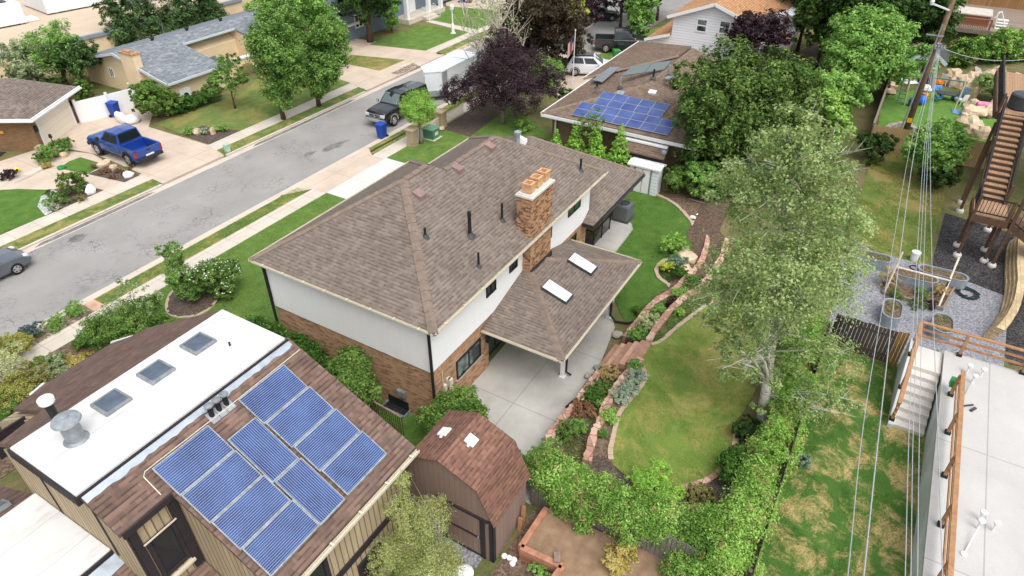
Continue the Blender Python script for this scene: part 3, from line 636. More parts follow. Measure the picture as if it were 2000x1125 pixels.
# chimney
M_['brick_ch'] = brick('rough_chimney_brick', hx('bc8f6b'), hx('9c7353'), hx('ad967e'), dark=hx('5d4030'))
b = MB(); b.box(20.95,11.52,2.5,22.8,12.2,6.98); rr = random.Random(5)
for k in range(150):
    zz = 3.0+.15+rr.uniform(0,1)**.6*3.7; zz = round(zz/.075)*.075
    if rr.random() < .45: yy = 11.54+rr.uniform(0,.5); b.box(20.925-rr.uniform(0,.02),yy,zz,20.952,yy+.2,zz+.066)
    elif rr.random() < .6: xx = 21+rr.uniform(0,1.6); b.box(xx,11.49-rr.uniform(0,.02),zz,xx+.2,11.522,zz+.066)
ch = b.build('chimney', M_['brick_ch'], H)
b = MB(); b.box(20.9,11.45,6.98,22.86,12.26,7.07); b.prism(rect(20.97,11.54,22.78,12.18),7.07,7.12); b.build('chimney_cap', M_['stairc'], ch)
for k in range(3):
    x = 21.08+k*.62; b = MB(); y = 11.64; s = .4
    for a in ((x,y,x+s,y+.06),(x,y+s-.06,x+s,y+s),(x,y+.06,x+.06,y+s-.06),(x+s-.06,y+.06,x+s,y+s-.06)): b.box(a[0],a[1],7.15,a[2],a[3],7.55)
    b.box(x+.06,y+.06,7.16,x+s-.06,y+s-.06,7.3); b.box(x-.03,y-.03,7.5,x+s+.03,y-.001,7.57); b.box(x-.03,y-.001,7.5,x-.001,y+s,7.57)
    b.build('chimney_pot', plain('clay_pot', hx('cfa37a'), .85, amt=.2, scale=6) if k == 0 else bpy.data.materials['clay_pot'], ch)
b = MB(); b.box(20.93,11.44,3.3,22.83,11.517,3.55); b.build('flashing', M_['trimdark'], ch)
# roof vents and pipes
MR = lambda y: ZE+S_*(y-11.44)
M_['ventcap'] = plain('brown_vent_cap', hx('8f7671'), .6)
for x in (18.4,21.07,23.63):
    b = MB(); z = MR(15.15); b.add([(x-.2,14.95,z-.16),(x+.2,14.95,z-.16),(x+.2,15.35,z+.05),(x-.2,15.35,z+.05),(x-.2,14.93,z+.08),(x+.2,14.93,z+.08),(x+.2,15.35,z+.2),(x-.2,15.35,z+.2)],[(4,5,6,7),(0,1,5,4),(1,2,6,5),(2,3,7,6),(3,0,4,7)]); b.build('roof_vent', M_['ventcap'], rf)
def pipe(root, x, y, z, h, r=.045, m='black', fl='steel'):
    b = MB(); b.cyl((x,y,z-.1), r, h+.1, 10); o = b.build('vent_pipe', M_[m], root, smooth=False)
    b = MB(); b.lathe((x,y,z-.05), [(r*3.2,0),(r*2.4,.05),(r*1.6,.11),(r*1.2,.16)], 12); b.build('pipe_boot', M_['darkgrey'], o)
    return o
for x, y, h, r in ((17.02,13.9,.38,.05),(18.7,13.02,1.05,.075),(17.77,12.03,.62,.045),(20.6,12.7,.8,.05),(27.0,12.2,.6,.055)): pipe(rf, x, y, MR(y) if x < 26.5 else MR(12.2), h, r)
b = MB(); z = MR(14.65); b.cyl((25.2,14.65,z-.2),.11,.7,12); b.lathe((25.2,14.65,z+.5),[(.17,0),(.17,.1),(.05,.16)],14); k = b.build('vent_pipe', M_['galv'], rf); b = MB(); b.obox((25.55,14.6,z+.05),(.35,.4,.22),.5,.5); b.build('roof_vent', M_['whitemetal'], rf)
# windows and doors of the back wall
for x, z, w_, h_, mu in ((18.02,3.82,.72,.7,1),(19.82,3.95,.64,.68,1),(23.05,3.75,.5,.75,0),(25.22,3.93,1.3,.64,1)): window(H,(x,11.9,z),(1,0,0),(0,-1,0),w_,h_,M_['black'],M_['glass_g' if x > 25 else 'glass'],.06,.05,mu)
window(H,(15.82,11.957,1.12),(1,0,0),(0,-1,0),1.74,.95,M_['black'],M_['glass_c'],.07,.05,1)
b = MB(); b.box(15.75,11.87,1.06,17.63,11.955,1.116); b.build('window_sill', M_['stone_g'], H)
d_ = window(H,(18.3,12.349,.02),(1,0,0),(0,-1,0),2.0,2.06,M_['black'],M_['glass_g'],.08,.05,1,name='sliding_door')
window(H,(25.92,11.957,1.9),(1,0,0),(0,-1,0),.5,.58,M_['black'],M_['glass'],.06,.05,0)
b = MB(); b.cyl((18.0,11.85,1.55),.09,.3,8); b.lathe((18.0,11.85,1.85),[(.1,0),(.02,.1)],8); b.build('wall_lamp', M_['black'], H)
b = MB(); b.tube([(14.05,11.42,4.98),(14.17,11.83,4.75),(14.17,11.83,.15)],.06,8); b.build('downspout', M_['black'], H)
b = MB(); b.tube([(14.05,20.3,4.98),(14.17,20.06,4.75),(14.17,20.06,.1)],.06,8); b.build('downspout', M_['black'], H)
b = MB(); b.box(14.4,20.06,2.9,15.4,20.4,4.5); b.build('bay_window', M_['black'], H)
b = MB(); b.box(14.86,11.82,1.3,15.0,11.955,1.62); b.box(15.12,11.82,1.35,15.3,11.955,1.75); b.tube([(15.21,11.8,1.3),(15.21,11.8,1.75)],.1,10); b.tube([(14.93,11.88,1.3),(14.93,11.88,.1)],.02,6); b.tube([(15.2,11.88,1.35),(15.2,11.88,.1)],.025,6); b.tube([(14.85,11.9,2.4),(14.85,11.9,1.5)],.015,6); b.build('gas_meter', M_['cream'], H)
b = MB(); b.box(14.16,13.35,.75,14.297,13.75,1.05); b.build('utility_box', M_['steel'], H)
b = MB(); b.box(13.85,13.2,-.05,13.9,14.4,.1); b.box(13.9,13.2,-.05,14.29,13.25,.1); b.box(13.9,14.35,-.05,14.29,14.4,.1); k = b.build('window_well', M_['steel'], H); b = MB(); b.box(13.91,13.26,-.05,14.28,14.34,.025); b.build('well_bottom', M_['black'], k)
window(H,(14.299,14.3,.05),(0,-1,0),(-1,0,0),1.0,.4,M_['black'],M_['glass'],.06,.04,1)
# basement stair with black railing under the lower wing
b = MB()
for k in range(7): b.box(27.75+k*.27,12.3,.05,28.0+k*.27,13.25,.07+.02*k)
b.build('basement_step', M_['darkgrey'], H)
b = MB()
for x in (29.2,30.3,31.4): b.box(x-.03,12.12,0,x+.03,12.18,.98)
for k in range(9): b.box(29.2,12.14,.1+k*.105,31.4,12.16,.125+k*.105)
b.box(29.15,12.11,.96,31.45,12.19,1.0)
for k in range(9): b.box(29.19,12.16,.1+k*.105,29.21,13.25,.125+k*.105); b.box(27.7,12.14,.1+k*.105,29.2,12.16,.125+k*.105)
b.box(29.15,12.19,.96,29.25,13.28,1.0); b.build('stair_railing', M_['black'], H)
# ---------------------------------------------------------------- near house with solar panels
N = thing('solar_panel_house', 'near brown-shingled house with a flat white roof top and blue solar panels', 'house', (6.5,14,0))
NP = lambda y: 4.6+.58*(y-9.2); FP = lambda y: 7.1-.58*(y-16.2)
rfn = MB(); slab(rfn, [[(x,y,NP(y)) for x, y in ((3.25,13.5),(9.75,13.5),(9.95,9.2),(4.62,9.2),(4.62,12.35),(3.25,12.35))]], .12)
slab(rfn, [[(x,y,FP(y)) for x, y in ((3.38,16.1),(9.72,16.1),(9.95,22.1),(9.5,22.4),(9.3,23.75),(6.6,23.75),(5.1,22.4),(4.84,18.8),(3.38,17.9))]], .12)
rfn = rfn.build('shingle_roof', M_['roof_near'], N)
prof = [(9.5,-.2),(9.5,4.55),(13.5,6.92),(16.1,6.92),(23.2,2.75),(23.2,-.2)]
def xprism(mb, prof, x0, x1):
    n = len(prof); v = [(x0,y,z) for y, z in prof]+[(x1,y,z) for y, z in prof]
    return mb.add(v, [tuple(range(n)), tuple(range(2*n-1,n-1,-1))]+[(i,n+i,n+(i+1)%n,(i+1)%n) for i in range(n)])
b = MB(); xprism(b, prof, 4.72, 9.6); xprism(b, [(12.46,-.2),(12.46,6.3),(13.5,6.9),(16.1,6.9),(17.8,5.95),(17.8,-.2)], 3.4, 4.72); b.build('board_wall', M_['batten'], N)
b = MB(); b.box(3.2,13.45,6.98,9.62,16.15,7.2); cap_ = b.build('flat_roof', M_['membrane'], N, bevel=.03)
b = MB(); b.box(3.14,13.4,6.86,9.68,13.448,7.12); b.box(3.14,13.45,6.86,3.198,16.2,7.14); b.build('roof_edge', M_['trimdark'], cap_)
b = MB(); rr = random.Random(3); n = 40; P0 = []; P1 = []
for k in range(n+1):
    x = 3.27+6.4*k/n; y = 13.24+rr.uniform(-.03,.03); P0.append((x,13.4,NP(13.4)+.02)); P1.append((x,y,NP(y)+.02))
for k in range(n): b.quad(P0[k],P0[k+1],P1[k+1],P1[k])
b.build('flashing', M_['flash'], rfn)
for x in (5.06,6.39,7.78):
    b = MB(); b.box(x-.04,15.0,7.2,x+.7,15.72,7.3); k = b.build('skylight', M_['steel'], cap_, bevel=.02)
    b = MB(); b.add([(x+.03,15.07,7.302),(x+.63,15.07,7.302),(x+.63,15.65,7.302),(x+.03,15.65,7.302),(x+.1,15.14,7.35),(x+.56,15.14,7.35),(x+.56,15.58,7.35),(x+.1,15.58,7.35)],[(4,5,6,7),(0,1,5,4),(1,2,6,5),(2,3,7,6),(3,0,4,7)]); b.build('lens', M_['sky_lens'], k)
q = at(104,778,7.9); b = MB(); b.cyl((4.3,15.95,7.1),.1,.85,14); k = b.build('flue_pipe', M_['black'], cap_); b = MB(); b.lathe((4.3,15.95,7.88),[(.17,0),(.19,.03),(.19,.13),(.17,.15),(.04,.17)],20); b.build('flue_cap', M_['whitemetal'], k)
b = MB(); b.lathe((4.2,15.0,7.2),[(.3,0),(.22,.05),(.22,.62)],20); k = b.build('flue_pipe', M_['steel'], cap_); b = MB(); b.lathe((4.2,15.0,7.85),[(.2,-.04),(.34,0),(.32,.05),(.1,.12),(.09,.15),(.02,.16)],24); b.build('flue_cap', M_['galv'], k)
b = MB(); b.cyl((8.55,14.55,7.2),.03,.12,8); b.build('vent_pipe', M_['black'], cap_)
for i, x in enumerate((6.6,6.84,7.08)):
    y = 13.08; z = NP(y); b = MB(); b.obox((x,y-.05,z+.012),(.27,.34,.02),0,.525); k0 = b.build('pipe_flashing', M_['galv'], rfn)
    b = MB(); b.cyl((x,y,z-.1),.07,.42,12); k = b.build('vent_pipe', M_['black'], rfn); b = MB(); b.lathe((x,y,z+.34),[(.06,0),(.12,.03),(.12,.07),(.02,.1)],16); b.build('vent_cap', M_['steel'], k)
def panelmat(name, axis, pitch):
    t = NT(name); uv = t.coord('UV'); s = t.n('ShaderNodeSeparateXYZ'); t.l(uv, s.inputs[0])
    fr = t.math('FRACT', t.math('DIVIDE', s.outputs[axis], pitch)); ln = t.ramp(fr, [(0,1),(.1,1),(.17,0)])
    c = t.ramp(t.noise(uv, 1.3, 2), [(.3, hx('1f3060')), (.7, hx('385184'))])
    c = t.mix(ln, c, hx('9db0d2')); return t.fin(c, .22, spec=.5)
M_['pv_h'] = panelmat('blue_collector_rows', 1, .058); M_['pv_v'] = panelmat('blue_collector_columns', 0, .059)
def solar(root, x0, y0, lx, ly, zf, mat, lift=.07, frame='galv', th=.05):
    "panel lying on the slope zf(y)"
    y1 = y0+ly; b = MB()
    v = [(x,y,zf(y)+l) for l in (lift, lift+th) for x, y in ((x0,y0),(x0+lx,y0),(x0+lx,y1),(x0,y1))]
    b.add(v, [(3,2,1,0),(4,5,6,7),(0,1,5,4),(1,2,6,5),(2,3,7,6),(3,0,4,7)]); f = b.build('solar_panel', M_[frame], root)
    q = .03; b = MB(); b.quad(*[(x,y,zf(y)+lift+th+.004) for x, y in ((x0+q,y0+q),(x0+lx-q,y0+q),(x0+lx-q,y1-q),(x0+q,y1-q))]); b.build('collector', M_[mat], f)
    return f
for x, y in ((7.34,12.1),(7.39,11.25),(7.44,10.4),(7.49,9.55)): solar(rfn,x,y,1.65,.838,NP,'pv_h')
for x, y in ((6.385,10.955),(6.44,9.53)): solar(rfn,x,y,.935,1.41,NP,'pv_v')
for x, y in ((4.68,12.08),(4.7,11.235),(4.735,10.39),(4.78,9.545)): solar(rfn,x,y,1.65,.835,NP,'pv_h')
b = MB(); zc = lambda x, y: (x,y,NP(y)+.05); b.tube([zc(9.7,13.02),zc(7.0,12.99),zc(4.55,13.0),zc(4.45,12.93),zc(4.43,12.4)],.015,6); b.build('conduit', M_['cream'], rfn)
b = MB(); gutter(b,(4.7,9.17,4.55),(9.95,9.17,4.55),(0,-1,0),.12,.1)
for k in range(5): b.box(5.2+k*1.1,9.03,4.54,5.26+k*1.1,9.17,4.575)
b.build('gutter', M_['cream'], N)
for a_ in (((9.3,23.8,2.68),(9.52,22.42,3.42)),((6.62,23.8,2.68),(5.95,23.2,3.0))): b = MB(); b.bar(*a_,.1,.13); b.build('gutter', M_['whitemetal'], N)
for xx, z0, z1 in ((9.55,0,4.5),(4.74,0,4.5)):
    b = MB(); b.box(xx-.08,9.44,z0,xx+.08,9.497,z1); b.build('corner_trim', M_['trimdark'], N)
b = MB(); b.box(4.82,9.45,2.35,9.47,9.498,2.6); b.build('band_trim', M_['trimdark'], N)
window(N,(7.2,9.498,.7),(1,0,0),(0,-1,0),1.0,1.3,M_['trimdark'],M_['glass'],.14,.06,0)
window(N,(5.3,9.498,2.75),(1,0,0),(0,-1,0),1.0,1.3,M_['trimdark'],M_['glass'],.14,.06,0)
# recess with the dark window, flat lower roof on the left
b = MB(); b.box(3.3,12.3,6.2,4.6,12.349,6.38); b.box(3.42,12.4,3.4,3.62,12.458,6.25); b.box(4.45,12.4,3.4,4.7,12.458,6.25); b.build('window_surround', M_['trimdark'], N)
wn = window(N,(3.66,12.457,3.95),(1,0,0),(0,-1,0),.78,1.55,M_['trimdark'],M_['glass'],.1,.06,0)
b = MB(); b.box(3.6,12.36,5.5,4.5,12.395,5.53); b.build('window_trim', M_['cream'], wn); b = MB(); b.box(3.66,12.34,3.75,4.5,12.456,3.83); b.build('window_sill', M_['cream'], wn)
b = MB(); b.box(3.38,12.42,3.3,3.398,12.5,6.3); b.box(3.38,13.62,4.4,3.398,13.72,6.88); b.box(3.38,16.05,4.4,3.398,16.15,6.88); b.box(4.66,9.6,2.9,4.718,9.66,4.6); b.build('corner_trim', M_['trimdark'], N)
LP = lambda y: 4.3-.55*(14.1-y)
b = MB(); slab(b, [[(x,y,LP(y)) for x, y in ((-3,14.05),(4.7,14.05),(4.7,8.3),(-3,8.3))]], .12); slab(b, [[(x,y,4.35-.55*(y-17.35)) for x, y in ((-3,17.35),(3.38,17.35),(3.38,21),(-3,21))]], .12); lrf = b.build('lower_roof', M_['roof_near'], N)
b = MB(); b.box(-3,14.0,4.2,3.39,17.4,4.42); lf = b.build('lower_flat_roof', M_['membrane'], N, bevel=.03); b = MB(); b.box(-3,13.94,4.12,3.38,13.998,4.36); b.build('roof_edge', M_['trimdark'], lf)
b = MB()
for k in range(12): x = -2.5+k*.5; b.quad((x,13.95,LP(13.95)+.02),(x+.5,13.95,LP(13.95)+.02),(x+.5,13.6+.04*(k%2),LP(13.6)+.02),(x,13.6+.04*((k+1)%2),LP(13.6)+.02))
b.build('flashing', M_['flash'], lf)
b = MB(); xprism(b, [(8.6,-.2),(8.6,1.1),(14.0,4.05),(17.4,4.05),(20.8,2.2),(20.8,-.2)], -3, 3.39); xprism(b,[(8.6,-.2),(8.6,1.1),(9.5,1.6),(9.5,-.2)],3.39,4.7); b.build('board_wall', M_['batten'], N)
b = MB(); b.obox((2.55,18.4,3.85),(.75,.7,.14),0,-.5); k = b.build('skylight', M_['steel'], lrf); b = MB(); b.obox((2.55,18.435,3.93),(.6,.55,.02),0,-.5); b.build('lens', M_['sky_lens'], k)
b = MB(); b.box(3.5,19.2,4.55,4.9,19.25,5.0); b.bar((4.8,20.4,4.5),(3.9,20.4,4.5),.06); b.bar((3.9,20.4,4.5),(3.7,19.2,4.9),.06); b.box(3.9,20.38,3.6,4.8,20.42,4.45); b.build('balcony_screen', M_['trimdark'], N)
# ---------------------------------------------------------------- gambrel garden shed
G = thing('gambrel_shed', 'brown gambrel-roofed garden shed with two white roof hatches and double trim door', 'shed', (11.4,8.3,0))
X0, X1 = 10.38, 12.45
gp = [(6.85,0),(6.85,2.1),(7.36,3.36),(8.7,3.88),(9.85,3.36),(10.3,2.1),(10.3,0)]
b = MB(); xprism(b, gp, X0, X1); b.build('siding_wall', M_['shedwall'], G)
b = MB(); e = [(6.74,2.06),(7.33,3.42),(8.7,3.95),(9.9,3.42),(10.42,2.06)]
for i in range(4): slab(b, [[(X0-.1,*e[i]),(X1+.1,*e[i]),(X1+.1,*e[i+1]),(X0-.1,*e[i+1])]], .05)
sr = b.build('roof', M_['roof_shed'], G)
b = MB()
for y0, y1 in ((6.83,6.98),(10.18,10.32)): b.box(X0-.03,y0,0,X0-.001,y1,2.12)
b.box(X0-.03,6.82,0,X0+.12,6.849,2.1); b.build('corner_trim', M_['trimdark'], G)
b = MB(); b.box(X0-.035,7.2,.08,X0-.002,8.72,1.98); dr = b.build('door', M_['shedwall'], G)
b = MB(); b.box(X0-.06,7.12,.02,X0-.036,7.3,2.0); b.box(X0-.06,8.62,.02,X0-.036,8.8,2.0); b.box(X0-.06,7.3,.98,X0-.036,8.62,1.06); b.box(X0-.06,7.3,.04,X0-.036,8.62,.12); b.box(X0-.07,7.0,2.0,X0-.004,8.95,2.08); b.build('door_trim', M_['trimdark'], dr)
b = MB(); b.box(X0-.09,7.34,1.0,X0-.06,7.38,1.1); b.build('handle', M_['galv'], dr)
for yy, xx in ((9.33,11.5),(8.32,11.55)):
    zt = 3.95-(.53/1.2)*(yy-8.7) if yy > 8.7 else 3.95-(.53/1.37)*(8.7-yy); ang = -.415 if yy > 8.7 else .37
    b = MB(); b.obox((xx,yy,zt+.03),(.36,.36,.07),0,ang); b.obox((xx-.22,yy-.03,zt+.02),(.1,.09,.05),0,ang); b.build('roof_hatch', M_['white_lens'], sr, bevel=.015)
# ---------------------------------------------------------------- small white metal shed
T = thing('metal_shed', 'small white metal storage shed with grey corner strips beside the wooden fence', 'shed', (36.9,12.2,0))
b = MB(); b.box(36.45,11.3,0,37.3,13.15,1.75); b.build('metal_wall', M_['lap'], T)
b = MB(); slab(b, [[(36.35,11.15,1.83),(36.35,13.3,1.83),(36.87,13.3,1.98),(36.87,11.15,1.98)],[(36.87,11.15,1.98),(36.87,13.3,1.98),(37.4,13.3,1.83),(37.4,11.15,1.83)]], .1); b.build('roof', boards('white_ribbed_metal', (.78,.79,.8), .18, .1, 0, .75, .02, .45, False), T)
b = MB()
for y in (11.75,12.82): b.box(36.42,y-.05,.02,36.448,y+.05,1.72)
b.build('corner_strip', M_['steel'], T)
b = MB(); b.box(36.425,11.82,.05,36.449,12.28,1.65); b.box(36.425,12.3,.05,36.449,12.75,1.65); d = b.build('door', M_['whitemetal'], T); b = MB(); b.box(36.39,12.26,.8,36.424,12.28,1.0); b.box(36.41,12.282,.05,36.449,12.298,1.65); b.build('handle', M_['darkgrey'], d)
# ---------------------------------------------------------------- brown house with the solar array (top centre)
D = thing('brown_ranch_house', 'brown-roofed ranch house with a wide blue solar array facing the camera', 'house', (48,15.5,0))
DP = lambda x: 2.9+.25*(x-38.5)
x0, x1, y0, y1 = 38.5, 53.2, 9.8, 20.5; ym = (y0+y1)/2; hw = (y1-y0)/2; zr = 2.9+.25*hw
b = MB(); slab(b, [[(x0,y1,2.9),(x0,y0,2.9),(x0+hw,ym,zr)],[(x0,y0,2.9),(x1,y0,2.9),(x1-.0,ym,zr),(x0+hw,ym,zr)],[(x1,ym,zr),(x1,y1,2.9),(x0,y1,2.9),(x0+hw,ym,zr)]], .14)
slab(b, [[(45.9,21.0,2.98),(57.0,21.0,2.98),(53.25,15.3,4.36),(50.5,15.3,4.36)]], .1)
dr_ = b.build('roof', M_['roof_d'], D)
for P_, Q_, W_ in (((x0,y1,2.9),(x0+hw,ym,zr),.3),((x0,y0,2.9),(x0+hw,ym,zr),.3),((x0+hw,ym,zr),(x1,ym,zr),.3),((46,21,2.98),(50.4,15.4,4.36),.3),): b = MB(); caps(b,P_,Q_,W_); b.build('ridge_cap', M_['cap'], dr_)
b = MB(); b.box(39.1,10.4,0,52.9,20.0,2.75); b.prism([(46.5,20.0),(56.3,20.4),(53,15.5),(46.5,15.5)],0,2.75); b.build('brick_wall', M_['brick_d'], D)
b = MB(); gutter(b,(38.5,9.8,2.86),(38.5,20.5,2.86),(-1,0,0),.14,.16); b.box(38.45,9.8,2.62,38.6,20.5,2.72); b.bar((38.5,20.56,2.84),(46,20.56,2.84),.08,.14); b.bar((46,21.06,2.92),(57.0,21.06,2.92),.08,.14); b.build('gutter', M_['whitemetal'], D)
b = MB(); b.tube([(38.55,19.9,2.7),(39.0,19.7,2.5),(39.0,19.7,0)],.06,8); b.build('downspout', M_['whitemetal'], D)
t = NT('blue_photovoltaic'); uv = t.coord('UV'); c = t.ramp(t.noise(uv, .8, 3), [(.3, hx('3a4a80')), (.7, hx('55679c'))]); M_['pv_blue'] = t.fin(c, .15, spec=.5)
def solar_x(root, xs, ys, lx, ly, zf, mat, frame):
    b = MB(); v = [(x,y,zf(x)+l) for l in (.08,.12) for x, y in ((xs,ys),(xs+lx,ys),(xs+lx,ys+ly),(xs,ys+ly))]
    b.add(v, [(3,2,1,0),(4,5,6,7),(0,1,5,4),(1,2,6,5),(2,3,7,6),(3,0,4,7)]); f = b.build('solar_panel', M_['flash'], root)
    q = .016; b = MB(); b.quad(*[(x,y,zf(x)+.124) for x, y in ((xs+q,ys+q),(xs+lx-q,ys+q),(xs+lx-q,ys+ly-q),(xs+q,ys+ly-q))]); b.build('cells', M_[mat], f)
    return f
for k in range(7):
    for r_ in range(4):
        if r_ >= 2 and k >= 5: continue
        if r_ < 2 and k >= 7: continue
        yy = (18.47-(k+1)*.955) if r_ < 2 else (17.6-(k+1)*.945); solar_x(dr_, 38.8+r_*.765, yy, .75, .93, DP, 'pv_blue', 'flash')
def flatbox(px, z, s, m, h=.16):
    q = onP(*px, (38.5,0,2.9), (-.25,0,1)); b = MB(); b.obox((q.x,q.y,q.z+.06),s,0,0,-.25); return b.build('roof_vent', M_[m], dr_)
flatbox((1212,184),0,(.4,.5,.14),'galv'); flatbox((1274,182),0,(.4,.5,.14),'white_lens'); flatbox((1307,156),0,(.4,.5,.2),'steel')
for px, h in (((1166,171),.45),((1211,170),.7),((1276,152),.6),((1306,147),.7)):
    q = onP(*px, (38.5,0,2.85), (-.25,0,1)); pipe(dr_, q.x, q.y, q.z, h, .07, 'galv' if px[0] in (1211,1306) else 'black')
# tilted rack of two dark panels and flat panels beyond
M_['pv_dk'] = glass('dark_photovoltaic',(.12,.15,.15),.2)
for a, m_, dz in (((((1212,148),4.35),((1259,141),4.35),((1273,123),4.75),((1234,130),4.75)),'pv_dk',.06),((((1260,141),4.35),((1297,135),4.35),((1311,118),4.75),((1274,123),4.75)),'pv_dk',.06),((((1156,156),3.12),((1176,160),3.25),((1212,130),3.4),((1191,131),3.12)),'steel',.05)):
    q = [at(*p,z) for p, z in a] if m_ == 'pv_dk' else [onP(*p, (48,21.0,3.05), (0,.242,1)) for p, z in a]; b = MB(); b.add(q+[p-Vector((0,0,dz)) for p in q],[(0,1,2,3),(7,6,5,4),(0,4,5,1),(1,5,6,2),(2,6,7,3),(3,7,4,0)]); f_ = b.build('solar_panel', M_[m_], dr_)
    if m_ == 'pv_dk':
        for k in (2,3): b = MB(); b.bar(q[k]-Vector((0,0,.05)), Vector((q[k].x,q[k].y,4.0)), .04); b.build('rack_leg', M_['steel'], f_)
# lean-to behind the metal shed
b = MB(); L = thing('lean_to_shed', 'low brown-roofed wooden lean-to between the metal shed and the solar array roof', 'shed', (38.3,13,0))
slab(b, [[(37.75,11.5,1.95),(37.75,14.9,1.95),(38.46,14.9,2.45),(38.46,11.5,2.45)]], .08); b.build('roof', M_['roof_d'], L)
b = MB(); b.box(37.95,11.6,0,38.4,14.8,1.9); b.build('board_wall', M_['fence_dk'], L)
b = MB(); b.lathe((38.0,11.62,2.12),[(.1,0),(.1,.1),(.18,.12),(.16,.24),(.05,.32)],12); b.build('turbine_vent', M_['galv'], L)
b = MB(); b.obox((38.42,13.0,2.46),(.3,2.9,.12),0); b.build('snow_strip', M_['white'], L)
# ================================================================ other buildings
M_['tan'] = plain('tan_stucco', hx('e2cba8'), .85, amt=.06, scale=1.0)
M_['bluegrey'] = plain('blue_grey_siding', hx('76838f'), .8, amt=.06)
M_['facia'] = plain('pale_blue_fascia', hx('c3cdd3'), .6, amt=.05)
M_['greywood'] = plain('faded_wood', hx('8a7b6d'), .85, amt=.2, scale=4)
M_['woodwall'] = boards('orange_wood_wall', hx('9c7650'), .25, .06, 0, .5, .15)
# tan stucco ranch across the street
F = thing('tan_stucco_house', 'tan stucco ranch house with a grey shingle roof and a stucco gable chimney', 'house', (40,52.8,0))
fp = [(47.3,-.1),(47.3,2.85),(52.8,4.15),(58.0,2.85),(58.0,-.1)]
b = MB(); xprism(b, fp, 29.6, 34.0); xprism(b, [(51.6,-.1),(51.6,2.9),(52.8,4.1),(58,2.85),(58,-.1)], 34.0, 39.6); xprism(b, [(50.0,-.1),(50.0,3.4),(52.8,4.1),(58,2.85),(58,-.1)], 39.6, 53); b.build('stucco_wall', M_['tan'], F)
FZ = lambda y: 4.3-.235*abs(y-52.8)
b = MB(); slab(b, [[(29.2,46.9,FZ(46.9)),(34.3,46.9,FZ(46.9)),(34.3,51.3,FZ(51.3)),(39.5,51.3,FZ(51.3)),(39.5,49.6,FZ(49.6)),(53.4,49.6,FZ(49.6)),(53.4,52.8,4.3),(29.2,52.8,4.3)],[(29.2,52.8,4.3),(53.4,52.8,4.3),(53.4,58.7,FZ(58.7)),(29.2,58.7,FZ(58.7))]], .12); fr = b.build('roof', M_['roof_f'], F)
for a_ in (((29.16,46.9,FZ(46.9)-.08),(29.16,52.8,4.22),.06,.2),((29.16,52.8,4.22),(29.16,58.7,FZ(58.7)-.08),.06,.2),((29.2,46.85,FZ(46.9)-.06),(34.3,46.85,FZ(46.9)-.06),.1,.16),((34.3,51.26,FZ(51.3)-.06),(39.5,51.26,FZ(51.3)-.06),.08,.16),((39.5,49.55,FZ(49.6)-.06),(46,49.55,FZ(49.6)-.06),.08,.16)): b = MB(); b.bar(*a_); b.build('fascia', M_['facia'], F)
b = MB(); b.prism([(29.0,49.5),(29.0,51.9),(29.62,51.9),(29.62,49.5)], 0, 2.2); b.prism([(29.0,49.9),(29.0,51.5),(29.62,51.5),(29.62,49.9)], 2.2, 4.55); c = b.build('chimney', M_['tan'], F); b = MB(); b.box(28.95,49.85,4.55,29.7,51.55,4.68); b.box(29.05,50.3,4.68,29.5,51.1,4.8); b.build('chimney_cap', M_['brick'], c)
window(F,(29.599,54.7,2.05),(0,-1,0),(-1,0,0),.55,.75,M_['whitemetal'],M_['glass'],.06,.05,1)
b = MB(); b.lathe((0,0,0),[(.01,0),(.3,.03),(.42,.1),(.45,.13)],18); o = b.build('satellite_dish', M_['steel'], fr); o.location = (34.9-40,54.2-52.8,5.0); o.rotation_euler = (R(65),0,R(20)); b = MB(); b.bar((34.9,54.4,4.0),(34.9,54.25,5.0),.04); b.build('dish_mast', M_['steel'], fr)
for x in (33.2,36.5,40,46): b = MB(); b.lathe((x,53.5,4.1),[(.12,0),(.12,.2),(.2,.22),(.18,.3)],10); b.build('roof_vent', M_['black'], fr)
b = MB(); b.lathe((42.6,51.5,3.95),[(.2,0),(.2,.25),(.28,.27),(.1,.36)],12); b.build('roof_vent', M_['whitemetal'], fr)
b = MB(); b.box(30.2,47.22,.05,31.15,47.298,2.1); c = b.build('door', M_['whitemetal'], F); b = MB(); b.tube([(30.67,47.215,1.55),(30.67,47.19,1.55)],.24,16); b.build('round_window', M_['glass'], c)
b = MB(); b.tube([(30.1,47.28,0.02),(30.1,47.28,2.0),(30.35,47.28,2.3),(30.95,47.28,2.3),(31.2,47.28,2.0),(31.2,47.28,0.02)],.05,6); b.build('door_arch', M_['tan'], F)
# arched courtyard wall, white cap
b = MB(); wy0, wy1 = 47.3, 47.6
for x0_, x1_, z0_ in ((34.0,35.6,0),(37.9,39.8,0)): b.box(x0_,wy0,z0_,x1_,wy1,2.75)
for k in range(10):
    a0, a1 = math.pi*k/10, math.pi*(k+1)/10; xa, xb = 36.75-1.15*math.cos(a0), 36.75-1.15*math.cos(a1); b.box(xa,wy0,1.2+1.15*math.sin((a0+a1)/2),xb,wy1,2.75)
c = b.build('arch_wall', M_['tan'], F); b = MB(); b.box(33.9,47.22,2.75,39.9,47.68,2.87); b.build('wall_cap', M_['whitemetal'], c)
b = MB(); b.box(36.0,51.55,.1,37.2,51.598,2.2); b.build('entry_door', M_['bluegrey'], F)
b = MB(); slab(b, [[(44.5,47.0,2.6),(50.5,47.0,2.6),(50.5,50.2,3.7),(44.5,50.2,3.7)]],.14); b.build('porch_roof', M_['whitemetal'], F)
b = MB(); xprism(b,[(47.4,-.1),(47.4,2.6),(50.0,3.5),(50.0,-.1)],45,50); b.build('porch_wall', M_['tan'], F)
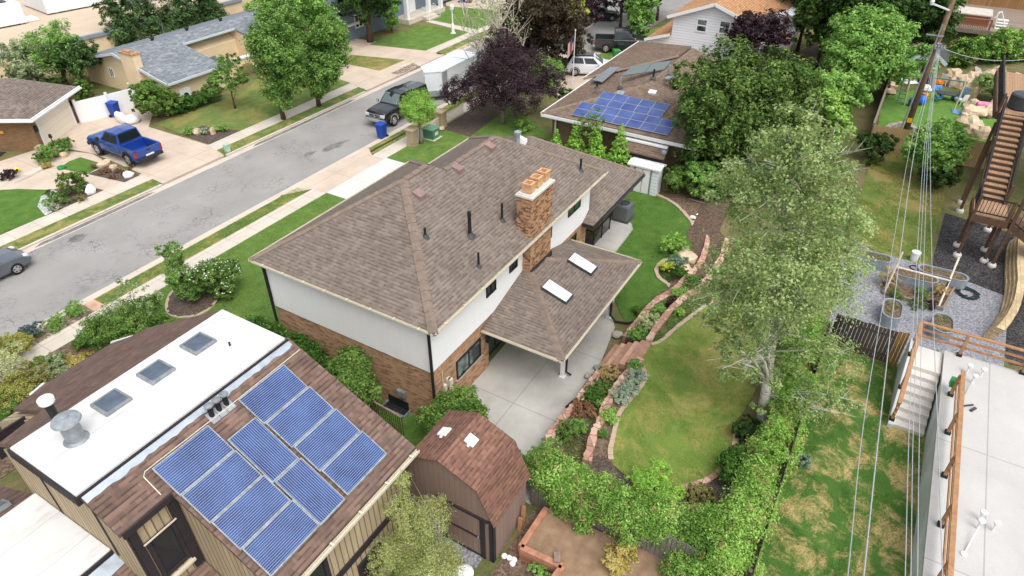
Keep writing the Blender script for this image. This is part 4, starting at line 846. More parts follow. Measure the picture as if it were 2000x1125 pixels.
# the lot lies a little lower: house set back about the same sight lines
F.location = (40*1.06, 52.8*1.06, -1.2); F.scale = (1.06,)*3
# brick ranch with garage, far left
g0 = Vector((20.75,50.0,0)); ga = R(31.6)
GH = thing('brown_brick_house', 'brown brick house with a cream garage door at the left edge across the street', 'house', (20.75,50.0,0))
def gl(a, b_, z=0): return (20.75+a*math.cos(ga)-b_*math.sin(ga), 50.0+a*math.sin(ga)+b_*math.cos(ga), z)
def gbox(mb, a0, b0, z0, a1, b1, z1):
    v = [gl(a,b_,z) for z in (z0,z1) for a, b_ in ((a0,b0),(a1,b0),(a1,b1),(a0,b1))]; return mb.add(v, [(0,3,2,1),(4,5,6,7),(0,1,5,4),(1,2,6,5),(2,3,7,6),(3,0,4,7)])
b = MB(); gbox(b,.55,.5,-.1,5.9,14,2.42); b.build('brick_wall', M_['brickwall_g'], GH)
b = MB(); slab(b, [[gl(-.05,0,2.5),gl(6.4,0,2.5),gl(4.9,3.4,3.65),gl(3.2,3.4,3.65)],[gl(-.05,0,2.5),gl(3.2,3.4,3.65),gl(3.2,15,3.65),gl(-.05,15,2.5)],[gl(6.4,0,2.5),gl(6.4,15,2.5),gl(4.9,15,3.65),gl(4.9,3.4,3.65)],[gl(3.2,3.4,3.65),gl(4.9,3.4,3.65),gl(4.9,15,3.65),gl(3.2,15,3.65)]], .1); gr = b.build('roof', M_['roof_g'], GH)
b = MB(); b.bar(gl(-.1,-.04,2.44),gl(6.45,-.04,2.44),.1,.22); b.bar(gl(-.1,-.04,2.44),gl(-.1,15,2.44),.1,.22); b.bar(gl(-.15,-.1,2.38),gl(6.5,-.1,2.38),.12,.1); b.build('fascia', M_['whitemetal'], GH)
b = MB(); gbox(b,.9,.44,1.9,5.4,.499,2.4); b.build('garage_lintel', M_['tan'], GH)
b = MB(); gbox(b,1.1,.46,0,5.1,.497,1.88); d = b.build('garage_door', boards('cream_garage_door', hx('e6ddcb'), .5, .03, 1, .8, .03, .6, False), GH)
b = MB(); gbox(b,.95,.42,0,1.1,.498,2.0); gbox(b,5.1,.42,0,5.25,.498,2.0); gbox(b,1.1,.42,1.88,5.1,.455,2.0); b.build('door_frame', M_['whitemetal'], d)
for a_ in (.72,5.5): b = MB(); gbox(b,a_-.1,.33,1.35,a_+.1,.498,1.75); b.build('wall_lamp', M_['black'], GH)
b = MB(); gbox(b,.47,2.6,1.3,.548,4.0,1.5); b.build('sign_board', plain('gold_sign', hx('d3a24a'), .5), GH)
b = MB(); q = [gl(.4,6.6,2.72),gl(1.8,6.6,3.22),gl(1.8,9.4,3.22),gl(.4,9.4,2.72)]; slab(b,[q],.05); b.build('solar_panel', M_['sky_lens'], gr)
b = MB(); b.prism([gl(-.3,-1.2)[:2],gl(1.3,-1.2)[:2],gl(1.3,-.75)[:2],gl(.2,-.75)[:2],gl(.2,.4)[:2],gl(-.3,.4)[:2]],0,.62); pw = tag(b.build('planter_wall', M_['pillar']),'low pale brick planter wall beside the cream garage door','planter wall'); b = MB(); b.prism([gl(-.4,-1.3)[:2],gl(1.4,-1.3)[:2],gl(1.4,-.7)[:2],gl(.25,-.7)[:2],gl(.25,.4)[:2],gl(-.4,.4)[:2]],.62,.72); b.build('cap_stone', M_['walk'], pw)
b = MB(); q = gl(-.1,-.9,.72); b.cyl(q,.03,.5,6); b.lathe((q[0],q[1],1.2),[(.05,0),(.12,.05),(.1,.25),(.02,.32)],8); tag(b.build('post_lamp', M_['black']),'small black lamp standing on the pale brick planter wall','lamp')
for i, (x, y) in enumerate(((18.9,52.3),(18.4,53.1),(19.3,51.6))): pass
b = MB(); gbox(b,-.55,2.9,0,.3,6.2,.05); bn = tag(b.build('display_tray', M_['trimdark']),'dark tray of small ornaments against the brown brick wall','tray')
for i,(bb,col,h) in enumerate(((3.3,'whitemetal',.5),(4.4,'bluebin',.4),(5.2,'whitemetal',.35))):
    if col not in M_: M_[col] = plain('blue_plastic', hx('24479c'), .45, amt=.08)
    q = gl(-.1,bb,.05); b = MB(); b.lathe(q,[(.12,0),(.2,h*.3),(.16,h*.7),(.03,h)],10); tag(b.build('garden_ornament', M_[col]),['tall white ornament at the right end of the dark tray','blue ornament in the middle of the dark tray','small white ornament at the left end of the dark tray'][i],'ornament',group='ornaments on the dark tray')
# steps of the courtyard
b = MB(); b.prism(A2([(-30,355),(30,350),(60,337),(82,327),(84,333),(62,345),(32,358),(-30,365)]),0,.12); sp = b.build('courtyard_step', M_['walk'], struct=True)
# commercial block behind
roofp = A2([(-60,112),(0,105),(60,95),(140,77),(230,57),(380,20),(470,-3),(640,-60),(500,-250),(-600,-150),(-400,180)], 2.5)
CB = tag(MB().prism(roofp, -.1, 2.3).build('flat_roof_building', M_['tan']), 'long flat-roofed beige commercial building behind the houses at top left', 'building')
ct = Vector(CB.location); ROOTLOC[CB.name] = ct
CB_roof = MB().prism(roofp, 2.3, 2.36).build('flat_roof', concrete('beige_roof_membrane', hx('c4b29c'), None, .05, .1), CB)
b = MB()
for i in range(6): b.bar((*roofp[i],2.42),(*roofp[i+1],2.42),.35,.3)
b.build('parapet_cap', plain('grey_coping', hx('87929a'), .6), CB)
def hvac(px, sx, sy, h, rz, label):
    q = at(*px, 2.4); k_ = 0; r_ = thing('rooftop_unit', label, 'rooftop unit', (q.x,q.y,2.36), 0, 'white rooftop units on the beige roof')
    b = MB(); b.obox((q.x,q.y,2.36+h/2+.15),(sx,sy,h),rz); b.build('housing', boards('ribbed_white_panel',(.78,.78,.8),.3,.1,0,.75,.02,.5,False) if k_ == 0 else M_['lap'], r_)
    b = MB()
    for i in (-1,1): b.obox((q.x+i*sx*.35*math.cos(rz),q.y+i*sx*.35*math.sin(rz),2.36+.08),(.15,sy,.15),rz)
    b.build('skid', M_['steel'], r_); b = MB(); b.obox((q.x,q.y,2.36+h+.2),(sx*.5,sy*.5,.12),rz); b.build('fan_grille', M_['darkgrey'], r_)
    return r_
hvac((125,10),5.5,6,1.5,-.15,'large ribbed white rooftop unit at the top left edge of the photo')
hvac((5,45),3,4,1.8,-.15,'white rooftop unit cut off by the left edge above the sumac tree')
q = at(57,40,2.4); b = MB(); b.obox((q.x,q.y,2.5),(1.4,1.0,.22),-.15); b.obox((q.x,q.y,2.68),(1.0,.7,.14),-.15); tag(b.build('roof_hatch', M_['whitemetal']),'small white hatch on the beige flat roof between the rooftop units','roof hatch')
q = at(270,2,2.4); b = MB(); b.obox((q.x,q.y,2.6),(3,2.5,.5),-.15); b.obox((q.x,q.y,2.95),(2.2,1.8,.2),-.15); tag(b.build('roof_curb', M_['steel']),'low grey curb box on the beige flat roof near the dark cedars','roof box')
# blue-grey house with white porch
P = thing('blue_grey_house', 'blue-grey house with white porch columns behind the dark tree at top centre', 'house', (64,53,0))
b = MB(); b.box(60,50.6,.3,76,60,5.6); b.box(51.5,55,0,60,60,3.2); b.build('siding_wall', M_['bluegrey'], P)
b = MB()
for x in (60.1,64.0,66.3): b.box(x-.2,48.7,.5,x+.2,49.1,5.0)
b.box(59.8,48.6,5.0,66.6,50.6,5.25); b.build('porch_column', M_['whitemetal'], P)
b = MB(); b.box(59.8,48.5,0,66.6,50.6,.5); b.box(62.2,47.6,0,64.2,48.5,.17); b.box(62.2,47.9,.17,64.2,48.5,.34); b.build('porch_floor', M_['walk'], P)
b = MB(); b.box(62.6,50.52,.5,63.7,50.598,2.6); b.build('door', M_['whitemetal'], P)
b = MB(); b.tube([(62.2,48.4,.5),(62.2,48.4,1.4),(62.2,47.5,1.0),(62.2,47.5,.05)],.03,6); b.tube([(64.2,48.4,.5),(64.2,48.4,1.4),(64.2,47.5,1.0),(64.2,47.5,.05)],.03,6); b.build('handrail', M_['whitemetal'], P)
b = MB(); slab(b, [[(51,49.5,3.0),(60,49.5,3.0),(60,55,4.4),(51,55,4.4)],[(51,60.5,3),(60,60.5,3),(60,55,4.4),(51,55,4.4)]],.12); b.build('garage_roof', M_['roof_f'], P)
b = MB(); b.box(51.6,50,0,59.9,55,3.0); k = b.build('garage_wall', M_['bluegrey'], P)
b = MB(); b.box(51.52,50.6,0.02,51.598,54.2,2.4); b.build('garage_door', M_['whitemetal'], P)
window(P,(53,49.999,1.0),(1,0,0),(0,-1,0),1.2,1.3,M_['whitemetal'],M_['glass'],.1,.05,1)
# white house with the tan roof
E_ = thing('white_siding_house', 'white lap-sided house with a tan shingle roof and a white balcony at top right', 'house', (64,15,0))
b = MB(); xprism(b, [(13.2,-.1),(13.2,5.2),(15.69,5.95),(19.2,4.7),(19.2,-.1)], 60, 74); xprism(b, [(19.2,-.1),(19.2,3.0),(21.2,2.4),(21.2,-.1)], 60, 72); b.build('siding_wall', M_['lap'], E_)
b = MB(); slab(b, [[(59.6,19.6,4.68),(75,19.6,4.68),(75,15.69,6.17),(59.6,15.69,6.17)],[(59.6,12.8,5.15),(75,10.4,4.3),(75,15.69,6.17),(59.6,15.69,6.17)],[(63.5,12.3,5.0),(75,9.0,3.9),(75,12.8,5.15),(64,12.8,5.16)],[(59.6,21.5,2.5),(74,21.5,2.5),(74,19.2,3.25),(59.6,19.2,3.25)]], .16); er = b.build('roof', M_['roof_e'], E_)
for a_ in (((59.56,19.65,4.6),(59.56,15.69,6.08),.06,.26),((59.56,15.69,6.08),(59.56,12.8,5.06),.06,.26),((59.56,21.5,2.42),(59.56,19.2,3.15),.06,.22),((63.8,12.5,4.95),(66,9.5,4.4),.08,.22)): b = MB(); b.bar(*a_); b.build('bargeboard', M_['whitemetal'], E_)
for y, z in ((17.1,3.65),(15.15,3.75)): window(E_,(59.999,y,z),(0,-1,0),(-1,0,0),.95,1.1,M_['whitemetal'],M_['glass_c'],.09,.06,0,1)
b = MB(); b.box(65.5,9.9,2.6,72,13.2,4.6); b.build('siding_wall', M_['lap'], E_)
b = MB(); b.box(63.4,9.6,2.35,65.5,12.2,2.65); k = b.build('balcony', M_['whitemetal'], E_)
b = MB()
for y in (9.65,10.9,12.15): b.box(63.42,y-.05,2.65,63.52,y+.05,3.75)
for z in (3.7,3.2): b.box(63.42,9.6,z,63.52,12.2,z+.1); b.box(63.52,9.6,z,65.5,9.7,z+.1)
b.build('railing', M_['whitemetal'], k); b = MB(); b.box(63.46,9.7,2.66,63.48,12.1,3.6); b.build('railing_infill', M_['redwood'], k)
for y in (9.7,12.1): b = MB(); b.box(63.5,y-.06,0,63.62,y+.06,2.35); b.build('balcony_post', M_['whitemetal'], k)
b = MB(); b.box(65.43,10.3,2.66,65.498,12.2,4.4); c = b.build('sliding_door', M_['whitemetal'], E_); b = MB(); b.box(65.4,10.4,2.72,65.428,11.2,4.3); b.build('pane', M_['tan'], c); b = MB(); b.box(65.4,11.25,2.72,65.428,12.1,4.3); b.build('pane', M_['glass'], c)
# little shed at the end of the play yard
SS = thing('play_yard_shed', 'small grey shed with a dark gable roof behind the play yard swing frame', 'shed', (66,-1,.85))
b = MB(); b.box(64.6,-2.0,.85,67.4,.1,2.9); b.build('grey_wall', plain('grey_siding', hx('a59d95'), .85), SS); b = MB(); b.box(64.55,-1.6,.9,64.599,-.7,2.6); b.build('door', M_['glass'], SS)
b = MB(); slab(b, [[(64.2,-2.3,2.75),(67.8,-2.3,2.75),(67.8,-.95,3.7),(64.2,-.95,3.7)],[(64.2,.4,2.75),(67.8,.4,2.75),(67.8,-.95,3.7),(64.2,-.95,3.7)]],.1); b.build('roof', M_['darkgrey'], SS)
b = MB(); b.bar((64.17,-2.3,2.72),(64.17,-.95,3.68),.05,.25); b.bar((64.17,-.95,3.68),(64.17,.4,2.72),.05,.25); xprism(b,[(-2.1,2.85),(-.95,3.6),(.2,2.85)],64.3,64.5); b.build('gable_board', M_['facia'], SS)
# hot tub deck on the slope
HD = thing('hot_tub_deck', 'raised wooden deck with brown slat railing and steps at the top right', 'deck', (80,-4,UPZ))
b = MB(); b.box(77.5,-8.5,2.5,88,-1.6,2.66); b.build('floor', M_['deckwood'], HD)
b = MB()
for y in (-1.7,-4.9,-8.3): b.box(77.6,y-.1,.85,77.8,y+.1,2.5)
b.build('post', M_['greywood'], HD); b = MB(); b.box(77.4,-8.5,2.3,77.498,-1.6,2.68); b.build('rim_board', M_['greywood'], HD)
b = MB()
for k in range(22): b.box(77.55,-1.8-k*.14,2.75,77.6,-1.86-k*.14,3.5)
b.box(77.5,-5.0,3.5,77.66,-1.6,3.6); b.box(77.5,-1.8,2.66,77.7,-1.6,3.9); b.box(77.5,-5.1,2.66,77.66,-4.95,3.6); b.build('slat_railing', M_['redwood'], HD)
b = MB()
for k in range(4): b.box(80+k*.5,-8.6-k*.4,2.3-k*.35,86,-8.55-(k+1)*.4+.02,2.4-k*.35)
b.build('steps', M_['deckwood'], HD)
HT = thing('hot_tub', 'square brown hot tub under a pale grey padded cover on the deck', 'hot tub', (80.3,-3.6,2.66)); b = MB(); b.box(79,-4.9,2.66,81.6,-2.2,3.5); b.build('tub', M_['redwood'], HT); b = MB(); b.box(78.9,-5.0,3.5,81.7,-2.1,3.68); b.build('cover', plain('pale_grey_cover', hx('c3bcb2'), .7), HT, bevel=.06)
b = MB()
for k in range(4): b.box(78.6+.25*k,-6.4,2.66+.2*k,79.1+.25*k,-5.5,2.72+.2*k)
b.bar((78.7,-5.5,2.66),(78.9,-5.3,4.0),.06); b.bar((79.2,-6.4,2.66),(79.6,-5.6,4.0),.06); b.bar((78.9,-5.3,4.0),(79.6,-5.6,4.0),.06); b.bar((79.6,-5.6,4.0),(79.5,-5.2,3.4),.06); tag(b.build('hot_tub_steps', M_['whitemetal']),'white plastic steps with handrail beside the covered hot tub','steps')
b = MB(); b.box(88,-14,.85,96,0,7); wb = tag(b.build('wooden_house_wall', M_['woodwall']),'orange wood wall of the house behind the hot tub deck','house')
b = MB(); b.tube([at(1925,58,2.6),at(1916,70,1.9),at(1912,82,1.2),at(1909,90,.9)],.12,8); tag(b.build('drain_slide', M_['cream']),'pale curved drain pipe running down from the hot tub deck','pipe')
# ---------------------------------------------------------------- concrete terrace on the right, steps, cedar rails
RT = thing('concrete_terrace', 'white concrete roof terrace with formed grey side wall at the right edge', 'terrace', (18,-8,UPZ))
b = MB(); b.prism([(4,-4.65),(26.0,-4.5),(26.1,-14),(4,-14)], UPZ, 2.22); b.build('side_wall', M_['wallc'], RT)
b = MB(); b.prism([(4,-4.6),(26.03,-4.45),(26.13,-14),(4,-14)], 2.222, 2.36); b.build('floor', M_['deckc'], RT)
ST = thing('concrete_stairs', 'white concrete stairs rising to the terrace beside the patchy lawn', 'stairs', (24,-4,UPZ))
b = MB(); n = 8
for k in range(n): b.box(22.3+k*.325,-4.44,.6,25.98,-3.4,UPZ+.17*(k+1))
b.build('steps', M_['stairc'], ST)
b = MB(); xprism_ = [(22.2,.7),(22.2,1.05),(24.9,2.45),(26.05,2.45),(26.05,.7)]
v = [(x,-3.4,z) for x, z in xprism_]+[(x,-3.22,z) for x, z in xprism_]; m = len(xprism_); b.add(v, [tuple(range(m)),tuple(range(2*m-1,m-1,-1))]+[(i,m+i,m+(i+1)%m,(i+1)%m) for i in range(m)]); b.build('stringer_wall', M_['wallc'], ST)
def railing(label, pts, h, post_at, cap=.14, rails=(.38,.68), base=True, loc=None):
    r_ = thing('cedar_railing', label, 'railing', loc or tuple(pts[0]), 0, 'cedar railings of the white terrace')
    b = MB()
    for p, q in zip(pts, pts[1:]):
        p, q = Vector(p), Vector(q); b.bar(p+Vector((0,0,h)),q+Vector((0,0,h)),cap,.05)
    b.build('top_rail', M_['cedar'], r_)
    for f in rails:
        b = MB()
        for p, q in zip(pts, pts[1:]):
            p, q = Vector(p), Vector(q); b.bar(p+Vector((0,0,h*f)),q+Vector((0,0,h*f)),.045,.09)
        b.build('mid_rail', M_['cedar'], r_)
    for p in post_at:
        b = MB(); b.box(p[0]-.05,p[1]-.05,p[2]+.04,p[0]+.05,p[1]+.05,p[2]+h-.03); k = b.build('post', M_['cedar'], r_); b = MB(); b.box(p[0]-.09,p[1]-.09,p[2],p[0]+.09,p[1]+.09,p[2]+.1); b.build('post_base', M_['black'], k)
    return r_
railing('cedar railing across the far end of the white terrace', [(25.95,-3.35,2.36),(25.98,-5.0,2.36),(26.05,-10,2.36)], 1.0, [(25.95,-3.4,2.36),(25.92,-4.95,2.36),(25.98,-7.05,2.36),(25.98,-9.2,2.36)])
railing('long cedar railing along the edge of the white terrace above the patchy lawn', [(23.6,-4.85,2.36),(6,-4.95,2.36)], 1.0, [(23.3,-4.78,2.36),(21.2,-4.8,2.36),(19.1,-4.82,2.36),(17.0,-4.84,2.36),(14.9,-4.86,2.36),(12.8,-4.88,2.36)])
railing('sloping cedar railing on the outer side of the concrete stairs', [(22.3,-3.3,1.1),(24.9,-3.3,2.42),(25.9,-3.3,2.42)], .95, [(22.4,-3.3,1.1),(23.6,-3.3,1.72),(24.9,-3.3,2.4)])
for i, (px, lab) in enumerate((((1888,728),'left'),((1915,735),'right'),((1898,748),'front'),((1912,1015),'back one of the lower trio'),((1908,1032),'front one of the lower trio'),((1938,1036),'right one of the lower trio'))):
    q = at(*px, 2.36); r_ = thing('vent_stack', ('short white mushroom vent, %s of the far trio on the terrace' % lab) if i < 3 else 'short white mushroom vent, %s on the terrace' % lab, 'vent', (q.x,q.y,2.36), 0, 'white mushroom vents on the terrace')
    b = MB(); b.cyl((q.x,q.y,2.36),.03,.45,8); b.build('stem', M_['whitemetal'], r_); b = MB(); b.lathe((q.x,q.y,2.72),[(.04,-.1),(.07,-.08),(.1,0),(.1,.04),(.05,.07)],14); b.build('cap', M_['whitemetal'], r_)
q0, q1 = at(1882,1083,2.36), at(1911,1030,2.6); b = MB(); b.tube([q0,q1],.022,6); b.lathe((q0.x,q0.y,2.36),[(.09,0),(.09,.05)],12); tag(b.build('conduit_pole', M_['whitemetal']),'thin white pole leaning from its round base to the lower vents','pole')
q0, q1 = at(1880,780,2.37), at(1900,740,2.5); b = MB(); b.tube([q0,q1],.015,6); tag(b.build('conduit_pole', M_['flash']),'thin grey rod lying from the rail to the far vents','pole')
q = at(1858,752,2.6); b = MB(); b.obox((q.x,q.y,2.75),(.3,.16,.3)); k = tag(b.build('green_basket', plain('green_plastic', hx('2f9a55'), .5)),'small green basket hanging on the cedar rail of the terrace','basket')
q = at(1888,793,2.37); b = MB(); b.obox((q.x,q.y,2.4),(.5,.05,.04),-.9); b.obox((q.x-.1,q.y-.2,2.4),(.3,.09,.05),-.5); tag(b.build('clamp_tool', M_['darkgrey']),'dark hand tool lying on the white terrace near the rail','tool')
# ---------------------------------------------------------------- brown wooden stair and deck, far right
BS = thing('brown_stair_deck', 'tall brown wooden deck stairs on posts with a landing at the right edge', 'stairs', (40,-5.5,UPZ))
b = MB(); b.box(36.6,-6.2,3.3,38.5,-4.75,3.42); b.build('landing', M_['tread'], BS)
b = MB(); b.box(36.5,-6.25,3.05,36.598,-4.7,3.42); b.box(36.6,-4.748,3.05,38.5,-4.66,3.42); b.box(36.6,-6.3,3.05,38.5,-6.202,3.42); b.build('rim_board', M_['brownwood'], BS)
n = 15
for k in range(n):
    x = 38.5+k*.36; z = 3.42+.18*(k+1)
    b = MB(); b.box(x,-5.98,z-.05,x+.33,-4.92,z); b.build('tread', M_['tread'], BS)
b = MB()
for k in range(n): x = 38.5+k*.36; z = 3.42+.18*(k+1); b.box(x+.02,-5.97,z-.18,x+.045,-4.93,z-.051)
b.build('risers', M_['brownwood'], BS)
for y in (-4.86,-6.04): b = MB(); b.bar((38.4,y,3.4),(43.9,y,6.05),.07,.32); b.build('stringer', M_['brownwood'], BS)
b = MB(); b.box(43.9,-12,6.0,52,-4.7,6.14); b.build('floor', M_['tread'], BS); b = MB(); b.box(43.8,-12,5.8,43.898,-4.7,6.15); b.box(43.9,-4.698,5.8,52,-4.6,6.15); b.build('rim_board', M_['brownwood'], BS)
def rail3(p, q, n, y=None):
    b = MB(); p, q = Vector(p), Vector(q); b.bar(p+Vector((0,0,.95)),q+Vector((0,0,.95)),.09,.05); b.bar(p+Vector((0,0,.15)),q+Vector((0,0,.15)),.05,.05)
    for k in range(n+1): r_ = p+(q-p)*(k/n); b.bar(r_+Vector((0,0,.15)),r_+Vector((0,0,.93)),.025,.025)
    return b.build('railing', M_['black'] if n > 3 else M_['brownwood'], BS)
rail3((38.5,-4.86,3.42),(43.9,-4.86,6.1),24); rail3((38.5,-6.04,3.42),(43.9,-6.04,6.1),24); rail3((36.62,-4.78,3.42),(36.62,-6.18,3.42),9); rail3((36.62,-4.78,3.42),(38.5,-4.78,3.42),9); rail3((43.95,-4.7,6.14),(52,-4.7,6.14),40); rail3((43.95,-6.2,6.14),(43.95,-12,6.14),26)
for x, y, z in ((36.62,-4.78,4.45),(36.62,-6.18,4.45),(38.5,-4.82,4.45),(38.5,-6.08,4.45),(41.2,-4.82,5.75),(41.2,-6.08,5.75),(43.9,-4.75,7.2),(43.9,-6.1,7.2)):
    b = MB(); b.box(x-.06,y-.06,z-1.15,x+.06,y+.06,z); b.build('rail_post', M_['brownwood'], BS)
for x, y, z in ((43.3,-4.8,5.8),(42.1,-4.8,5.2),(37.9,-4.85,3.1),(36.8,-4.9,3.1),(40.5,-6.2,4.3),(38.1,-6.1,3.1),(36.9,-6.1,3.1),(36.6,-6.45,6.0),(44.2,-8.5,5.8)):
    b = MB(); b.box(x-.07,y-.07,UPZ+.1,x+.07,y+.07,z); k = b.build('support_post', M_['brownwood'], BS); b = MB(); b.lathe((x,y,UPZ),[(.2,0),(.2,.12),(.15,.2)],10); b.build('footing', M_['stairc'], k)
b = MB()
for k in range(9): x = 36.8; y = -6.3-k*.3; b.box(36.7,y-.3,3.28-.18*k,38.0,y,3.33-.18*k)
b.bar((36.7,-6.3,3.2),(36.7,-9.2,1.5),.07,.3); b.bar((38.0,-6.3,3.2),(38.0,-9.2,1.5),.07,.3); b.build('lower_flight', M_['brownwood'], BS); rail3((36.68,-6.3,3.35),(36.68,-9.2,1.6),14)
b = MB(); q = at(1975,245,6.14); b.lathe((45.2,-5.75,6.14),[(.55,0),(.62,.1),(.62,.75),(.55,.82)],22); k = tag(b.build('round_hot_tub', M_['darkgrey']),'small round dark grey tub at the top of the brown stairs','tub')
# curved tan block wall under the stairs
bp_ = smooth_path(A2([(2010,470),(1975,480),(1968,530),(1968,570),(1960,610),(1945,640),(1925,665)], UPZ), 8); b = MB()
r_ = thing('block_wall', 'curved tan retaining wall of stacked blocks below the brown stairs', 'garden wall', tuple(bp_[10]))
for lv in range(4):
    b = MB(); off = lv*.09; ribbon(b, [(p.x,p.y-off) for p in bp_], .3, UPZ+lv*.2, UPZ+(lv+1)*.2-.02, .05); b.build('block_course', brick('tan_block', hx('cdb792'), hx('b39d7b'), hx('8f7d62'), .4, .2) if 'tan_block' not in bpy.data.materials else bpy.data.materials['tan_block'], r_)
# ---------------------------------------------------------------- fences
def board_fence(label, p, q, h, mat, z=0.0, group=None, name='wooden_fence', posts=True, n=None, cap=None, lean=0):
    p, q = Vector((*p, z)), Vector((*q, z)); d = (q-p); L = d.length; d.normalize(); nn = Vector((-d.y,d.x,0))
    r_ = thing(name, label, 'fence', tuple((p+q)/2), 0, group); b = MB(); k = 0; s = 0; rr = random.Random(label)
    while s < L-.05:
        w_ = .138; c0 = p+d*(s+.004); c1 = p+d*(min(L,s+w_-.006)); hh = h+rr.uniform(-.03,.03); o = nn*rr.uniform(-.008,.008)
        b.add([c0+o-nn*.01,c1+o-nn*.01,c1+o+nn*.01,c0+o+nn*.01]+[x+Vector((0,0,hh))+nn*lean for x in (c0+o-nn*.01,c1+o-nn*.01,c1+o+nn*.01,c0+o+nn*.01)],[(0,3,2,1),(4,5,6,7),(0,1,5,4),(1,2,6,5),(2,3,7,6),(3,0,4,7)]); s += .145
    b.build('boards', mat, r_)
    if posts:
        for k in range(int(L/2.4)+1):
            c = p+d*min(L,k*2.4)+nn*.08; b = MB(); b.box(c.x-.05,c.y-.05,z,c.x+.05,c.y+.05,z+h-.05); b.build('post', mat, r_)
        for zz in (.3,h-.35): b = MB(); b.bar(p+nn*.05+Vector((0,0,zz)),q+nn*.05+Vector((0,0,zz)),.05,.09); b.build('rail', mat, r_)
    if cap: b = MB(); b.bar(p+Vector((0,0,h+.03)),q+Vector((0,0,h+.03)),.14,.05); b.build('cap', cap, r_)
    return r_
board_fence('weathered brown board fence running back from the white metal shed', (37.45,11.2), (38.8,6.2), 1.5, M_['fence'])
board_fence('honey brown board fence below the rocks of the play yard', (48.9,-3.2), (49.2,-6.6), 1.75, M_['fence_lt'], UPZ)
board_fence('honey brown board fence behind the bright shrub and left of the pole', (48.5,1.0), (48.8,-1.6), 1.75, M_['fence_lt'], UPZ)
board_fence('long board fence with pale cap along the left side of the play yard', (48.8,1.05), (65,1.3), 1.7, M_['fence_dk'], UPZ, cap=M_['greywood'])
board_fence('dark gapped board fence between the gravel garden and the patchy lawn', (26.1,-.45), (26.1,-2.75), 1.65, M_['fence_dk'], UPZ)
board_fence('newer golden end panel of the dark gapped fence', (26.1,-2.76), (26.1,-3.15), 1.7, plain('golden_wood', hx('a8803e'), .8, amt=.2), UPZ, posts=False)
IVF = board_fence('grey weathered board fence buried in ivy behind the gambrel shed', (12.93,6.9), (12.93,-.5), 1.75, M_['fence_grey'], .02)
board_fence('dark board fence under the ivy along the patchy lawn', (12.6,-.42), (25.8,-.3), 1.6, M_['fence_dk'], UPZ)
board_fence('short dark board fence between the shed and the near house', (10.6,10.9), (13.6,10.55), 1.2, M_['fence_dk'])
r_ = thing('metal_railing', 'thin tan metal railing along the side yard by the round green shrub', 'railing', (12.5,11.5,0)); pa, pb = at(683,770,.6), at(786,830,.6); b = MB(); b.bar((pa.x,pa.y,1.0),(pb.x,pb.y,1.0),.06,.06); b.build('top_rail', M_['greywood'], r_); b = MB()
for k in range(26): c = pa+(pb-pa)*(k/25); b.bar((c.x,c.y,.02),(c.x,c.y,1.0),.02,.02)
b.build('bars', M_['brownwood'], r_)
# white vinyl fence across the street
r_ = thing('vinyl_fence', 'white vinyl privacy fence between the cream garage and the tan house', 'fence', (28,54.5,0)); q0, q1, q2 = at(160,241), at(221,226), at(272,212)
for a_, c_ in ((q0,q1),(q1,q2)):
    b = MB(); b.bar((a_[0],a_[1],.85),(c_[0],c_[1],.85),.06,1.65); b.build('panel', M_['whitemetal'], r_)
for a_ in (q0,q1,q2): b = MB(); b.box(a_[0]-.08,a_[1]-.08,0,a_[0]+.08,a_[1]+.08,1.85); b.build('post', M_['whitemetal'], r_)
# brick gate pillars with white railing
for i, (x, y, lab) in enumerate(((34.9,28.9,'pale brick pillar with stone cap beside the round-headed tree trunk'),(38.6,29.05,'pale brick pillar with stone cap nearer the purple plum tree'))):
    r_ = thing('brick_pillar', lab, 'pillar', (x,y,0), 0, 'brick pillars along the sidewalk'); b = MB(); b.box(x-.3,y-.3,0,x+.3,y+.3,1.2); b.build('shaft', M_['pillar'], r_); b = MB(); b.box(x-.37,y-.37,1.2,x+.37,y+.37,1.34); b.build('cap', plain('buff_cap', hx('c2ad94'), .85), r_, bevel=.02)
for x0_, x1_, lab in ((35.3,38.25,'white picket railing between the two brick pillars'),(38.95,41.5,'white picket railing running from the second pillar under the plum tree')):
    r_ = thing('picket_railing', lab, 'railing', ((x0_+x1_)/2,29.0,0), 0, 'white railings by the brick pillars'); b = MB(); b.box(x0_,28.98,.15,x1_,29.02,.2); b.box(x0_,28.98,.85,x1_,29.02,.9); b.build('rails', M_['cream'], r_); b = MB(); k = 0
    while x0_+k*.13 < x1_: b.box(x0_+k*.13,28.985,.03,x0_+k*.13+.03,29.015,.95); k += 1
    b.build('pickets', M_['cream'], r_)
# garden steps of red stone
M_['step_shade'] = plain('red_step_shade_tint', hx('a98470'), .9, amt=.2, scale=3, bump=.3); GS = thing('garden_steps', 'five red stone steps climbing from the patio to the upper lawn', 'steps', (21.4,7.2,0))
ea, eb = [Vector((*p, 0)) for p in A2([(1168,716),(1201,673)], .1)]
for k in range(5):
    o = Vector((.02*k, -.29*k, 0)); b = MB(); z = .17*(k+1); p0_, p1_ = ea+o, eb+o; dd = Vector((0,-.31 if k < 4 else -.55,0)); b.prism([tuple(p[:2]) for p in (p0_,p1_,p1_+dd,p0_+dd)], max(-.05, z-.4), z+.002*k); b.build('step', M_['paverstone'] if k % 2 else M_['step_shade'], GS, bevel=.03)  # every other step tinted darker, standing in for shading lines between treads
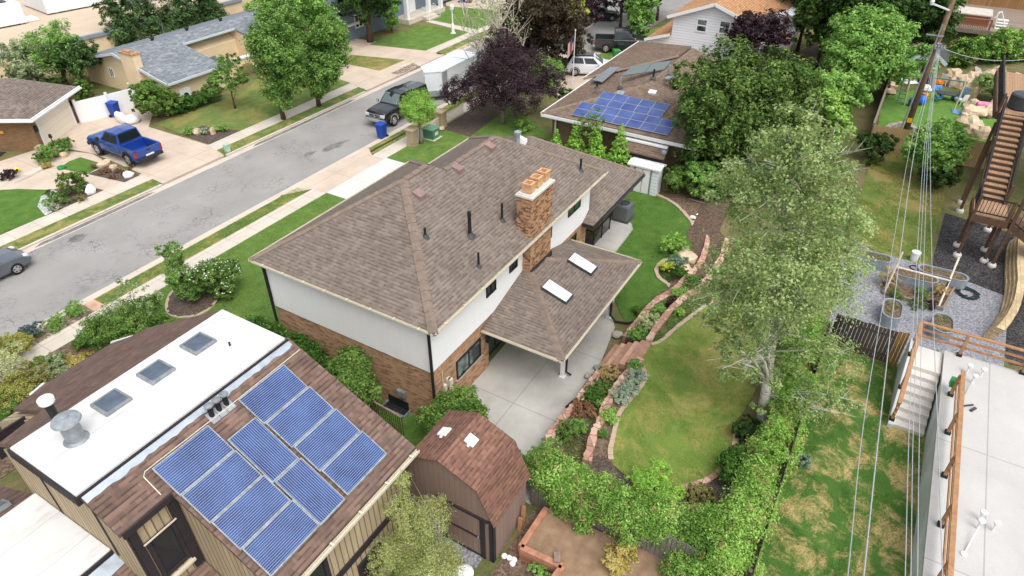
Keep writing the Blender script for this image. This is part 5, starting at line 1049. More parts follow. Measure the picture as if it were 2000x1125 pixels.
# ================================================================ vehicles
M_['tyre'] = plain('tyre_rubber', (.018,.018,.019), .85, amt=.2); M_['rim'] = plain('alloy_rim', (.5,.5,.52), .35, .7, amt=.1)
M_['chrome'] = plain('chrome', (.65,.66,.68), .18, .9, amt=.05); M_['lampw'] = plain('clear_headlamp', (.6,.62,.65), .1, amt=.05, spec=.6); M_['lampr'] = plain('red_lamp', (.35,.02,.02), .25, amt=.1)
M_['trim'] = plain('black_plastic_trim', (.03,.03,.033), .65, amt=.15); M_['carglass'] = glass('car_glass', (.012,.014,.017), .05); M_['carglass_l'] = glass('light_car_glass', (.12,.15,.16), .05)
M_['blue'] = plain('blue_car_paint', hx('204a9c'), .32, .35, amt=.12, scale=1.5, spec=.5, coat=.8); M_['blackp'] = plain('black_car_paint', hx('1d2023'), .22, .2, amt=.05, spec=.5, coat=.9)
M_['greyp'] = plain('grey_car_paint', hx('6b7078'), .3, .5, amt=.05, coat=.8); M_['whitep'] = plain('white_car_paint', hx('dfe3e6'), .3, 0, amt=.03, coat=.7); M_['darkp'] = plain('dark_grey_car_paint', hx('3c3d40'), .3, .3, amt=.05, coat=.7)
def wheels(r_, xs, y, rad, w, flare=True, mat=None):
    for x in xs:
        for s in (1,-1):
            k = MB(); k.tube([(x,s*(y-w/2),rad),(x,s*(y-w*.42),rad),(x,s*(y+w*.42),rad),(x,s*(y+w/2),rad)], [rad*.9,rad,rad,rad*.9], 24); wh = k.build('wheel', M_['tyre'], r_)
            k = MB(); yo = s*(y+w/2); k.tube([(x,yo-s*.02,rad),(x,yo+s*.012,rad)],[rad*.66,rad*.6],20); rm = k.build('rim', M_['rim'], wh)
            k = MB()
            for j in range(5):
                a = 2*math.pi*j/5+.3; k.obox((x+math.cos(a)*rad*.42,yo+s*.013,rad+math.sin(a)*rad*.42),(rad*.17,.01,rad*.24),0,0,-a+.6)
            k.build('spoke_gap', M_['tyre'], rm)
            k = MB(); n = 14; ro, ri = rad*1.27, rad*1.1; yb = s*(y+w/2-.02)
            def P(a, rr, yy): return (x+math.cos(a)*rr, yy, rad+math.sin(a)*rr)
            for j in range(n):
                a, b_ = math.pi*(j/n)*1.0, math.pi*((j+1)/n)*1.0
                k.quad(P(a,ri*.98,yb-s*.012),P(b_,ri*.98,yb-s*.012),(x,yb-s*.012,rad*.9)) ; k.add([P(a,ri,yb),P(b_,ri,yb),P(b_,ro,yb),P(a,ro,yb),P(a,ri,yb+s*.03),P(b_,ri,yb+s*.03),P(b_,ro,yb+s*.02),P(a,ro,yb+s*.02)],[(4,5,6,7),(0,1,5,4),(2,3,7,6)])
            k.build('wheel_arch', mat or M_['trim'], r_)
def quadglass(r_, name, pts, mat, off=.012):
    pts = [Vector(p) for p in pts]; n = (pts[1]-pts[0]).cross(pts[2]-pts[0]).normalized(); c = sum(pts, Vector())/len(pts)
    ctr = Vector((0,0,1.2))
    if n.dot(c-ctr) < 0: n = -n
    k = MB(); k.add([p+n*off for p in pts]+[p-n*.01 for p in pts], [tuple(range(4)),(0,4,5,1),(1,5,6,2),(2,6,7,3),(3,7,4,0)]); return k.build(name, mat, r_)
def lerp(a, b, t): return tuple(a[i]+(b[i]-a[i])*t for i in range(3))
def sub(A, B, C, D_, u0, u1, v0, v1):
    f = lambda u, v: lerp(lerp(A,B,u), lerp(D_,C,u), v); return [f(u0,v0),f(u1,v0),f(u1,v1),f(u0,v1)]
def greenhouse(r_, xr, xrt, xft, xf, wb, wt, zb, zt, paint, gl_, doors=2, wsg=None):
    b = MB(); m = (xrt+xft)/2
    b.loft([(xr,[(0,zb-.06),(wb*.96,zb-.06),(wb*.97,zb),(wb*.9,zb+.01),(0,zb+.02)]),(xrt,[(0,zb-.06),(wb,zb-.06),(wb,zb),(wt,zt-.05),(0,zt)]),(m,[(0,zb-.06),(wb,zb-.06),(wb,zb),(wt+.01,zt-.03),(0,zt+.025)]),(xft,[(0,zb-.06),(wb,zb-.06),(wb,zb),(wt,zt-.05),(0,zt)]),(xf,[(0,zb-.06),(wb*.96,zb-.06),(wb*.97,zb),(wb*.92,zb+.01),(0,zb+.02)])]); b.build('cab', paint, r_, bevel=.02)
    quadglass(r_,'windshield',sub((xf,-wb*.93,zb+.02),(xf,wb*.93,zb+.02),(xft,wt,zt-.03),(xft,-wt,zt-.03),.05,.95,.06,.92),wsg or gl_)
    quadglass(r_,'rear_window',sub((xr,-wb*.93,zb+.02),(xr,wb*.93,zb+.02),(xrt,wt,zt-.03),(xrt,-wt,zt-.03),.06,.94,.1,.9),gl_)
    for s in (1,-1):
        A = (xr+(xrt-xr)*.3,s*wb,zb); B = (xf-(xf-xft)*.2,s*wb,zb); C = (xft,s*wt,zt-.05); D_ = (xrt,s*wt,zt-.05)
        for k in range(doors):
            u0, u1 = .06+k*.9/doors+.0, .06+(k+1)*.9/doors-.05; quadglass(r_,'side_window',sub(A,B,C,D_,u0,u1,.1,.86),gl_,.016)
def pickup(name, label, paint, shell=False, big=False, gl_='carglass', flare='trim', loc=(0,0,0), rz=0, ws=None):
    r_ = thing(name, label, 'pickup truck', (0,0,0)); w = 1.0; b = MB(); p = M_[paint]
    def hs(z0, z1, k=1.0): return [(0,z0),(w*k*.92,z0),(w*k,z0+.12),(w*k,(z0+z1)/2+.08),(w*k*.97,z1-.07),(w*k*.86,z1),(0,z1+.03)]
    b.loft([(-1.05,hs(.5,1.2)),(1.0,hs(.5,1.2)),(1.3,hs(.5,1.22)),(2.3,hs(.52,1.17,.99)),(2.72,hs(.55,1.1,.96)),(2.84,hs(.6,.98,.92))]); b.build('body', p, r_, bevel=.03)
    b = MB()
    for s in (1,-1): b.box(-2.8,s*.86,.5,-1.05,s*1.0,1.2)
    b.box(-2.8,-.86,.62,-1.05,.86,.7); b.box(-1.12,-.86,.7,-1.06,.86,1.2); b.build('cargo_bed', p, r_, bevel=.025)
    b = MB(); b.box(-2.88,-.9,.62,-2.8,.9,1.19); k = b.build('tailgate', p, r_, bevel=.02); b = MB(); b.box(-2.9,-.14,1.0,-2.881,.14,1.07); b.build('handle', M_['trim'], k)
    greenhouse(r_,-1.05,-.92,.36,1.08,.95,.76,1.2,1.9,p,M_[gl_],2,M_[ws] if ws else None)
    wheels(r_,(-1.75,1.78),.9,.44 if big else .4,.28,True,M_[flare])
    b = MB(); b.box(2.78,-.95,.5,2.98,.95,.72); b.build('front_bumper', M_['trim' if big else 'chrome'], r_, bevel=.03)
    b = MB(); b.box(-3.02,-.92,.5,-2.88,.92,.68); b.build('rear_bumper', M_['trim' if big else 'chrome'], r_, bevel=.02)
    b = MB(); b.box(2.8,-.52,.74,2.9,.52,1.02); g = b.build('grille', M_['trim' if big else 'chrome'], r_); b = MB()
    for s in (-1,1): b.box(2.895,s*.05,.78,2.906,s*.47,.87); b.box(2.895,s*.05,.9,2.906,s*.47,.99)
    b.build('grille_mesh', M_['black'], g)
    for s in (1,-1):
        b = MB(); b.box(2.72,s*.56,.82,2.885,s*.93,1.02); b.build('headlight', M_['lampw'], r_, bevel=.02)
        b = MB(); b.box(-2.885,s*.905,.72,-2.78,s*1.008,1.12); b.build('taillight', M_['lampr'], r_)
        b = MB(); b.box(1.0,s*1.0,1.2,1.14,s*1.22,1.42); b.build('mirror', M_['trim' if big else 'chrome'], r_, bevel=.03)
        b = MB(); b.box(.08,s*1.001,.95,.3,s*1.012,.99); b.box(-.75,s*1.001,.52,1.2,s*1.02,.58); b.build('door_handle', M_['trim'], r_)
    for s in (1,-1):
        for x_ in (-1.02,-.28,.62): b = MB(); b.box(x_,s*.995,.6,x_+.018,s*1.004,1.17); b.build('door_seam', M_['black'], r_)
    b = MB(); b.box(-2.879,-.55,.56,-2.86,-.25,.6); b.box(-2.93,-.3,.7,-2.885,.3,.78); b.build('number_plate', M_['whitemetal'], r_)
    if shell:
        b = MB(); b.loft([(-2.86,[(0,1.2),(.95,1.2),(.94,1.24),(.8,1.72),(0,1.78)]),(-1.05,[(0,1.2),(.95,1.2),(.94,1.24),(.8,1.8),(0,1.86)])]); k = b.build('canopy', p, r_, bevel=.03)
        for s in (1,-1): quadglass(r_,'canopy_window',sub((-2.8,s*.945,1.24),(-1.1,s*.945,1.24),(-1.1,s*.8,1.8),(-2.8,s*.8,1.72),.12,.88,.2,.8),M_['carglass'],.014)
        quadglass(r_,'canopy_hatch',[(-2.87,-.8,1.28),(-2.87,.8,1.28),(-2.87,.68,1.68),(-2.87,-.68,1.68)],M_['carglass'])
    return place(r_, loc, rz, s=(.96,.97,1.09))
def car(name, label, cat, paint, L=4.6, w=.92, zh=.95, zd=.98, zt=1.45, gh=(-1.7,-.95,.2,.95), loc=(0,0,0), rz=0, suv=False, gl_='carglass', ws=None):
    r_ = thing(name, label, cat, (0,0,0)); p = M_[paint]; b = MB(); h = L/2
    def hs(z0, z1, k=1.0): return [(0,z0),(w*k*.9,z0),(w*k,z0+.14),(w*k,(z0+z1)/2+.06),(w*k*.95,z1-.06),(w*k*.82,z1),(0,z1+.03)]
    b.loft([(-h,hs(.45,zd-.25,.86)),(-h+.12,hs(.32,zd-.08,.93)),(-h+.6,hs(.25,zd)),(gh[0]+.3,hs(.22,zd)),(gh[3],hs(.22,zh)),(gh[3]+.4,hs(.22,zh-.03)),(h-.45,hs(.25,zh-.12,.98)),(h-.14,hs(.3,zh-.24,.92)),(h,hs(.36,zh-.42,.8))]); b.build('body', p, r_, smooth=False, bevel=.035)
    greenhouse(r_,*gh,w*.93,w*.7,max(zh,zd)-.03,zt,p,M_[gl_],2,M_[ws] if ws else None)
    wheels(r_,(-h+.95,h-.92),w-.1,.36 if suv else .32,.22,True,p if not suv else M_['trim'])
    for s in (1,-1):
        b = MB(); b.box(h-.42,s*.5,zh-.33,h-.1,s*.8,zh-.17); b.build('headlight', M_['lampw'], r_, bevel=.04)
        b = MB(); b.box(-h+.0,s*.6,zd-.32,-h+.16,s*.86,zd-.12); b.build('taillight', M_['lampr'], r_, bevel=.02)
        b = MB(); b.box(gh[3]-.45,s*w,zh+.02,gh[3]-.3,s*(w+.17),zh+.16); b.build('mirror', p, r_, bevel=.03)
    b = MB(); b.box(h-.05,-.42,.42,h+.012,.42,.56); b.build('grille', M_['trim'], r_)
    if suv:
        b = MB()
        for s in (1,-1): b.bar((gh[1],s*w*.62,zt+.03),(gh[2],s*w*.62,zt+.03),.05,.05)
        b.build('roof_rail', M_['trim'], r_); b = MB(); b.box(gh[1]+.2,-.4,zt+.012,gh[2]-.1,.4,zt+.035); b.build('sunroof', M_['carglass'], r_)
    return place(r_, loc, rz)
pickup('pickup_truck', 'bright blue pickup truck parked on the driveway by the cream garage door', 'blue', False, True, loc=(23.45,44.75,.02), rz=R(90))
pickup('pickup_truck', 'black pickup truck with canopy parked at the kerb in front of the white trailer', 'blackp', True, False, flare='chrome', loc=(38.9,33.35,-.1), rz=R(180), ws='carglass_l')
pickup('pickup_truck', 'dark grey pickup truck parked on the driveway behind the white suv', 'darkp', False, False, loc=tuple(at(1182,104)+Vector((.407*1.7+.914*.88,-.914*1.7+.407*.88,.03))), rz=R(-66), flare='darkp')
car('parked_car', 'silver grey sedan cut off by the left edge, parked at the far kerb', 'car', 'greyp', 4.6, loc=(10.35,37.75,-.1), rz=0)
car('parked_car', 'white suv with black roof rails parked on the driveway by the flagpole', 'suv', 'whitep', 4.7, .96, 1.05, 1.08, 1.68, (-2.0,-1.7,.25,1.05), loc=tuple(at(1122,149)+Vector((.407*1.42+.914*.86,-.914*1.42+.407*.86,.03))), rz=R(-66), suv=True, ws='carglass_l')
q = at(1170,38,.0); car('parked_car', 'dark car half hidden under the far purple trees at top', 'car', 'blackp', 4.5, loc=(q.x,q.y,.03), rz=R(-60))
# enclosed cargo trailer with a wedge nose
TR = thing('cargo_trailer', 'white enclosed cargo trailer with a wedge nose behind the black pickup', 'trailer', (46.5,33.35,-.1))
b = MB(); b.prism([(42.5,33.35),(43.5,32.3),(48.8,32.3),(48.8,34.4),(43.5,34.4)], .3, 2.25); b.build('box_body', M_['whitep'], TR, bevel=.03)
b = MB(); b.prism([(42.45,33.35),(43.48,32.26),(48.83,32.26),(48.83,34.44),(43.48,34.44)], 2.252, 2.33); rfm = boards('white_trailer_roof', hx('dde4ea'), 1.2, .02, 0, .75, .02, .4, False); b.build('roof', rfm, TR)
b = MB(); v = [(42.46,33.33),(43.5,32.24),(43.62,32.24),(42.6,33.33)]; b.prism([(42.42,33.35),(43.48,32.24),(43.5,32.28),(42.48,33.37)], .3, .75); b.prism([(43.5,32.27),(44.1,32.27),(44.1,32.299),(43.5,32.299)], .3, 2.2); b.build('stone_guard', M_['galv'], TR)
b = MB(); b.box(43.42,32.25,.3,43.56,32.296,2.25); b.box(48.6,32.25,.3,48.82,32.296,2.25); b.build('corner_post', M_['galv'], TR)
wheels(TR, (), 0, .3, .2)
for x in (46.6,47.5):
    for y in (32.32,34.38): b = MB(); b.tube([(x,y-.1,.23),(x,y+.1,.23)],.33,18); b.build('wheel', M_['tyre'], TR)
b = MB(); b.box(46.1,32.1,.56,48.0,32.29,.62); b.build('fender', M_['trim'], TR); b = MB(); b.bar((42.6,33.35,.3),(41.9,33.35,.3),.1,.1); b.build('hitch', M_['trim'], TR)
# wheelie bins
M_['bluebin'] = plain('blue_bin_plastic', hx('2447a0'), .45, amt=.06) if 'bluebin' not in M_ else M_['bluebin']
M_['greenbin'] = plain('green_bin_plastic', hx('35833f'), .5, amt=.06); M_['blackbin'] = plain('black_bin_plastic', hx('23272a'), .5, amt=.06); M_['brownbin'] = plain('brown_bin_plastic', hx('6b4a38'), .5); M_['dkgreen'] = plain('dark_green_bin', hx('2c5a48'), .5)
def bin_(label, m, x, y, rz=0, s=1, z=0):
    r_ = thing('wheelie_bin', label, 'bin', (0,0,0), 0, 'wheelie bins'); b = MB(); b.add([(-.24,-.22,.06),(.24,-.22,.06),(.24,.22,.06),(-.24,.22,.06),(-.3,-.28,1.0),(.3,-.28,1.0),(.3,.3,1.0),(-.3,.3,1.0)],[(0,3,2,1),(0,1,5,4),(1,2,6,5),(2,3,7,6),(3,0,4,7),(4,5,6,7)]); b.build('tub', M_[m], r_, bevel=.03)
    b = MB(); b.add([(-.33,-.32,1.0),(.33,-.32,1.0),(.33,.32,1.0),(-.33,.32,1.0),(-.3,-.27,1.06),(.3,-.27,1.06),(.3,.3,1.1),(-.3,.3,1.1)],[(0,3,2,1),(0,1,5,4),(1,2,6,5),(2,3,7,6),(3,0,4,7),(4,5,6,7)]); b.build('lid', M_[m], r_, bevel=.02)
    for sx in (-1,1): b = MB(); b.tube([(sx*.2,.27,.11),(sx*.28,.27,.11)],.11,12); b.build('wheel', M_['tyre'], r_)
    b = MB(); b.bar((-.2,.37,.98),(.2,.37,.98),.03); b.build('handle', M_[m], r_); return place(r_,(x,y,z),rz,s=s)
bin_('blue recycling bin standing at the kerb in front of the black pickup', 'bluebin', 34.9,31.7,R(-90),1.05,-.05)
q = at(228,228); bin_('blue bin against the white vinyl fence left of the round shrub', 'bluebin', q.x,q.y,R(20),1.1)
q = at(247,210); bin_('black bin with dark green lid between the blue bin and the round shrub', 'blackbin', q.x+.2,q.y+.2,R(20),1.1)
q = at(262,206); bin_('dark green bin half hidden behind the round shrub by the vinyl fence', 'dkgreen', q.x+.3,q.y+.3,R(20),1.1)
q = at(1203,122); bin_('green bin lying beside the white suv at the brown roof edge', 'greenbin', q.x,q.y,R(40),1.1)
q = at(1207,112); bin_('black bin behind the green bin near the dark grey pickup', 'blackbin', q.x+.3,q.y,R(40),1.15)
q = at(903,5); bin_('distant blue bin beside the driveway at the top edge', 'bluebin', q.x,q.y,0,1.1)
q = at(917,6); bin_('distant brown bin right of the blue one at the top edge', 'brownbin', q.x,q.y,0,1.0)
q = at(260,240); b = MB(); b.blob((q.x,q.y,.32),(.6,.5,.36),3,.16); b.blob((q.x-.35,q.y+.75,.42),(.3,.6,.45),5,.16); tag(b.build('white_sack', plain('white_woven_plastic', (.72,.74,.76), .7, amt=.06, bump=.4), smooth=True),'bulging white builders sack on the driveway beside the round shrub','sack')
# ================================================================ trees and plants
def leaf_mesh(name, cen, nrm, size, mat, parent=None, loc=(0,0,0), aspect=.55, droop=0.0, seed=0):
    g = np.random.default_rng(seed); n = len(cen)
    nv = nrm + g.normal(0, .42, (n,3)); nv /= np.linalg.norm(nv, axis=1, keepdims=True)+1e-9
    tv = g.normal(0, 1, (n,3)); tv[:,2] -= droop; tv -= nv*np.sum(tv*nv, axis=1, keepdims=True); tv /= np.linalg.norm(tv, axis=1, keepdims=True)+1e-9
    bv = np.cross(nv, tv); s = size*.86*g.uniform(.6, 1.4, (n,1))
    V = np.stack([cen-tv*s*.5, cen+bv*s*aspect*.5+nv*s*.08, cen+tv*s*.5, cen-bv*s*aspect*.5+nv*s*.08], axis=1).reshape(-1,3)
    me = bpy.data.meshes.new(name); me.vertices.add(4*n); me.vertices.foreach_set('co', V.astype(np.float32).ravel())
    me.loops.add(4*n); me.loops.foreach_set('vertex_index', np.arange(4*n, dtype=np.int32))
    me.polygons.add(n); me.polygons.foreach_set('loop_start', np.arange(0, 4*n, 4, dtype=np.int32)); me.update(calc_edges=True); me.validate()
    me.materials.append(mat); o = bpy.data.objects.new(name, me); COL.objects.link(o); o.location = loc
    if parent: o.parent = parent
    return o
def cloud(blobs, n, clumps, seed, spread=.2, shell=.5, top=.25):
    clumps = int(clumps*1.6); n = int(n*1.75); spread *= 1.3
    "points gathered in clumps through the outer part of ellipsoid blobs (x,y,z,rx,ry,rz)"
    g = np.random.default_rng(seed); B = np.array(blobs, float); wt = (B[:,3]*B[:,4]*B[:,5])**(.72); wt /= wt.sum()
    bi = g.choice(len(B), clumps, p=wt); d = g.normal(0,1,(clumps,3)); d[:,2] += top; d /= np.linalg.norm(d,axis=1,keepdims=True)
    r = shell+(1-shell)*g.uniform(0,1,(clumps,1))**.6; cc = B[bi,:3]+d*r*B[bi,3:]; cr = spread*B[bi,3:].mean(axis=1)*g.uniform(.6,1.3,clumps)
    ci = g.integers(0, clumps, n); e = g.normal(0,1,(n,3)); e /= np.linalg.norm(e,axis=1,keepdims=True); e *= g.uniform(0,1,(n,1))**.5
    P = cc[ci]+e*cr[ci][:,None]*np.array([1,1,.8]); N_ = d[ci]*.5+e*.4+np.array([0,0,.75])
    return P, N_, cc
def limbs(mb, base, h, r0, targets, lean=(0,0), wob=.1, seed=0, top=.8):
    rr = random.Random(seed); bx, by, bz = base; P = []
    for k in range(6):
        t_ = k/5; P.append((bx+lean[0]*t_+rr.uniform(-wob,wob)*t_, by+lean[1]*t_+rr.uniform(-wob,wob)*t_, bz+h*top*t_))
    mb.tube(P, [r0*(1-.72*k/5)+(.25*r0 if k == 0 else 0) for k in range(6)], 8)
    for q in targets:
        q = Vector(q); i = max(1,min(4,int((q.z-bz)/(h*top)*5)-rr.randint(0,1))); s = Vector(P[i]); m = (s+q)/2+Vector((0,0,.12*(q-s).length)); rs = r0*(.45-.05*i)
        mb.tube([s, (s+m)/2+Vector((rr.uniform(-.1,.1),rr.uniform(-.1,.1),0)), m, q], [rs, rs*.75, rs*.5, rs*.15], 5, False)
    return mb
def pxb(base, L, jit=.5, seed=0):
    "crown lobes read off the photo, stood on the upright plane through the trunk that faces the camera"
    g = random.Random(seed); out = []
    for px, py, r in L:
        q = onP(px, py, base, _fw); o = _fw*g.uniform(-jit, jit)*r*1.6; q = q+o-Vector(base); out.append((q.x,q.y,q.z,r,r,r*.9))
    return out
def scatter(name, polys, z, n, leaf, size, seed=0, up=.6, aspect=.4, hgt=.04, fn=None):
    "low ground cover over an area: too many leaves to count"
    g = np.random.default_rng(seed); P = []
    for poly in polys:
        p = np.array([q[:2] for q in poly]); a, b_ = p.min(0), p.max(0); c = g.uniform(a, b_, (n*3,2)); ins = np.zeros(len(c), bool); j = len(p)-1
        for i in range(len(p)):
            yi, yj = p[i,1], p[j,1]; xi, xj = p[i,0], p[j,0]; cond = (yi > c[:,1]) != (yj > c[:,1]); ins ^= cond & (c[:,0] < (xj-xi)*(c[:,1]-yi)/(yj-yi+1e-12)+xi); j = i
        P.append(c[ins][:n])
    P = np.concatenate(P); m = np.sin(P[:,0]*2.1+seed)+np.sin(P[:,1]*2.7+seed*2)+np.sin(P[:,0]*5.3-P[:,1]*4.1)*.7; P = P[m > (fn if fn is not None else -9)]
    C = np.column_stack([P, z+hgt*g.uniform(.3,1.2,len(P))]); o = leaf_mesh(name, C, np.tile([0,0,up],(len(C),1)), size, LM[leaf], None, aspect=aspect, seed=seed); o['kind'] = 'stuff'; return o
LM = {}
def lm(k, a, b_, c, tr=.35): LM[k] = leafmat('leaf_'+k, *[sc(hx(q), 1.25) for q in (a, b_, c)], tr)
lm('pear','46672a','648a3a','90b258'); lm('maple','344e22','4f6c2c','82984c'); lm('dark','233a1b','375226','557034'); lm('bright','54802f','739f44','a0c262'); lm('lime','668f30','8ab248','b2d070')
lm('yel','8a9a22','b3bd3a','d6d75e'); lm('plum','2a2024','3b2c32','5c4a52',.15); lm('bronze','2f2a22','463d30','6a5d47',.2); lm('aspen','667d40','8ca25e','b8c68c',.45); lm('cedar','2a4122','436030','66804a',.15)
lm('arb','6a962a','8dbe40','b4de60'); lm('willow','567f26','84b23e','b4d667'); lm('silver','5f6f4c','8a9a6c','b6c292'); lm('hedge','2c4c1c','436a26','6a9138'); lm('ivy','41661f','648f34','95b650'); lm('ivyb','527a26','7ba63c','a7c860')
lm('box','3e5a24','5b7e32','8ca84c'); lm('feather','6d7d3c','98a35a','c6cb88'); lm('gold','96873a','b3a452','cfc283'); lm('rust','666638','878247','a89e62'); lm('white','d8d8ce','efefe8','ffffff',.1); lm('lav','5b5a86','7a78a8','9a98c0'); lm('red','5e4030','7b5640','987154',.15); lm('sage','77876c','98a68c','bcc7b0'); lm('straw','9c8450','bfa66c','dcc893'); lm('pale','8f9860','b4bb84','d3d8aa'); lm('pink','b78a96','d7b2ba','efd8dc',.1); lm('bluespruce','4c6a52','6d8a70','93ad92')
lm('olive','7b8438','9c9c48','bdb262'); lm('moss','6c8746','8da65e','b2c682'); lm('grassy','62802c','869643','b0a65c'); lm('grassd','3f6a22','587f30','7d9a44'); lm('grassf','567c2a','739a3c','a0b458')
BK = {'brown': plain('brown_bark', hx('5b4a3b'), .95, amt=.3, scale=6, bump=.5), 'grey': plain('grey_bark', hx('8b8277'), .95, amt=.25, scale=6, bump=.4), 'white': None, 'dark': plain('dark_bark', hx('3c332b'), .95, amt=.3, scale=6)}
t = NT('white_aspen_bark'); v = t.coord('Object', (1,1,3)); c = t.mix(t.ramp(t.noise(v, 3, 4, .7), [(.55,0),(.65,.8)]), hx('c9c6ba'), hx('5d574d')); BK['white'] = t.fin(c, .9)
def lumps(r, h, z0, n, seed, lr=.42, squash=1.0):
    g = np.random.default_rng(seed); L = [(0,0,z0+h/2,r*.72,r*.72,h*.42)]
    for k in range(n):
        a = 2*math.pi*(k+g.uniform(-.3,.3))/n; e = g.uniform(-.75,.85); q = math.sqrt(max(.05,1-e*e*.8))
        s = g.uniform(.75,1.2)*lr; L.append((math.cos(a)*r*.68*q, math.sin(a)*r*.68*q, z0+h/2+e*h*.36, r*s, r*s, min(r*s, h*.3)*squash))
    return L
def tree(name, label, cat, base, h, r, leaf, z0=None, bark='brown', n=5000, clumps=120, size=.22, nl=9, seed=1, blobs=None, tr=.16, lean=(0,0), spread=.2, droop=0.0, shell=.45, group=None, limbn=10, aspect=.55, trunk=True, wob=.12):
    base = Vector(base); r_ = thing(name, label, cat, base, 0, group); z0 = h*.3 if z0 is None else z0
    B = blobs or lumps(r, h-z0, z0, nl, seed); P, N_, cc = cloud(B, n, clumps, seed, spread, shell)
    P[:,2] = np.maximum(P[:,2], .05)
    leaf_mesh('crown', P, N_, size, LM[leaf], r_, aspect=aspect, droop=droop, seed=seed)
    if trunk:
        b = MB(); rr = random.Random(seed); tg = [tuple(cc[rr.randrange(len(cc))]*np.array([.9,.9,1])) for _ in range(limbn)]
        limbs(b, (0,0,-.05), h, tr, tg, lean, wob, seed); b.v = [(p[0]+base.x,p[1]+base.y,p[2]+base.z) for p in b.v]; b.build('trunk', BK[bark], r_, smooth=True)
    return r_
def shrub(name, label, cat, base, r, h, leaf, n=1500, clumps=70, size=.11, nl=6, seed=1, group=None, flowers=None, spread=.2, blobs=None, aspect=.55, ry=None, shell=.55, droop=0):
    base = Vector(base); r_ = thing(name, label, cat, base, 0, group); B = blobs or lumps(r, h, 0, nl, seed, .45)
    if ry: B = [(x,y*ry/r,z,a,b_*ry/r,c) for x,y,z,a,b_,c in B]
    P, N_, cc = cloud(B, int(n*1.7), int(clumps*1.3), seed, spread, shell, .5); P[:,2] = np.maximum(P[:,2], .02)
    leaf_mesh('foliage', P, N_, size, LM[leaf], r_, aspect=aspect, seed=seed, droop=droop)
    b = MB(); rr = random.Random(seed)
    for k in range(5): q = cc[rr.randrange(len(cc))]*.8; b.tube([(base.x,base.y,base.z),(base.x+q[0]*.5,base.y+q[1]*.5,base.z+q[2]*.6),(base.x+q[0],base.y+q[1],base.z+q[2])],[.03,.02,.008],5,False)
    b.build('stems', BK['brown'], r_)
    if flowers:
        g = np.random.default_rng(seed+9); m = g.choice(len(P), flowers[1]); top = P[m]; top = top[top[:,2] > h*.3]; leaf_mesh('blossoms', top+np.array([0,0,.03]), np.tile([0,0,1.0],(len(top),1)), flowers[2], LM[flowers[0]], r_, aspect=.9, seed=seed+3)
    return r_
def G(px, py, z=0.0): return at(px, py, z)
def hT(base, topy, k=.96): return height_at(base, topy)*k
# --- street trees across the road
q = G(554,233); tree('pear_tree', 'tall narrow street tree left of the pair in the verge, trunk before the lawn', 'tree', q, 9.2, 2.5, 'pear', .9, n=17000, clumps=380, size=.2, seed=3, group='street trees across the road', spread=.26, shell=.3, limbn=16, blobs=pxb(q,[(552,190,.9),(540,165,1.3),(566,150,1.3),(548,120,1.6),(520,120,1.4),(575,110,1.3),(535,85,1.5),(560,70,1.4),(515,70,1.2),(535,45,1.3),(550,25,1.0)],.6,3))
q = G(623,207); tree('pear_tree', 'right-hand street tree of the verge pair, nearer the concrete driveway', 'tree', q, 8.4, 2.5, 'pear', .9, n=17000, clumps=380, size=.2, seed=4, group='street trees across the road', spread=.26, shell=.3, limbn=16, blobs=pxb(q,[(624,172,.8),(618,150,1.1),(642,145,1.1),(628,120,1.4),(608,118,1.0),(655,115,1.1),(635,90,1.4),(612,85,1.0),(658,85,1.0),(637,60,1.1),(640,45,.7)],.6,4))
q = Vector((43.5,49.0,0)); tree('shade_tree', 'bright green broad tree standing behind the two street trees', 'tree', q, 9.5, 4.2, 'bright', 2.0, n=14000, clumps=260, size=.3, seed=5, spread=.26, blobs=pxb(q,[(575,90,2.0),(610,60,2.1),(560,50,2.0),(590,25,2.1),(540,20,1.8),(640,75,1.6),(650,50,1.4),(600,-5,1.7),(500,25,1.4)],.8,5))
tree('shade_tree', 'dark spreading tree with thick trunk beside the blue-grey house', 'tree', (52.8,48.0,0), 9.5, 3.6, 'dark', 1.8, n=9000, clumps=200, size=.32, seed=6, tr=.3, droop=.6)
shrub('tall_shrub', 'bright column-like shrub right of the dark spreading tree', 'shrub', (56.5,48.2,0), 1.3, 4.6, 'bright', 2500, 80, .25, seed=7)
q = G(460,212); tree('young_tree', 'small young tree alone on the lawn before the arched wall', 'tree', q, 4.1, 1.7, 'pear', 1.2, n=2800, clumps=90, size=.2, seed=8, tr=.07)
q = G(302,228); shrub('round_shrub', 'big round green shrub at the corner of the tan house lawn', 'shrub', Vector((29.0,48.9,0)), 1.85, 2.8, 'box', 6500, 180, .16, seed=9, spread=.17)
b_ = [(x,0,.55,.75,.75,.62) for x in np.linspace(-1.7,1.7,6)]; shrub('clipped_hedge', 'dark clipped hedge below the tan house door right of the round shrub', 'hedge', (31.9,48.25,0), 1, 1.1, 'hedge', 4200, 130, .14, seed=10, blobs=b_)
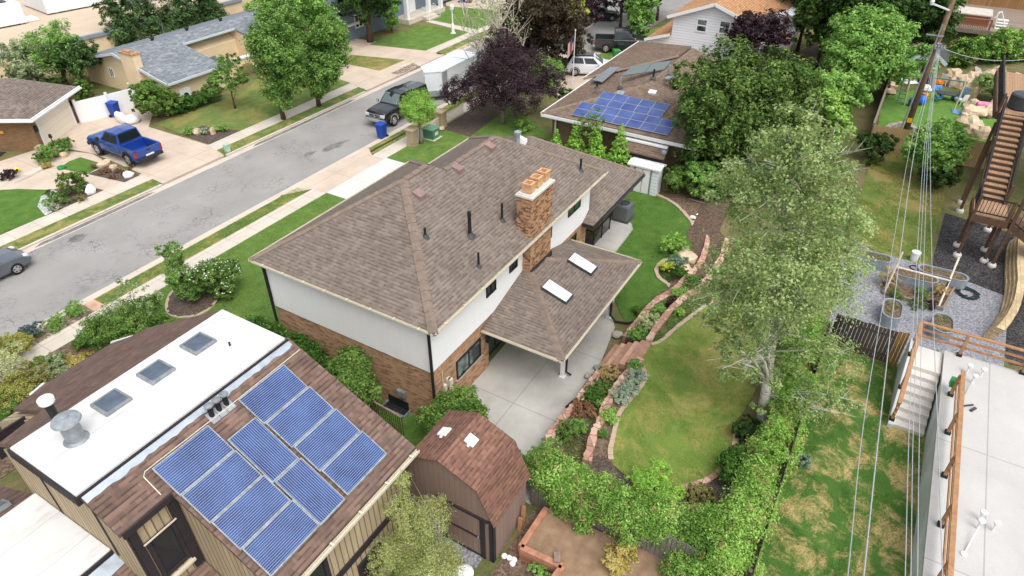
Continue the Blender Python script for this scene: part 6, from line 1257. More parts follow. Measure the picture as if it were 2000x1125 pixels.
# cedars behind the tan house
for i, (x, y, h, r, s) in enumerate(((37.8,65.5,5.6,1.9,1),(40.6,65.2,7.4,2.3,2),(43.6,64.6,7.2,2.3,3),(46.6,64.4,5.8,2.0,4))):
    g = np.random.default_rng(s); B = []
    for k in range(9): f = k/8; B.append((g.uniform(-.5,.5)*r*.6,g.uniform(-.5,.5)*r*.6,.9+f*(h-1.3),r*(1-.8*f),r*(1-.8*f),h*.13))
    for k in range(6): a = g.uniform(0,6.3); B.append((math.cos(a)*r*.75,math.sin(a)*r*.75,h*g.uniform(.35,.75),r*.22,r*.22,h*.2))
    tree('cedar_tree', ['ragged dark cedar, leftmost behind the tan house roof','tall ragged dark cedar second from the left behind the tan house','ragged dark cedar third from the left behind the tan house','smaller dark cedar rightmost behind the tan house roof'][i], 'tree', (x,y,0), h, r, 'cedar', .5, n=5200, clumps=170, size=.36, seed=20+s, blobs=B, group='cedars behind the tan house', spread=.3, aspect=.3)
for i, (px, py, h, r, lf) in enumerate(((135,175,5.6,2.6,'bright'),(80,185,4.6,2.1,'silver'),(170,178,4.6,1.9,'cedar'))):
    q = G(px,py); tree('garden_tree', ['feathery bright green tree between the garage roof and the beige building','greyish thin-leaved small tree behind the brown garage roof','dark bushy small tree beside the tan gable wall'][i], 'tree', q, h, r, lf, .8, n=4200, clumps=100, size=.3, seed=31+i, spread=.28, aspect=.32)
for i, (x, y, r, h, lf) in enumerate(((28.4,57.6,.9,1.7,'box'),(27.4,59.3,1.1,1.8,'dark'),(26.6,62.5,1.6,2.2,'box'))): shrub('shrub', ['leafy shrub at the foot of the tan gable wall','dark shrub behind the vinyl fence','wide shrub behind the brown garage roof'][i], 'shrub', (x,y,0), r, h, lf, 1500, 60, .2, seed=40+i)
# planter shrubs, flower bed across the street
for i, (px, py, r, h, lf, lab) in enumerate(((88,318,.75,.75,'box','leafy shrub spilling over the low pale planter wall'),(108,306,.85,.9,'bright','bright leafy shrub in the planter below the garage door'),(125,298,.8,1.0,'box','rounded shrub at the right end of the planter bed'),(92,328,.35,.35,'gold','small yellow flowering plant at the planter foot'),(20,350,.6,.7,'plum','dark purple potted plant by the courtyard steps'))):
    shrub('garden_shrub', lab, 'shrub', G(px,py), r, h, lf, 900, 45, .12, seed=50+i)
shrub('rose_bush', 'reddish rose bush in the white pebble bed across the street', 'shrub', G(149,378), .95, 1.5, 'box', 1700, 60, .13, seed=57, flowers=('red',260,.14))
for i, (px, py, lf) in enumerate(((100,385,'hedge'),(113,393,'bright'),(98,402,'bright'),(130,398,'box'),(158,393,'rust'),(105,412,'sage'))): shrub('bed_plant', ['dark low plant at the back of the pebble bed','spiky bright plant in the middle of the pebble bed','bright low plant at the left of the pebble bed','low green plant under the rose bush','rusty low plant right of the rose bush','grey low plant at the pebble bed tip'][i], 'plant', G(px,py), .4, .4, lf, 260, 20, .1, seed=60+i)
for i, (px, py, lf, lab) in enumerate(((372,262,'bright','bright low plant left in the driveway corner bed'),(398,262,'sage','grey low plant between boulders in the corner bed'),(438,256,'bright','leafy plant at the right end of the corner bed'),(418,258,'lime','lime low plant in the middle of the corner bed'))): shrub('bed_plant', lab, 'plant', G(px,py), .5, .5, lf, 320, 24, .12, seed=70+i)
for i in range(7): q = G(188+i*11,345-abs(i-3)*4+ (4 if i%2 else -4)); shrub('bed_plant', 'low reddish plant in the bed beside the blue pickup', 'plant', q, .3, .28, ('red','sage','box')[i%3] if i % 3 == 0 else 'red', 200, 16, .09, seed=80+i, group='low plants beside the blue pickup')
# --- near verge and front garden
q = G(823,280); B = [(0,0,2.75,1.25,1.25,1.15)]+[(math.cos(a)*.85,math.sin(a)*.85,2.5+.25*math.sin(3*a),.5,.5,.55) for a in np.linspace(0,6.28,9)[:-1]]
tree('globe_tree', 'small round-headed bright tree beside the brick pillar', 'tree', q, 3.3, 1.3, 'willow', 1.3, 'grey', 11000, 300, .13, seed=90, blobs=B, tr=.14, spread=.2, aspect=.25)
B = [(0,0,3.6,2.2,2.2,2.2),(-1.9,1.0,3.0,1.6,1.6,1.5),(1.9,-1.1,3.6,1.8,1.8,1.7),(1.2,1.8,3.4,1.5,1.5,1.6),(-.6,-1.9,2.6,1.7,1.7,1.5),(-2.6,2.4,2.9,1.1,1.1,1.0),(2.8,-2.6,2.8,1.2,1.2,1.1),(.2,.3,5.6,1.3,1.3,1.4),(-1.5,-.4,5.0,1.2,1.2,1.1),(1.6,.6,5.2,1.1,1.1,1.0)]
tree('purple_plum_tree', 'large purple-leaved plum tree behind the main house roof', 'tree', (41.6,25.5,0), 6.6, 3.5, 'plum', 1, 'grey', 36000, 800, .15, seed=91, blobs=B, tr=.2, limbn=40, spread=.2, aspect=.4)
r_ = thing('bare_branch_tree', 'half-dead tree with bare pale branches above the purple plum', 'tree', (46.0,29.0,0)); b = MB(); rr = random.Random(4); tips = []
for k in range(26):
    a = rr.uniform(0,6.28); tips.append((math.cos(a)*rr.uniform(1,3.2),math.sin(a)*rr.uniform(1,3.2),rr.uniform(4,8.6)))
limbs(b,(0,0,0),8.5,.24,tips,(.3,-.3),.2,4)
for q in tips:
    for j in range(4): e = Vector(q)+Vector((rr.uniform(-1,1),rr.uniform(-1,1),rr.uniform(-.2,.9))); b.tube([Vector(q)*.85,e],[.03,.008],4,False)
b.v = [(p[0]+46.0,p[1]+29.0,p[2]) for p in b.v]; b.build('trunk', plain('bleached_bark', hx('b5aa9c'), .9, amt=.15), r_)
P_, N_, cc = cloud([(0,0,6,2.4,2.4,2.4),(-1.5,-1,4.5,1.5,1.5,1.3)],1100,60,8,.3); leaf_mesh('crown',P_,N_,.17,LM['silver'],r_,seed=8)
q = Vector((53.2,29.4,0)); B = pxb(q,[(1060,70,2.2),(1020,60,1.9),(1000,90,1.5),(1100,70,1.9),(1130,75,1.2),(1040,20,2.2),(1090,20,2.2),(1010,20,1.8),(1120,40,1.5),(1060,-20,2.2),(985,60,1.2),(1075,110,1.5),(1030,115,1.2),(1092,112,1.1)],.8,93); tree('bronze_tree', 'tall bronze-leaved tree with a broad dark crown at top centre', 'tree', q, 9.0, 4.2, 'bronze', 2.4, 'brown', 24000, 480, .24, seed=93, blobs=B, tr=.35, limbn=14)
tree('small_tree', 'yellow-green small tree peeping from behind the bronze tree', 'tree', (61.2,30.2,0), 5.0, 2.2, 'yel', 1, n=3000, clumps=80, size=.3, seed=94)
for i, (x, y, h, r) in enumerate(((66,31.5,5.5,3.0),(71,28.5,6,3.2),(62,33.5,4.5,2.0))): tree('purple_plum_tree', ['far purple-leaved tree left of the green poplar','far purple-leaved tree directly behind the green poplar','small far purple tree right of the bare branches'][i], 'tree', (x,y,0), h, r, 'plum', 1.2, n=4200, clumps=110, size=.34, seed=95+i, group='far purple trees')
B = [(0,0,1.2+k*1.05,1.4*math.sin(math.pi*(k+1.3)/8.6)+.25,1.4*math.sin(math.pi*(k+1.3)/8.6)+.25,1.0) for k in range(7)]; tree('poplar_tree', 'slim bright green poplar beside the dark grey pickup', 'tree', (65.2,24.2,0), 8.2, 1.6, 'bright', .8, n=6500, clumps=160, size=.3, seed=99, blobs=B)
for i, (px, py, h, r) in enumerate(((1283,40,7,3.2),(1330,-25,8,3.8),(1230,-10,7,3.4),(1100,-5,8,3.6))): q = G(px,py); tree('shade_tree', ['dark green shade tree left of the white siding house','far green tree behind the white siding house roof','far green tree at the top edge above the poplar','far green tree at the top edge behind the bronze tree'][i], 'tree', q, h, r, ('dark','maple')[i%2], 2.0, n=5200, clumps=120, size=.4, seed=101+i, group='far shade trees at the top')
shrub('leafy_shrub', 'light green leafy shrub at the base of the flagpole', 'shrub', (49.5,26.2,0), 1.7, 2.8, 'bright', 3000, 90, .22, seed=106); shrub('leafy_shrub', 'lower leafy shrub under the edge of the purple plum', 'shrub', (45.5,21.6,0), 1.4, 2.2, 'box', 2000, 70, .2, seed=107); shrub('yellow_shrub', 'low yellow-green shrub at the end of the front lawn by the plum', 'shrub', (41.2,23.4,0), .8, .9, 'lime', 700, 36, .14, seed=108)
# arborvitae row and small tree behind the main house
for i, (x, y, h, r) in enumerate(((37.2,17.3,3.3,1.15),(37.4,15.95,3.5,1.15),(37.5,14.35,3.6,1.25),(37.0,18.6,2.5,.9))):
    B = [(0,0,.3+h*.85*k/8,r*(1-.105*k)*(.8 if k == 0 else 1),r*(1-.105*k),h*.12) for k in range(9)]; shrub('arborvitae', ['pointed bright arborvitae, second from the left behind the roof','pointed bright arborvitae in the middle of the row','pointed bright arborvitae nearest the white metal shed','smallest pointed arborvitae at the left end of the row'][i], 'conifer', (x,y,0), r, h, 'arb', 7000, 340, .12, seed=110+i, blobs=B, group='arborvitae row', aspect=.35, spread=.1)
tree('young_tree', 'thin-crowned young tree in front of the solar array', 'tree', (37.6,16.6,0), 4.4, 1.3, 'box', 2.2, n=420, clumps=26, size=.17, seed=115, tr=.06)
# --- the big maple and neighbours
q = Vector((41.6,8.1,.3)); B = pxb(q,[(1440,215,3.2),(1382,170,2.1),(1440,150,1.9),(1500,152,1.9),(1550,175,1.9),(1580,205,1.7),(1366,215,1.9),(1352,268,1.5),(1370,290,2.0),(1420,290,2.3),(1480,260,2.6),(1540,230,2.2),(1356,170,1.3),(1400,335,1.4),(1460,330,1.6),(1405,140,1.1),(1530,290,1.8)],.8,120)
tree('maple_tree', 'very large full-crowned maple covering the right of the brown ranch roof', 'tree', q, 8.5, 5.0, 'maple', 2, 'dark', 34000, 560, .24, seed=120, blobs=B, tr=.4, limbn=18)
for i, (x, y, h, r, lf) in enumerate(((38.1,10.4,2.0,1.0,'box'),(38.3,9.0,2.5,1.3,'bright'),(38.3,7.4,2.0,1.1,'box'))): shrub('viburnum_shrub', ['leafy shrub in front of the board fence by the metal shed','tallest leafy shrub under the maple by the board fence','bright low shrub at the right end of the board fence'][i], 'shrub', (x-.6,y,0), r, h, lf, 2200, 80, .19, seed=125+i)
q = Vector((57.6,3.0,UPZ)); B = pxb(q,[(1700,100,3.0),(1650,85,1.8),(1680,60,1.7),(1720,50,1.6),(1755,80,1.7),(1770,110,1.5),(1640,120,1.6),(1660,145,1.6),(1710,145,1.8),(1750,135,1.6),(1700,80,2.0)],.9,130); tree('round_tree', 'bright green perfectly round-crowned tree left of the power pole', 'tree', q, 7.6, 4.2, 'bright', 1.4, n=18000, clumps=360, size=.27, seed=130, blobs=B)
for i, (x, y, h, r, lf) in enumerate(((50.6,3.7,4.6,1.8,'bright'),(45.8,3.8,4.6,1.7,'lime'),(53.4,3.9,3.6,1.5,'lime'),(49.6,5.2,4.8,1.9,'bright'))): tree('bright_tree', ['bright green tree right of the maple along the play yard fence','lime-green tree nearest the aspen by the play yard fence','lime-green small tree below the round-crowned tree','bright green small tree tucked behind the maple'][i], 'tree', (x,y,UPZ), h, r, lf, .6, n=4800, clumps=120, size=.25, seed=131+i, group='bright trees along the play yard fence')
for i, (px, py, zc, h, r, lf) in enumerate(((1622,22,6,9,3.0,'maple'),(1690,5,7,10.5,4.6,'dark'),(1775,45,5,8,3.6,'dark'),(1650,-40,7,11,5,'dark'),(1640,95,3.2,5,1.9,'dark'),(1765,-25,7,11,4.4,'maple'),(1745,-5,6.5,10,4.5,'dark'),(1600,-75,8,11,4.5,'dark'))): q = at(px,py,zc); q.z = UPZ if i != 7 else 0; tree('shade_tree', ['dark tree with visible trunk right of the white siding house','tall dark green tree behind the round-crowned tree','dark green tree behind the small grey shed','tall dark tree at the top edge right of the tan roof','dark small tree left of the round-crowned tree','farthest dark green tree at the top edge left of the pole','dark tree at the top edge directly behind the round-crowned tree','dark tree at the top edge above the white balcony'][i], 'tree', q, h, r, lf, 2.0, n=8500, clumps=190, size=.36, seed=140+i, group='dark trees at top right')
B = lumps(1.9,3.4,.2,9,150,.42); tree('bushy_tree', 'bushy bright tree under the wires before the honey fence', 'tree', (45.6,-2.7,UPZ), 3.9, 1.9, 'bright', .2, n=7500, clumps=190, size=.19, seed=150, blobs=B)
shrub('dark_shrub', 'dark shrub at the foot of the bright trees left of the wires', 'shrub', (46.8,.5,UPZ), 1.2, 1.9, 'dark', 1800, 70, .18, seed=151); shrub('dark_shrub', 'dark shrub low under the bushy tree', 'shrub', (44.4,-3.4,UPZ), 1.2, 1.5, 'dark', 1500, 60, .17, seed=152)
tree('purple_plum_tree', 'reddish purple tree in front of the white siding house', 'tree', (58.5,11.6,0), 7.0, 2.5, 'plum', 1.6, n=6500, clumps=190, size=.24, seed=153)
# --- the aspen
ab = G(1488,838,UPZ); B = pxb(ab,[(1560,215,.7),(1545,255,1.0),(1590,290,1.0),(1510,300,1.0),(1480,345,1.1),(1550,350,1.4),(1610,350,1.0),(1450,400,1.1),(1520,410,1.5),(1590,420,1.4),(1640,420,.9),(1430,480,1.1),(1490,500,1.5),(1560,500,1.6),(1630,500,1.0),(1415,560,1.0),(1470,580,1.3),(1540,590,1.5),(1610,590,1.2),(1400,610,1.0),(1405,660,.7),(1425,690,.7),(1385,560,.6),(1460,660,1.1),(1530,670,1.2),(1600,680,1.1),(1440,730,.7),(1500,740,.9),(1570,750,.9),(1620,760,.6),(1660,790,.45),(1480,790,.5),(1560,800,.5)],.55,160)
r_ = tree('aspen_tree', 'very tall grey-green aspen with white trunk and bare white twigs over the lawn', 'tree', ab, 11.8, 2.5, 'aspen', 2, 'white', 29000, 850, .105, seed=160, blobs=B, tr=.2, lean=(2.0,1.55), limbn=60, spread=.2, shell=.25, droop=.3, aspect=.62)
b = MB(); rr = random.Random(9)
for k in range(70):
    bl = B[rr.randrange(len(B))]; a = rr.uniform(0,6.28); dv = _rt*math.cos(a)*1.0+Vector((0,0,1))*math.sin(a)*.9-_fw*rr.uniform(.3,1.0); e = Vector(bl[:3])+dv.normalized()*bl[3]*rr.uniform(1.0,1.3); t_ = min(.98,max(.15,(bl[2]-.9)/9.4)); s = Vector((2.0*t_,1.55*t_,9.44*t_)); m = (s+e)/2+Vector((rr.uniform(-.3,.3),rr.uniform(-.3,.3),.2)); pts = [ab+s,ab+m,ab+e]; b.tube(pts,[.035,.022,.006],5,False)
    for j in range(3): f = ab+m+(e-m)*rr.uniform(.1,.8); b.tube([f,f+Vector((rr.uniform(-.5,.5),rr.uniform(-.5,.5),rr.uniform(-.3,.4)))],[.012,.004],4,False)
b.build('bare_twigs', BK['white'], r_)
tree('aspen_tree', 'second slimmer aspen stem close behind the tall aspen', 'tree', ab+Vector((2.2,.9,0)), 7.6, 1.3, 'aspen', 2.2, 'white', 11000, 220, .11, seed=161, tr=.1, limbn=12, spread=.28, shell=.3)
# --- bushes round the main house
shrub('round_shrub', 'big round glossy shrub against the side brick wall', 'shrub', (13.35,15.3,0), .95, 2.75, 'box', 9500, 280, .115, seed=170, spread=.2, ry=1.45)
B = [(0,y,1.1,.7,.85,1.2) for y in np.linspace(-1.5,1.3,5)]; shrub('wall_hedge', 'dark loose hedge at the street corner of the side brick wall', 'hedge', (13.5,19.2,0), 1, 1.7, 'hedge', 7500, 220, .12, seed=171, blobs=B)
shrub('round_shrub', 'round-topped shrub between the gambrel shed and the patio corner', 'shrub', (13.75,10.8,0), 1.3, 2.5, 'box', 9500, 280, .11, seed=172, spread=.18)
shrub('snowball_bush', 'white-flowering round bush in the front lawn bed', 'shrub', G(432,572), 1.25, 2.0, 'box', 7500, 220, .1, seed=173, flowers=('white',1000,.085))
tree('young_tree', 'slim green young tree left of the white-flowering bush', 'tree', G(378,588), 3.4, .9, 'pear', .3, n=6000, clumps=160, size=.1, seed=174, tr=.06, blobs=[(0,0,.9,.75,.75,.7),(-.2,.1,1.7,.65,.65,.7),(.0,.3,2.6,.45,.45,.7),(-.4,.4,3.0,.3,.3,.4)])
shrub('loose_shrub', 'large loose light-green shrub by the sidewalk beyond the white roof', 'shrub', G(262,668), 1.7, 2.2, 'box', 9000, 240, .09, seed=175); shrub('loose_shrub', 'low bright shrub at the right foot of the large loose shrub', 'shrub', G(300,672), .9, 1.1, 'bright', 1300, 50, .12, seed=176); tree('twiggy_tree', 'sparse twiggy small tree with pale blossom at the sidewalk edge', 'tree', G(285,655), 3.0, 1.2, 'silver', .8, n=1000, clumps=50, size=.12, seed=177, tr=.05)
for i, (px, py, r, h, lf) in enumerate(((12,745,1.2,1.6,'pale'),(70,760,1.0,1.0,'rust'),(45,800,1.1,1.4,'olive'),(110,735,.9,.8,'silver'),(150,715,.8,.4,'gold'),(15,830,1.2,1.4,'box'),(85,722,.5,.5,'box'),(185,668,.6,.7,'sage'),(170,675,.5,.5,'box'),(30,690,.9,1.1,'olive'))): shrub('front_bed_shrub', ['pale flowering shrub in the front bed at the left edge','rusty orange low shrub beside the brown front roof','golden shrub just above the roof flue cap','silvery twiggy shrub in the middle of the front bed','flat golden ground shrub along the brown roof edge','green shrub behind the balcony screen at the left edge','small green shrub beside the sidewalk in the front bed','grey-leaved iris clump beside the sidewalk','dark low plant left of the iris clump','rusty yellow shrub at the sidewalk corner on the left edge'][i], 'shrub', G(px,py), r, h, lf, 2600, 90, .075, seed=180+i, group='shrubs of the front bed')
for i, (px, py, lf) in enumerate(((15,690,'box'),(64,655,'lav'),(112,640,'box'),(150,615,'box'))): shrub('grass_clump', ['round green clump in the rock strip at the left edge','purple-flowering lavender clump in the rock strip','round green clump right of the lavender','round green clump nearest the red brick strip'][i], 'plant', G(px,py), .55, .6, ('bright','hedge','bright','bright')[i], 2400, 70, .07, seed=195+i, flowers=('lav',700,.07) if lf == 'lav' else None, group='clumps in the rock strip', aspect=.2, droop=-1)
# --- terrace plants
TZ = .42
tp = [((1310,495),.75,1.3,'willow',0),((1300,530),.4,.6,'yel',0),((1322,520),.6,.7,'bluespruce',0),((1330,548),.5,.7,'hedge',0),((1250,615),.4,.5,'box',0),((1270,640),.6,.7,'pale',TZ),((1288,620),.5,.6,'bright',TZ),((1245,662),.5,.45,'bright',TZ),((1315,600),.4,.5,'plum',TZ),((1330,585),.6,.6,'lime',TZ),((1355,560),.6,.6,'box',TZ),((1190,735),.55,.5,'straw',TZ),((1175,765),.6,.35,'box',TZ),((1160,785),.6,.35,'hedge',TZ),((1140,805),.6,.3,'red',TZ),((1175,795),.3,.35,'bright',TZ),((1110,850),.5,.6,'box',TZ),((1130,840),.35,.4,'bright',TZ),((1240,740),.5,.35,'sage',UPZ),((1225,765),.55,.35,'sage',UPZ),((1210,780),.45,.3,'sage',UPZ),((1240,722),.3,.45,'bright',UPZ),((1190,820),.4,.35,'lime',UPZ),((1175,850),.25,.2,'box',UPZ),((1325,613),.3,.3,'lime',UPZ),((1375,465),.4,.5,'lime',0),((1360,535),.5,.6,'rust',0),((1335,500),.35,.7,'pale',0)]
tl = ['fine-leaved light bush at the top of the curved lower lawn','yellow-green low bush inside the lawn kerb curve','blue-green low conifer beside the boulder','dark low bush below the boulder','low green plant by the lower lawn kerb','white-blossomed bush between the terrace walls','bright bush beside the white-blossomed one','moss-green cushion next to the top of the steps','dark red small bush between the terrace walls','lime bush between the walls near the aspen','green bush at the far end between the walls','tuft of straw-coloured grass below the steps','flat green ground shrub under the straw grass','dark flat ground shrub below the green one','reddish flat shrub at the lower terrace wall','small bright plant near the upper terrace wall','bushy plant at the low end of the terrace bed','small bright plant at the low end of the terrace bed','silver-leaved mat beside the upper lawn kerb','silver-leaved mat in the middle of the soil strip','silver-leaved mat at the lower end of its strip','bright sprig among the silver-leaved mats','lime small plant on the bare soil strip','tiny green plant on the bare soil strip','lime small plant in the upper bed by the aspen','lime tuft at the far end of the curved lawn','rusty plant near the end of the upper wall','pale flowering stalks beside the boulder']
for i, ((px, py), r, h, lf, z) in enumerate(tp): shrub('terrace_plant', tl[i], 'plant', G(px,py,z), r, h, lf, int(700+900*r), int(30+40*r), .085, seed=210+i, group='plants of the terraces', aspect=.2 if lf == 'straw' else .5, droop=-1.5 if lf == 'straw' else 0)
# --- ivy and shrubs over the fences
def ivy(name, label, path, leaf, seed, n, size=.13, group=None, w=.6, stems=True):
    p0_ = Vector((path[0][0],path[0][1],0)); r_ = thing(name, label, 'hedge', tuple(path[len(path)//2][:3]), 0, group); o = Vector(path[len(path)//2][:3]); B = []; g = random.Random(seed)
    for x, y, z, rw, rh in [(*p, w, w) if len(p) == 3 else p for p in path]: B.append((x-o.x+g.uniform(-.15,.15),y-o.y+g.uniform(-.15,.15),z-o.z+g.uniform(-.12,.15),rw*g.uniform(.95,1.3),rw*g.uniform(.95,1.3),rh*g.uniform(.9,1.3)))
    P, N_, cc = cloud(B, n, int(n/28), seed, .3, .5, .4); leaf_mesh('foliage', P, N_, size, LM[leaf], r_, seed=seed)
    for lf_, fr_, sd_ in (('lime',.16,50),('rust',.07,60)): P, N_, _ = cloud([(x,y,z+.08,a*1.05,b_*1.05,c*1.02) for x,y,z,a,b_,c in B], int(n*fr_), int(n*fr_/22), seed+sd_, .22, .75, .3); leaf_mesh('young_shoots' if lf_ == 'lime' else 'dead_leaves', P, N_, size*1.05, LM[lf_], r_, seed=seed+sd_)
    b = MB(); gg = random.Random(seed+1)
    for k in range(14): q = cc[gg.randrange(len(cc))]; b.tube([(o.x+q[0]*.96,o.y+q[1]*.96,o.z-.9),(o.x+q[0]*.9,o.y+q[1]*.9,o.z+q[2]-.3),(o.x+q[0],o.y+q[1],o.z+q[2])],[.025,.018,.006],5,False)
    b.build('stems', BK['brown'], r_); return r_
ivy('ivy_hedge', 'bright ivy hedge hiding the long fence along the patchy lawn', [(13.0+k*.9,.18+.12*math.sin(k*1.7),UPZ+.75+.25*math.sin(k*.9),.62,.85) for k in range(10)]+[(13.2+k*1.05,.3,UPZ+1.35,.45,.4) for k in range(8)], 'ivyb', 300, 42000, .088)
ivy('ivy_hedge', 'darker ivy hedge continuing below the aspen to the dark gapped fence', [(21.6+k*.85,.3+.12*math.sin(k*2.1),UPZ+.75,.6,.85) for k in range(6)], 'ivy', 301, 15000, .09)
ivy('ivy_tangle', 'tangled ivy and vines over the grey fence beside the gambrel shed', [(13.3,6.6-.42*k,UPZ+.55+.2*math.sin(k*1.3),.62,.7) for k in range(7)]+[(12.7,5.9-.5*k,.95,.32,.75) for k in range(3)], 'ivy', 302, 26000, .08)
ivy('ivy_tangle', 'tangled vines with feathery shoots over the right part of the grey fence', [(13.3+.1*k,3.3-.5*k,UPZ+.6+.25*math.sin(k*1.9),.62,.7) for k in range(7)]+[(12.7,1.5-.5*k,.8,.35,.7) for k in range(4)], 'ivy', 303, 24000, .08)
shrub('feathery_shrub', 'feathery dark green shrub at the lower end of the upper lawn', 'shrub', (14.5,3.2,UPZ), 1.0, 1.3, 'arb', 2600, 90, .12, seed=304, aspect=.25); shrub('feathery_shrub', 'feathery bright shrub beside the shed at the patio corner', 'shrub', (13.9,6.9,.3), 1.0, 1.5, 'bright', 3400, 110, .1, seed=305, aspect=.3); shrub('feathery_shrub', 'leafy shrub right of the gambrel shed roof', 'shrub', (13.7,7.9,0), .6, 1.3, 'ivy', 1500, 60, .1, seed=306)
shrub('round_shrub', 'dark glossy shrub at the lower right corner of the upper lawn', 'shrub', G(1432,930,UPZ), .75, 1.2, 'hedge', 2600, 90, .1, seed=307); shrub('round_shrub', 'dark green loose shrub at the base of the aspen', 'shrub', G(1455,855,UPZ), .6, .8, 'dark', 1500, 60, .1, seed=308); shrub('low_shrub', 'pale-leaved rusty low shrub beside the stone lawn kerb', 'shrub', G(1368,975,UPZ), .55, .5, 'rust', 900, 40, .1, seed=309); shrub('low_shrub', 'bluish trailing shrub at the edge of the patchy lawn', 'shrub', G(1565,905,UPZ), .35, .4, 'bluespruce', 500, 26, .1, seed=310)
shrub('yellow_shrub', 'yellow young shrub in the brown soil at the bottom edge', 'shrub', G(1208,1110,.05), .62, 1.2, 'gold', 1700, 60, .09, seed=311, spread=.25); shrub('low_shrub', 'bright leafy plant in the corner below the red timber bed', 'shrub', G(1055,1125,.05), .4, .4, 'bright', 700, 26, .1, seed=312)
# feathery conifer in the foreground
fb = Vector((8.9,7.7,0)); B = [(0,0,1.2,1.0,1.0,.7),(-.1,.5,2.0,.9,.9,.7),(.3,.2,2.7,.7,.7,.6),(.0,.9,3.0,.5,.5,.6),(-.6,-.5,2.1,.9,.9,.6),(-.8,.3,1.5,.9,.9,.6),(.3,1.1,3.6,.3,.3,.6),(-1.0,.8,2.2,.5,.5,.5)]
B = [(x*1.1-.2,y*1.05+.25,z*1.12,a*1.05,b_*1.05,c*1.1) for x,y,z,a,b_,c in B]
r_ = tree('feathery_tree', 'feathery yellow-green larch-like tree in front of the gambrel shed', 'tree', fb, 4.3, 1.4, 'feather', .5, 'grey', 22000, 480, .075, seed=320, blobs=B, tr=.07, limbn=26, spread=.26, shell=.15, aspect=.22)
ivy('ivy_hedge', 'thick green hedge on the slope below the hot tub deck', [(71.5+.7*k,-3.2-.8*k,1.9+.15*math.sin(k),.9,.95) for k in range(7)], 'hedge', 321, 9000, .22); ivy('ivy_hedge', 'bright vine hedge at the right edge below the hot tub deck', [(75.5+.4*k,-6.4-.7*k,2.2,1.0,1.0) for k in range(4)], 'ivyb', 322, 5000, .22); ivy('ivy_hedge', 'dark shrubs at the right edge beside the play yard rocks', [(64+1.2*k,-8.6-.3*k,1.9,1.0,.9) for k in range(4)], 'dark', 323, 3600, .24)
shrub('round_shrub', 'round clipped pale green shrub among the sandstone boulders', 'shrub', (62.8,-6.1,UPZ+.4), 1.55, 1.7, 'moss', 6500, 200, .14, seed=324, spread=.17); leafc = bpy.data.objects
B = [(.0,y,.35,.4,.5,.4) for y in np.linspace(-2.0,2.0,6)]; shrub('low_hedge', 'low green hedge below the far cedar railing of the terrace', 'hedge', (26.75,-6.4,UPZ), .6, .7, 'hedge', 2600, 90, .11, seed=325, blobs=B)
for i, (px, py, r, h, lf) in enumerate(((1728,560,.55,1.0,'straw'),(1745,585,.4,.6,'box'),(1830,580,.45,.8,'straw'),(1790,600,.4,.35,'box'),(1815,600,.4,.3,'plum'),(1795,580,.35,.5,'bright'))): shrub('bed_plant', ['tall green-yellow grass at the left end of the timber-framed bed','green plants behind the near frame of the timber bed','straw-coloured grass at the right end of the timber bed','low green plants along the timber bed','dark plants in the right half of the timber bed','bright sprig in the middle of the timber bed'][i], 'plant', G(px,py,UPZ), r, h, lf, 700, 30, .1, seed=330+i, aspect=.2, droop=-1.5 if lf == 'straw' else 0)

# --- ground cover and grass tufts
bedlo = [tuple(p[:2]) for p in wall_lo_a+[(20.9,6.9)]]+[tuple(p[:2]) for p in wall_hi_a[::-1]]; bedhi = [tuple(p[:2]) for p in wall_lo_b]+[tuple(p[:2]) for p in wall_hi_b[::-1]]
scatter('ground_cover', [bedlo], .43, 5200, 'box', .075, 1, fn=.2); scatter('ground_cover', [bedhi], .43, 9000, 'bright', .08, 2, fn=-.5); scatter('ground_cover', [bedhi], .43, 5000, 'box', .08, 5, fn=-.2)
scatter('ground_cover', [A2([(1283,527),(1296,512),(1339,501),(1366,478),(1384,470),(1384,500),(1312,577),(1303,556)])], .02, 4500, 'hedge', .085, 3, fn=-.3)
scatter('ground_cover', [rect(-6,24,12.4,29.1)], .03, 9000, 'rust', .09, 4, fn=.1); scatter('ground_cover', [rect(-6,24,12.4,29.1)], .03, 6000, 'box', .09, 6, fn=.6)
lp2 = [tuple(p[:2]) for p in smooth_path(lp, 4, True)]
scatter('grass', [lp2], UPZ+.03, 22000, 'grassy', .055, 7, .25, .25, fn=-.5); scatter('grass', [rect(12.9,-4.6,25.6,-.5)], UPZ+.02, 26000, 'grassd', .065, 8, .25, .25, fn=-.15)
scatter('grass', [lawn_low], .03, 20000, 'grassd', .06, 9, .25, .25); scatter('grass', [rect(10.0,22.6,26.3,29.1)], .02, 24000, 'grassf', .07, 10, .25, .25); scatter('grass', [rect(12.4,30.4,26,31.2)], .02, 7000, 'grassf', .07, 11, .25, .25)
scatter('grass', [[(34.8,-3.6),(50,-4.2),(50.5,.6),(43,.4),(35.2,.2)]], UPZ+.02, 22000, 'grassy', .1, 12, .3, .25, fn=-.4); scatter('weeds', [[(26,.0),(34,.3),(48,1),(48,6),(34,6),(26,5)]], UPZ+.01, 14000, 'box', .11, 13, .4, .35, fn=-.2)
scatter('grass', [rect(10.5,11.3,14.1,22)], .015, 9000, 'grassd', .06, 14, .25, .25)
scatter('leaf_litter', [[(11.2,-.6),(12.7,-.6),(12.7,5.5),(12.3,5.5),(11.6,2.5)]], .02, 3500, 'rust', .05, 15, 1.0, .6); scatter('ground_cover', [[(12.2,-.6),(12.8,-.6),(12.8,3.4),(12.3,3.2)]], .02, 3500, 'ivy', .08, 16, fn=-.4)
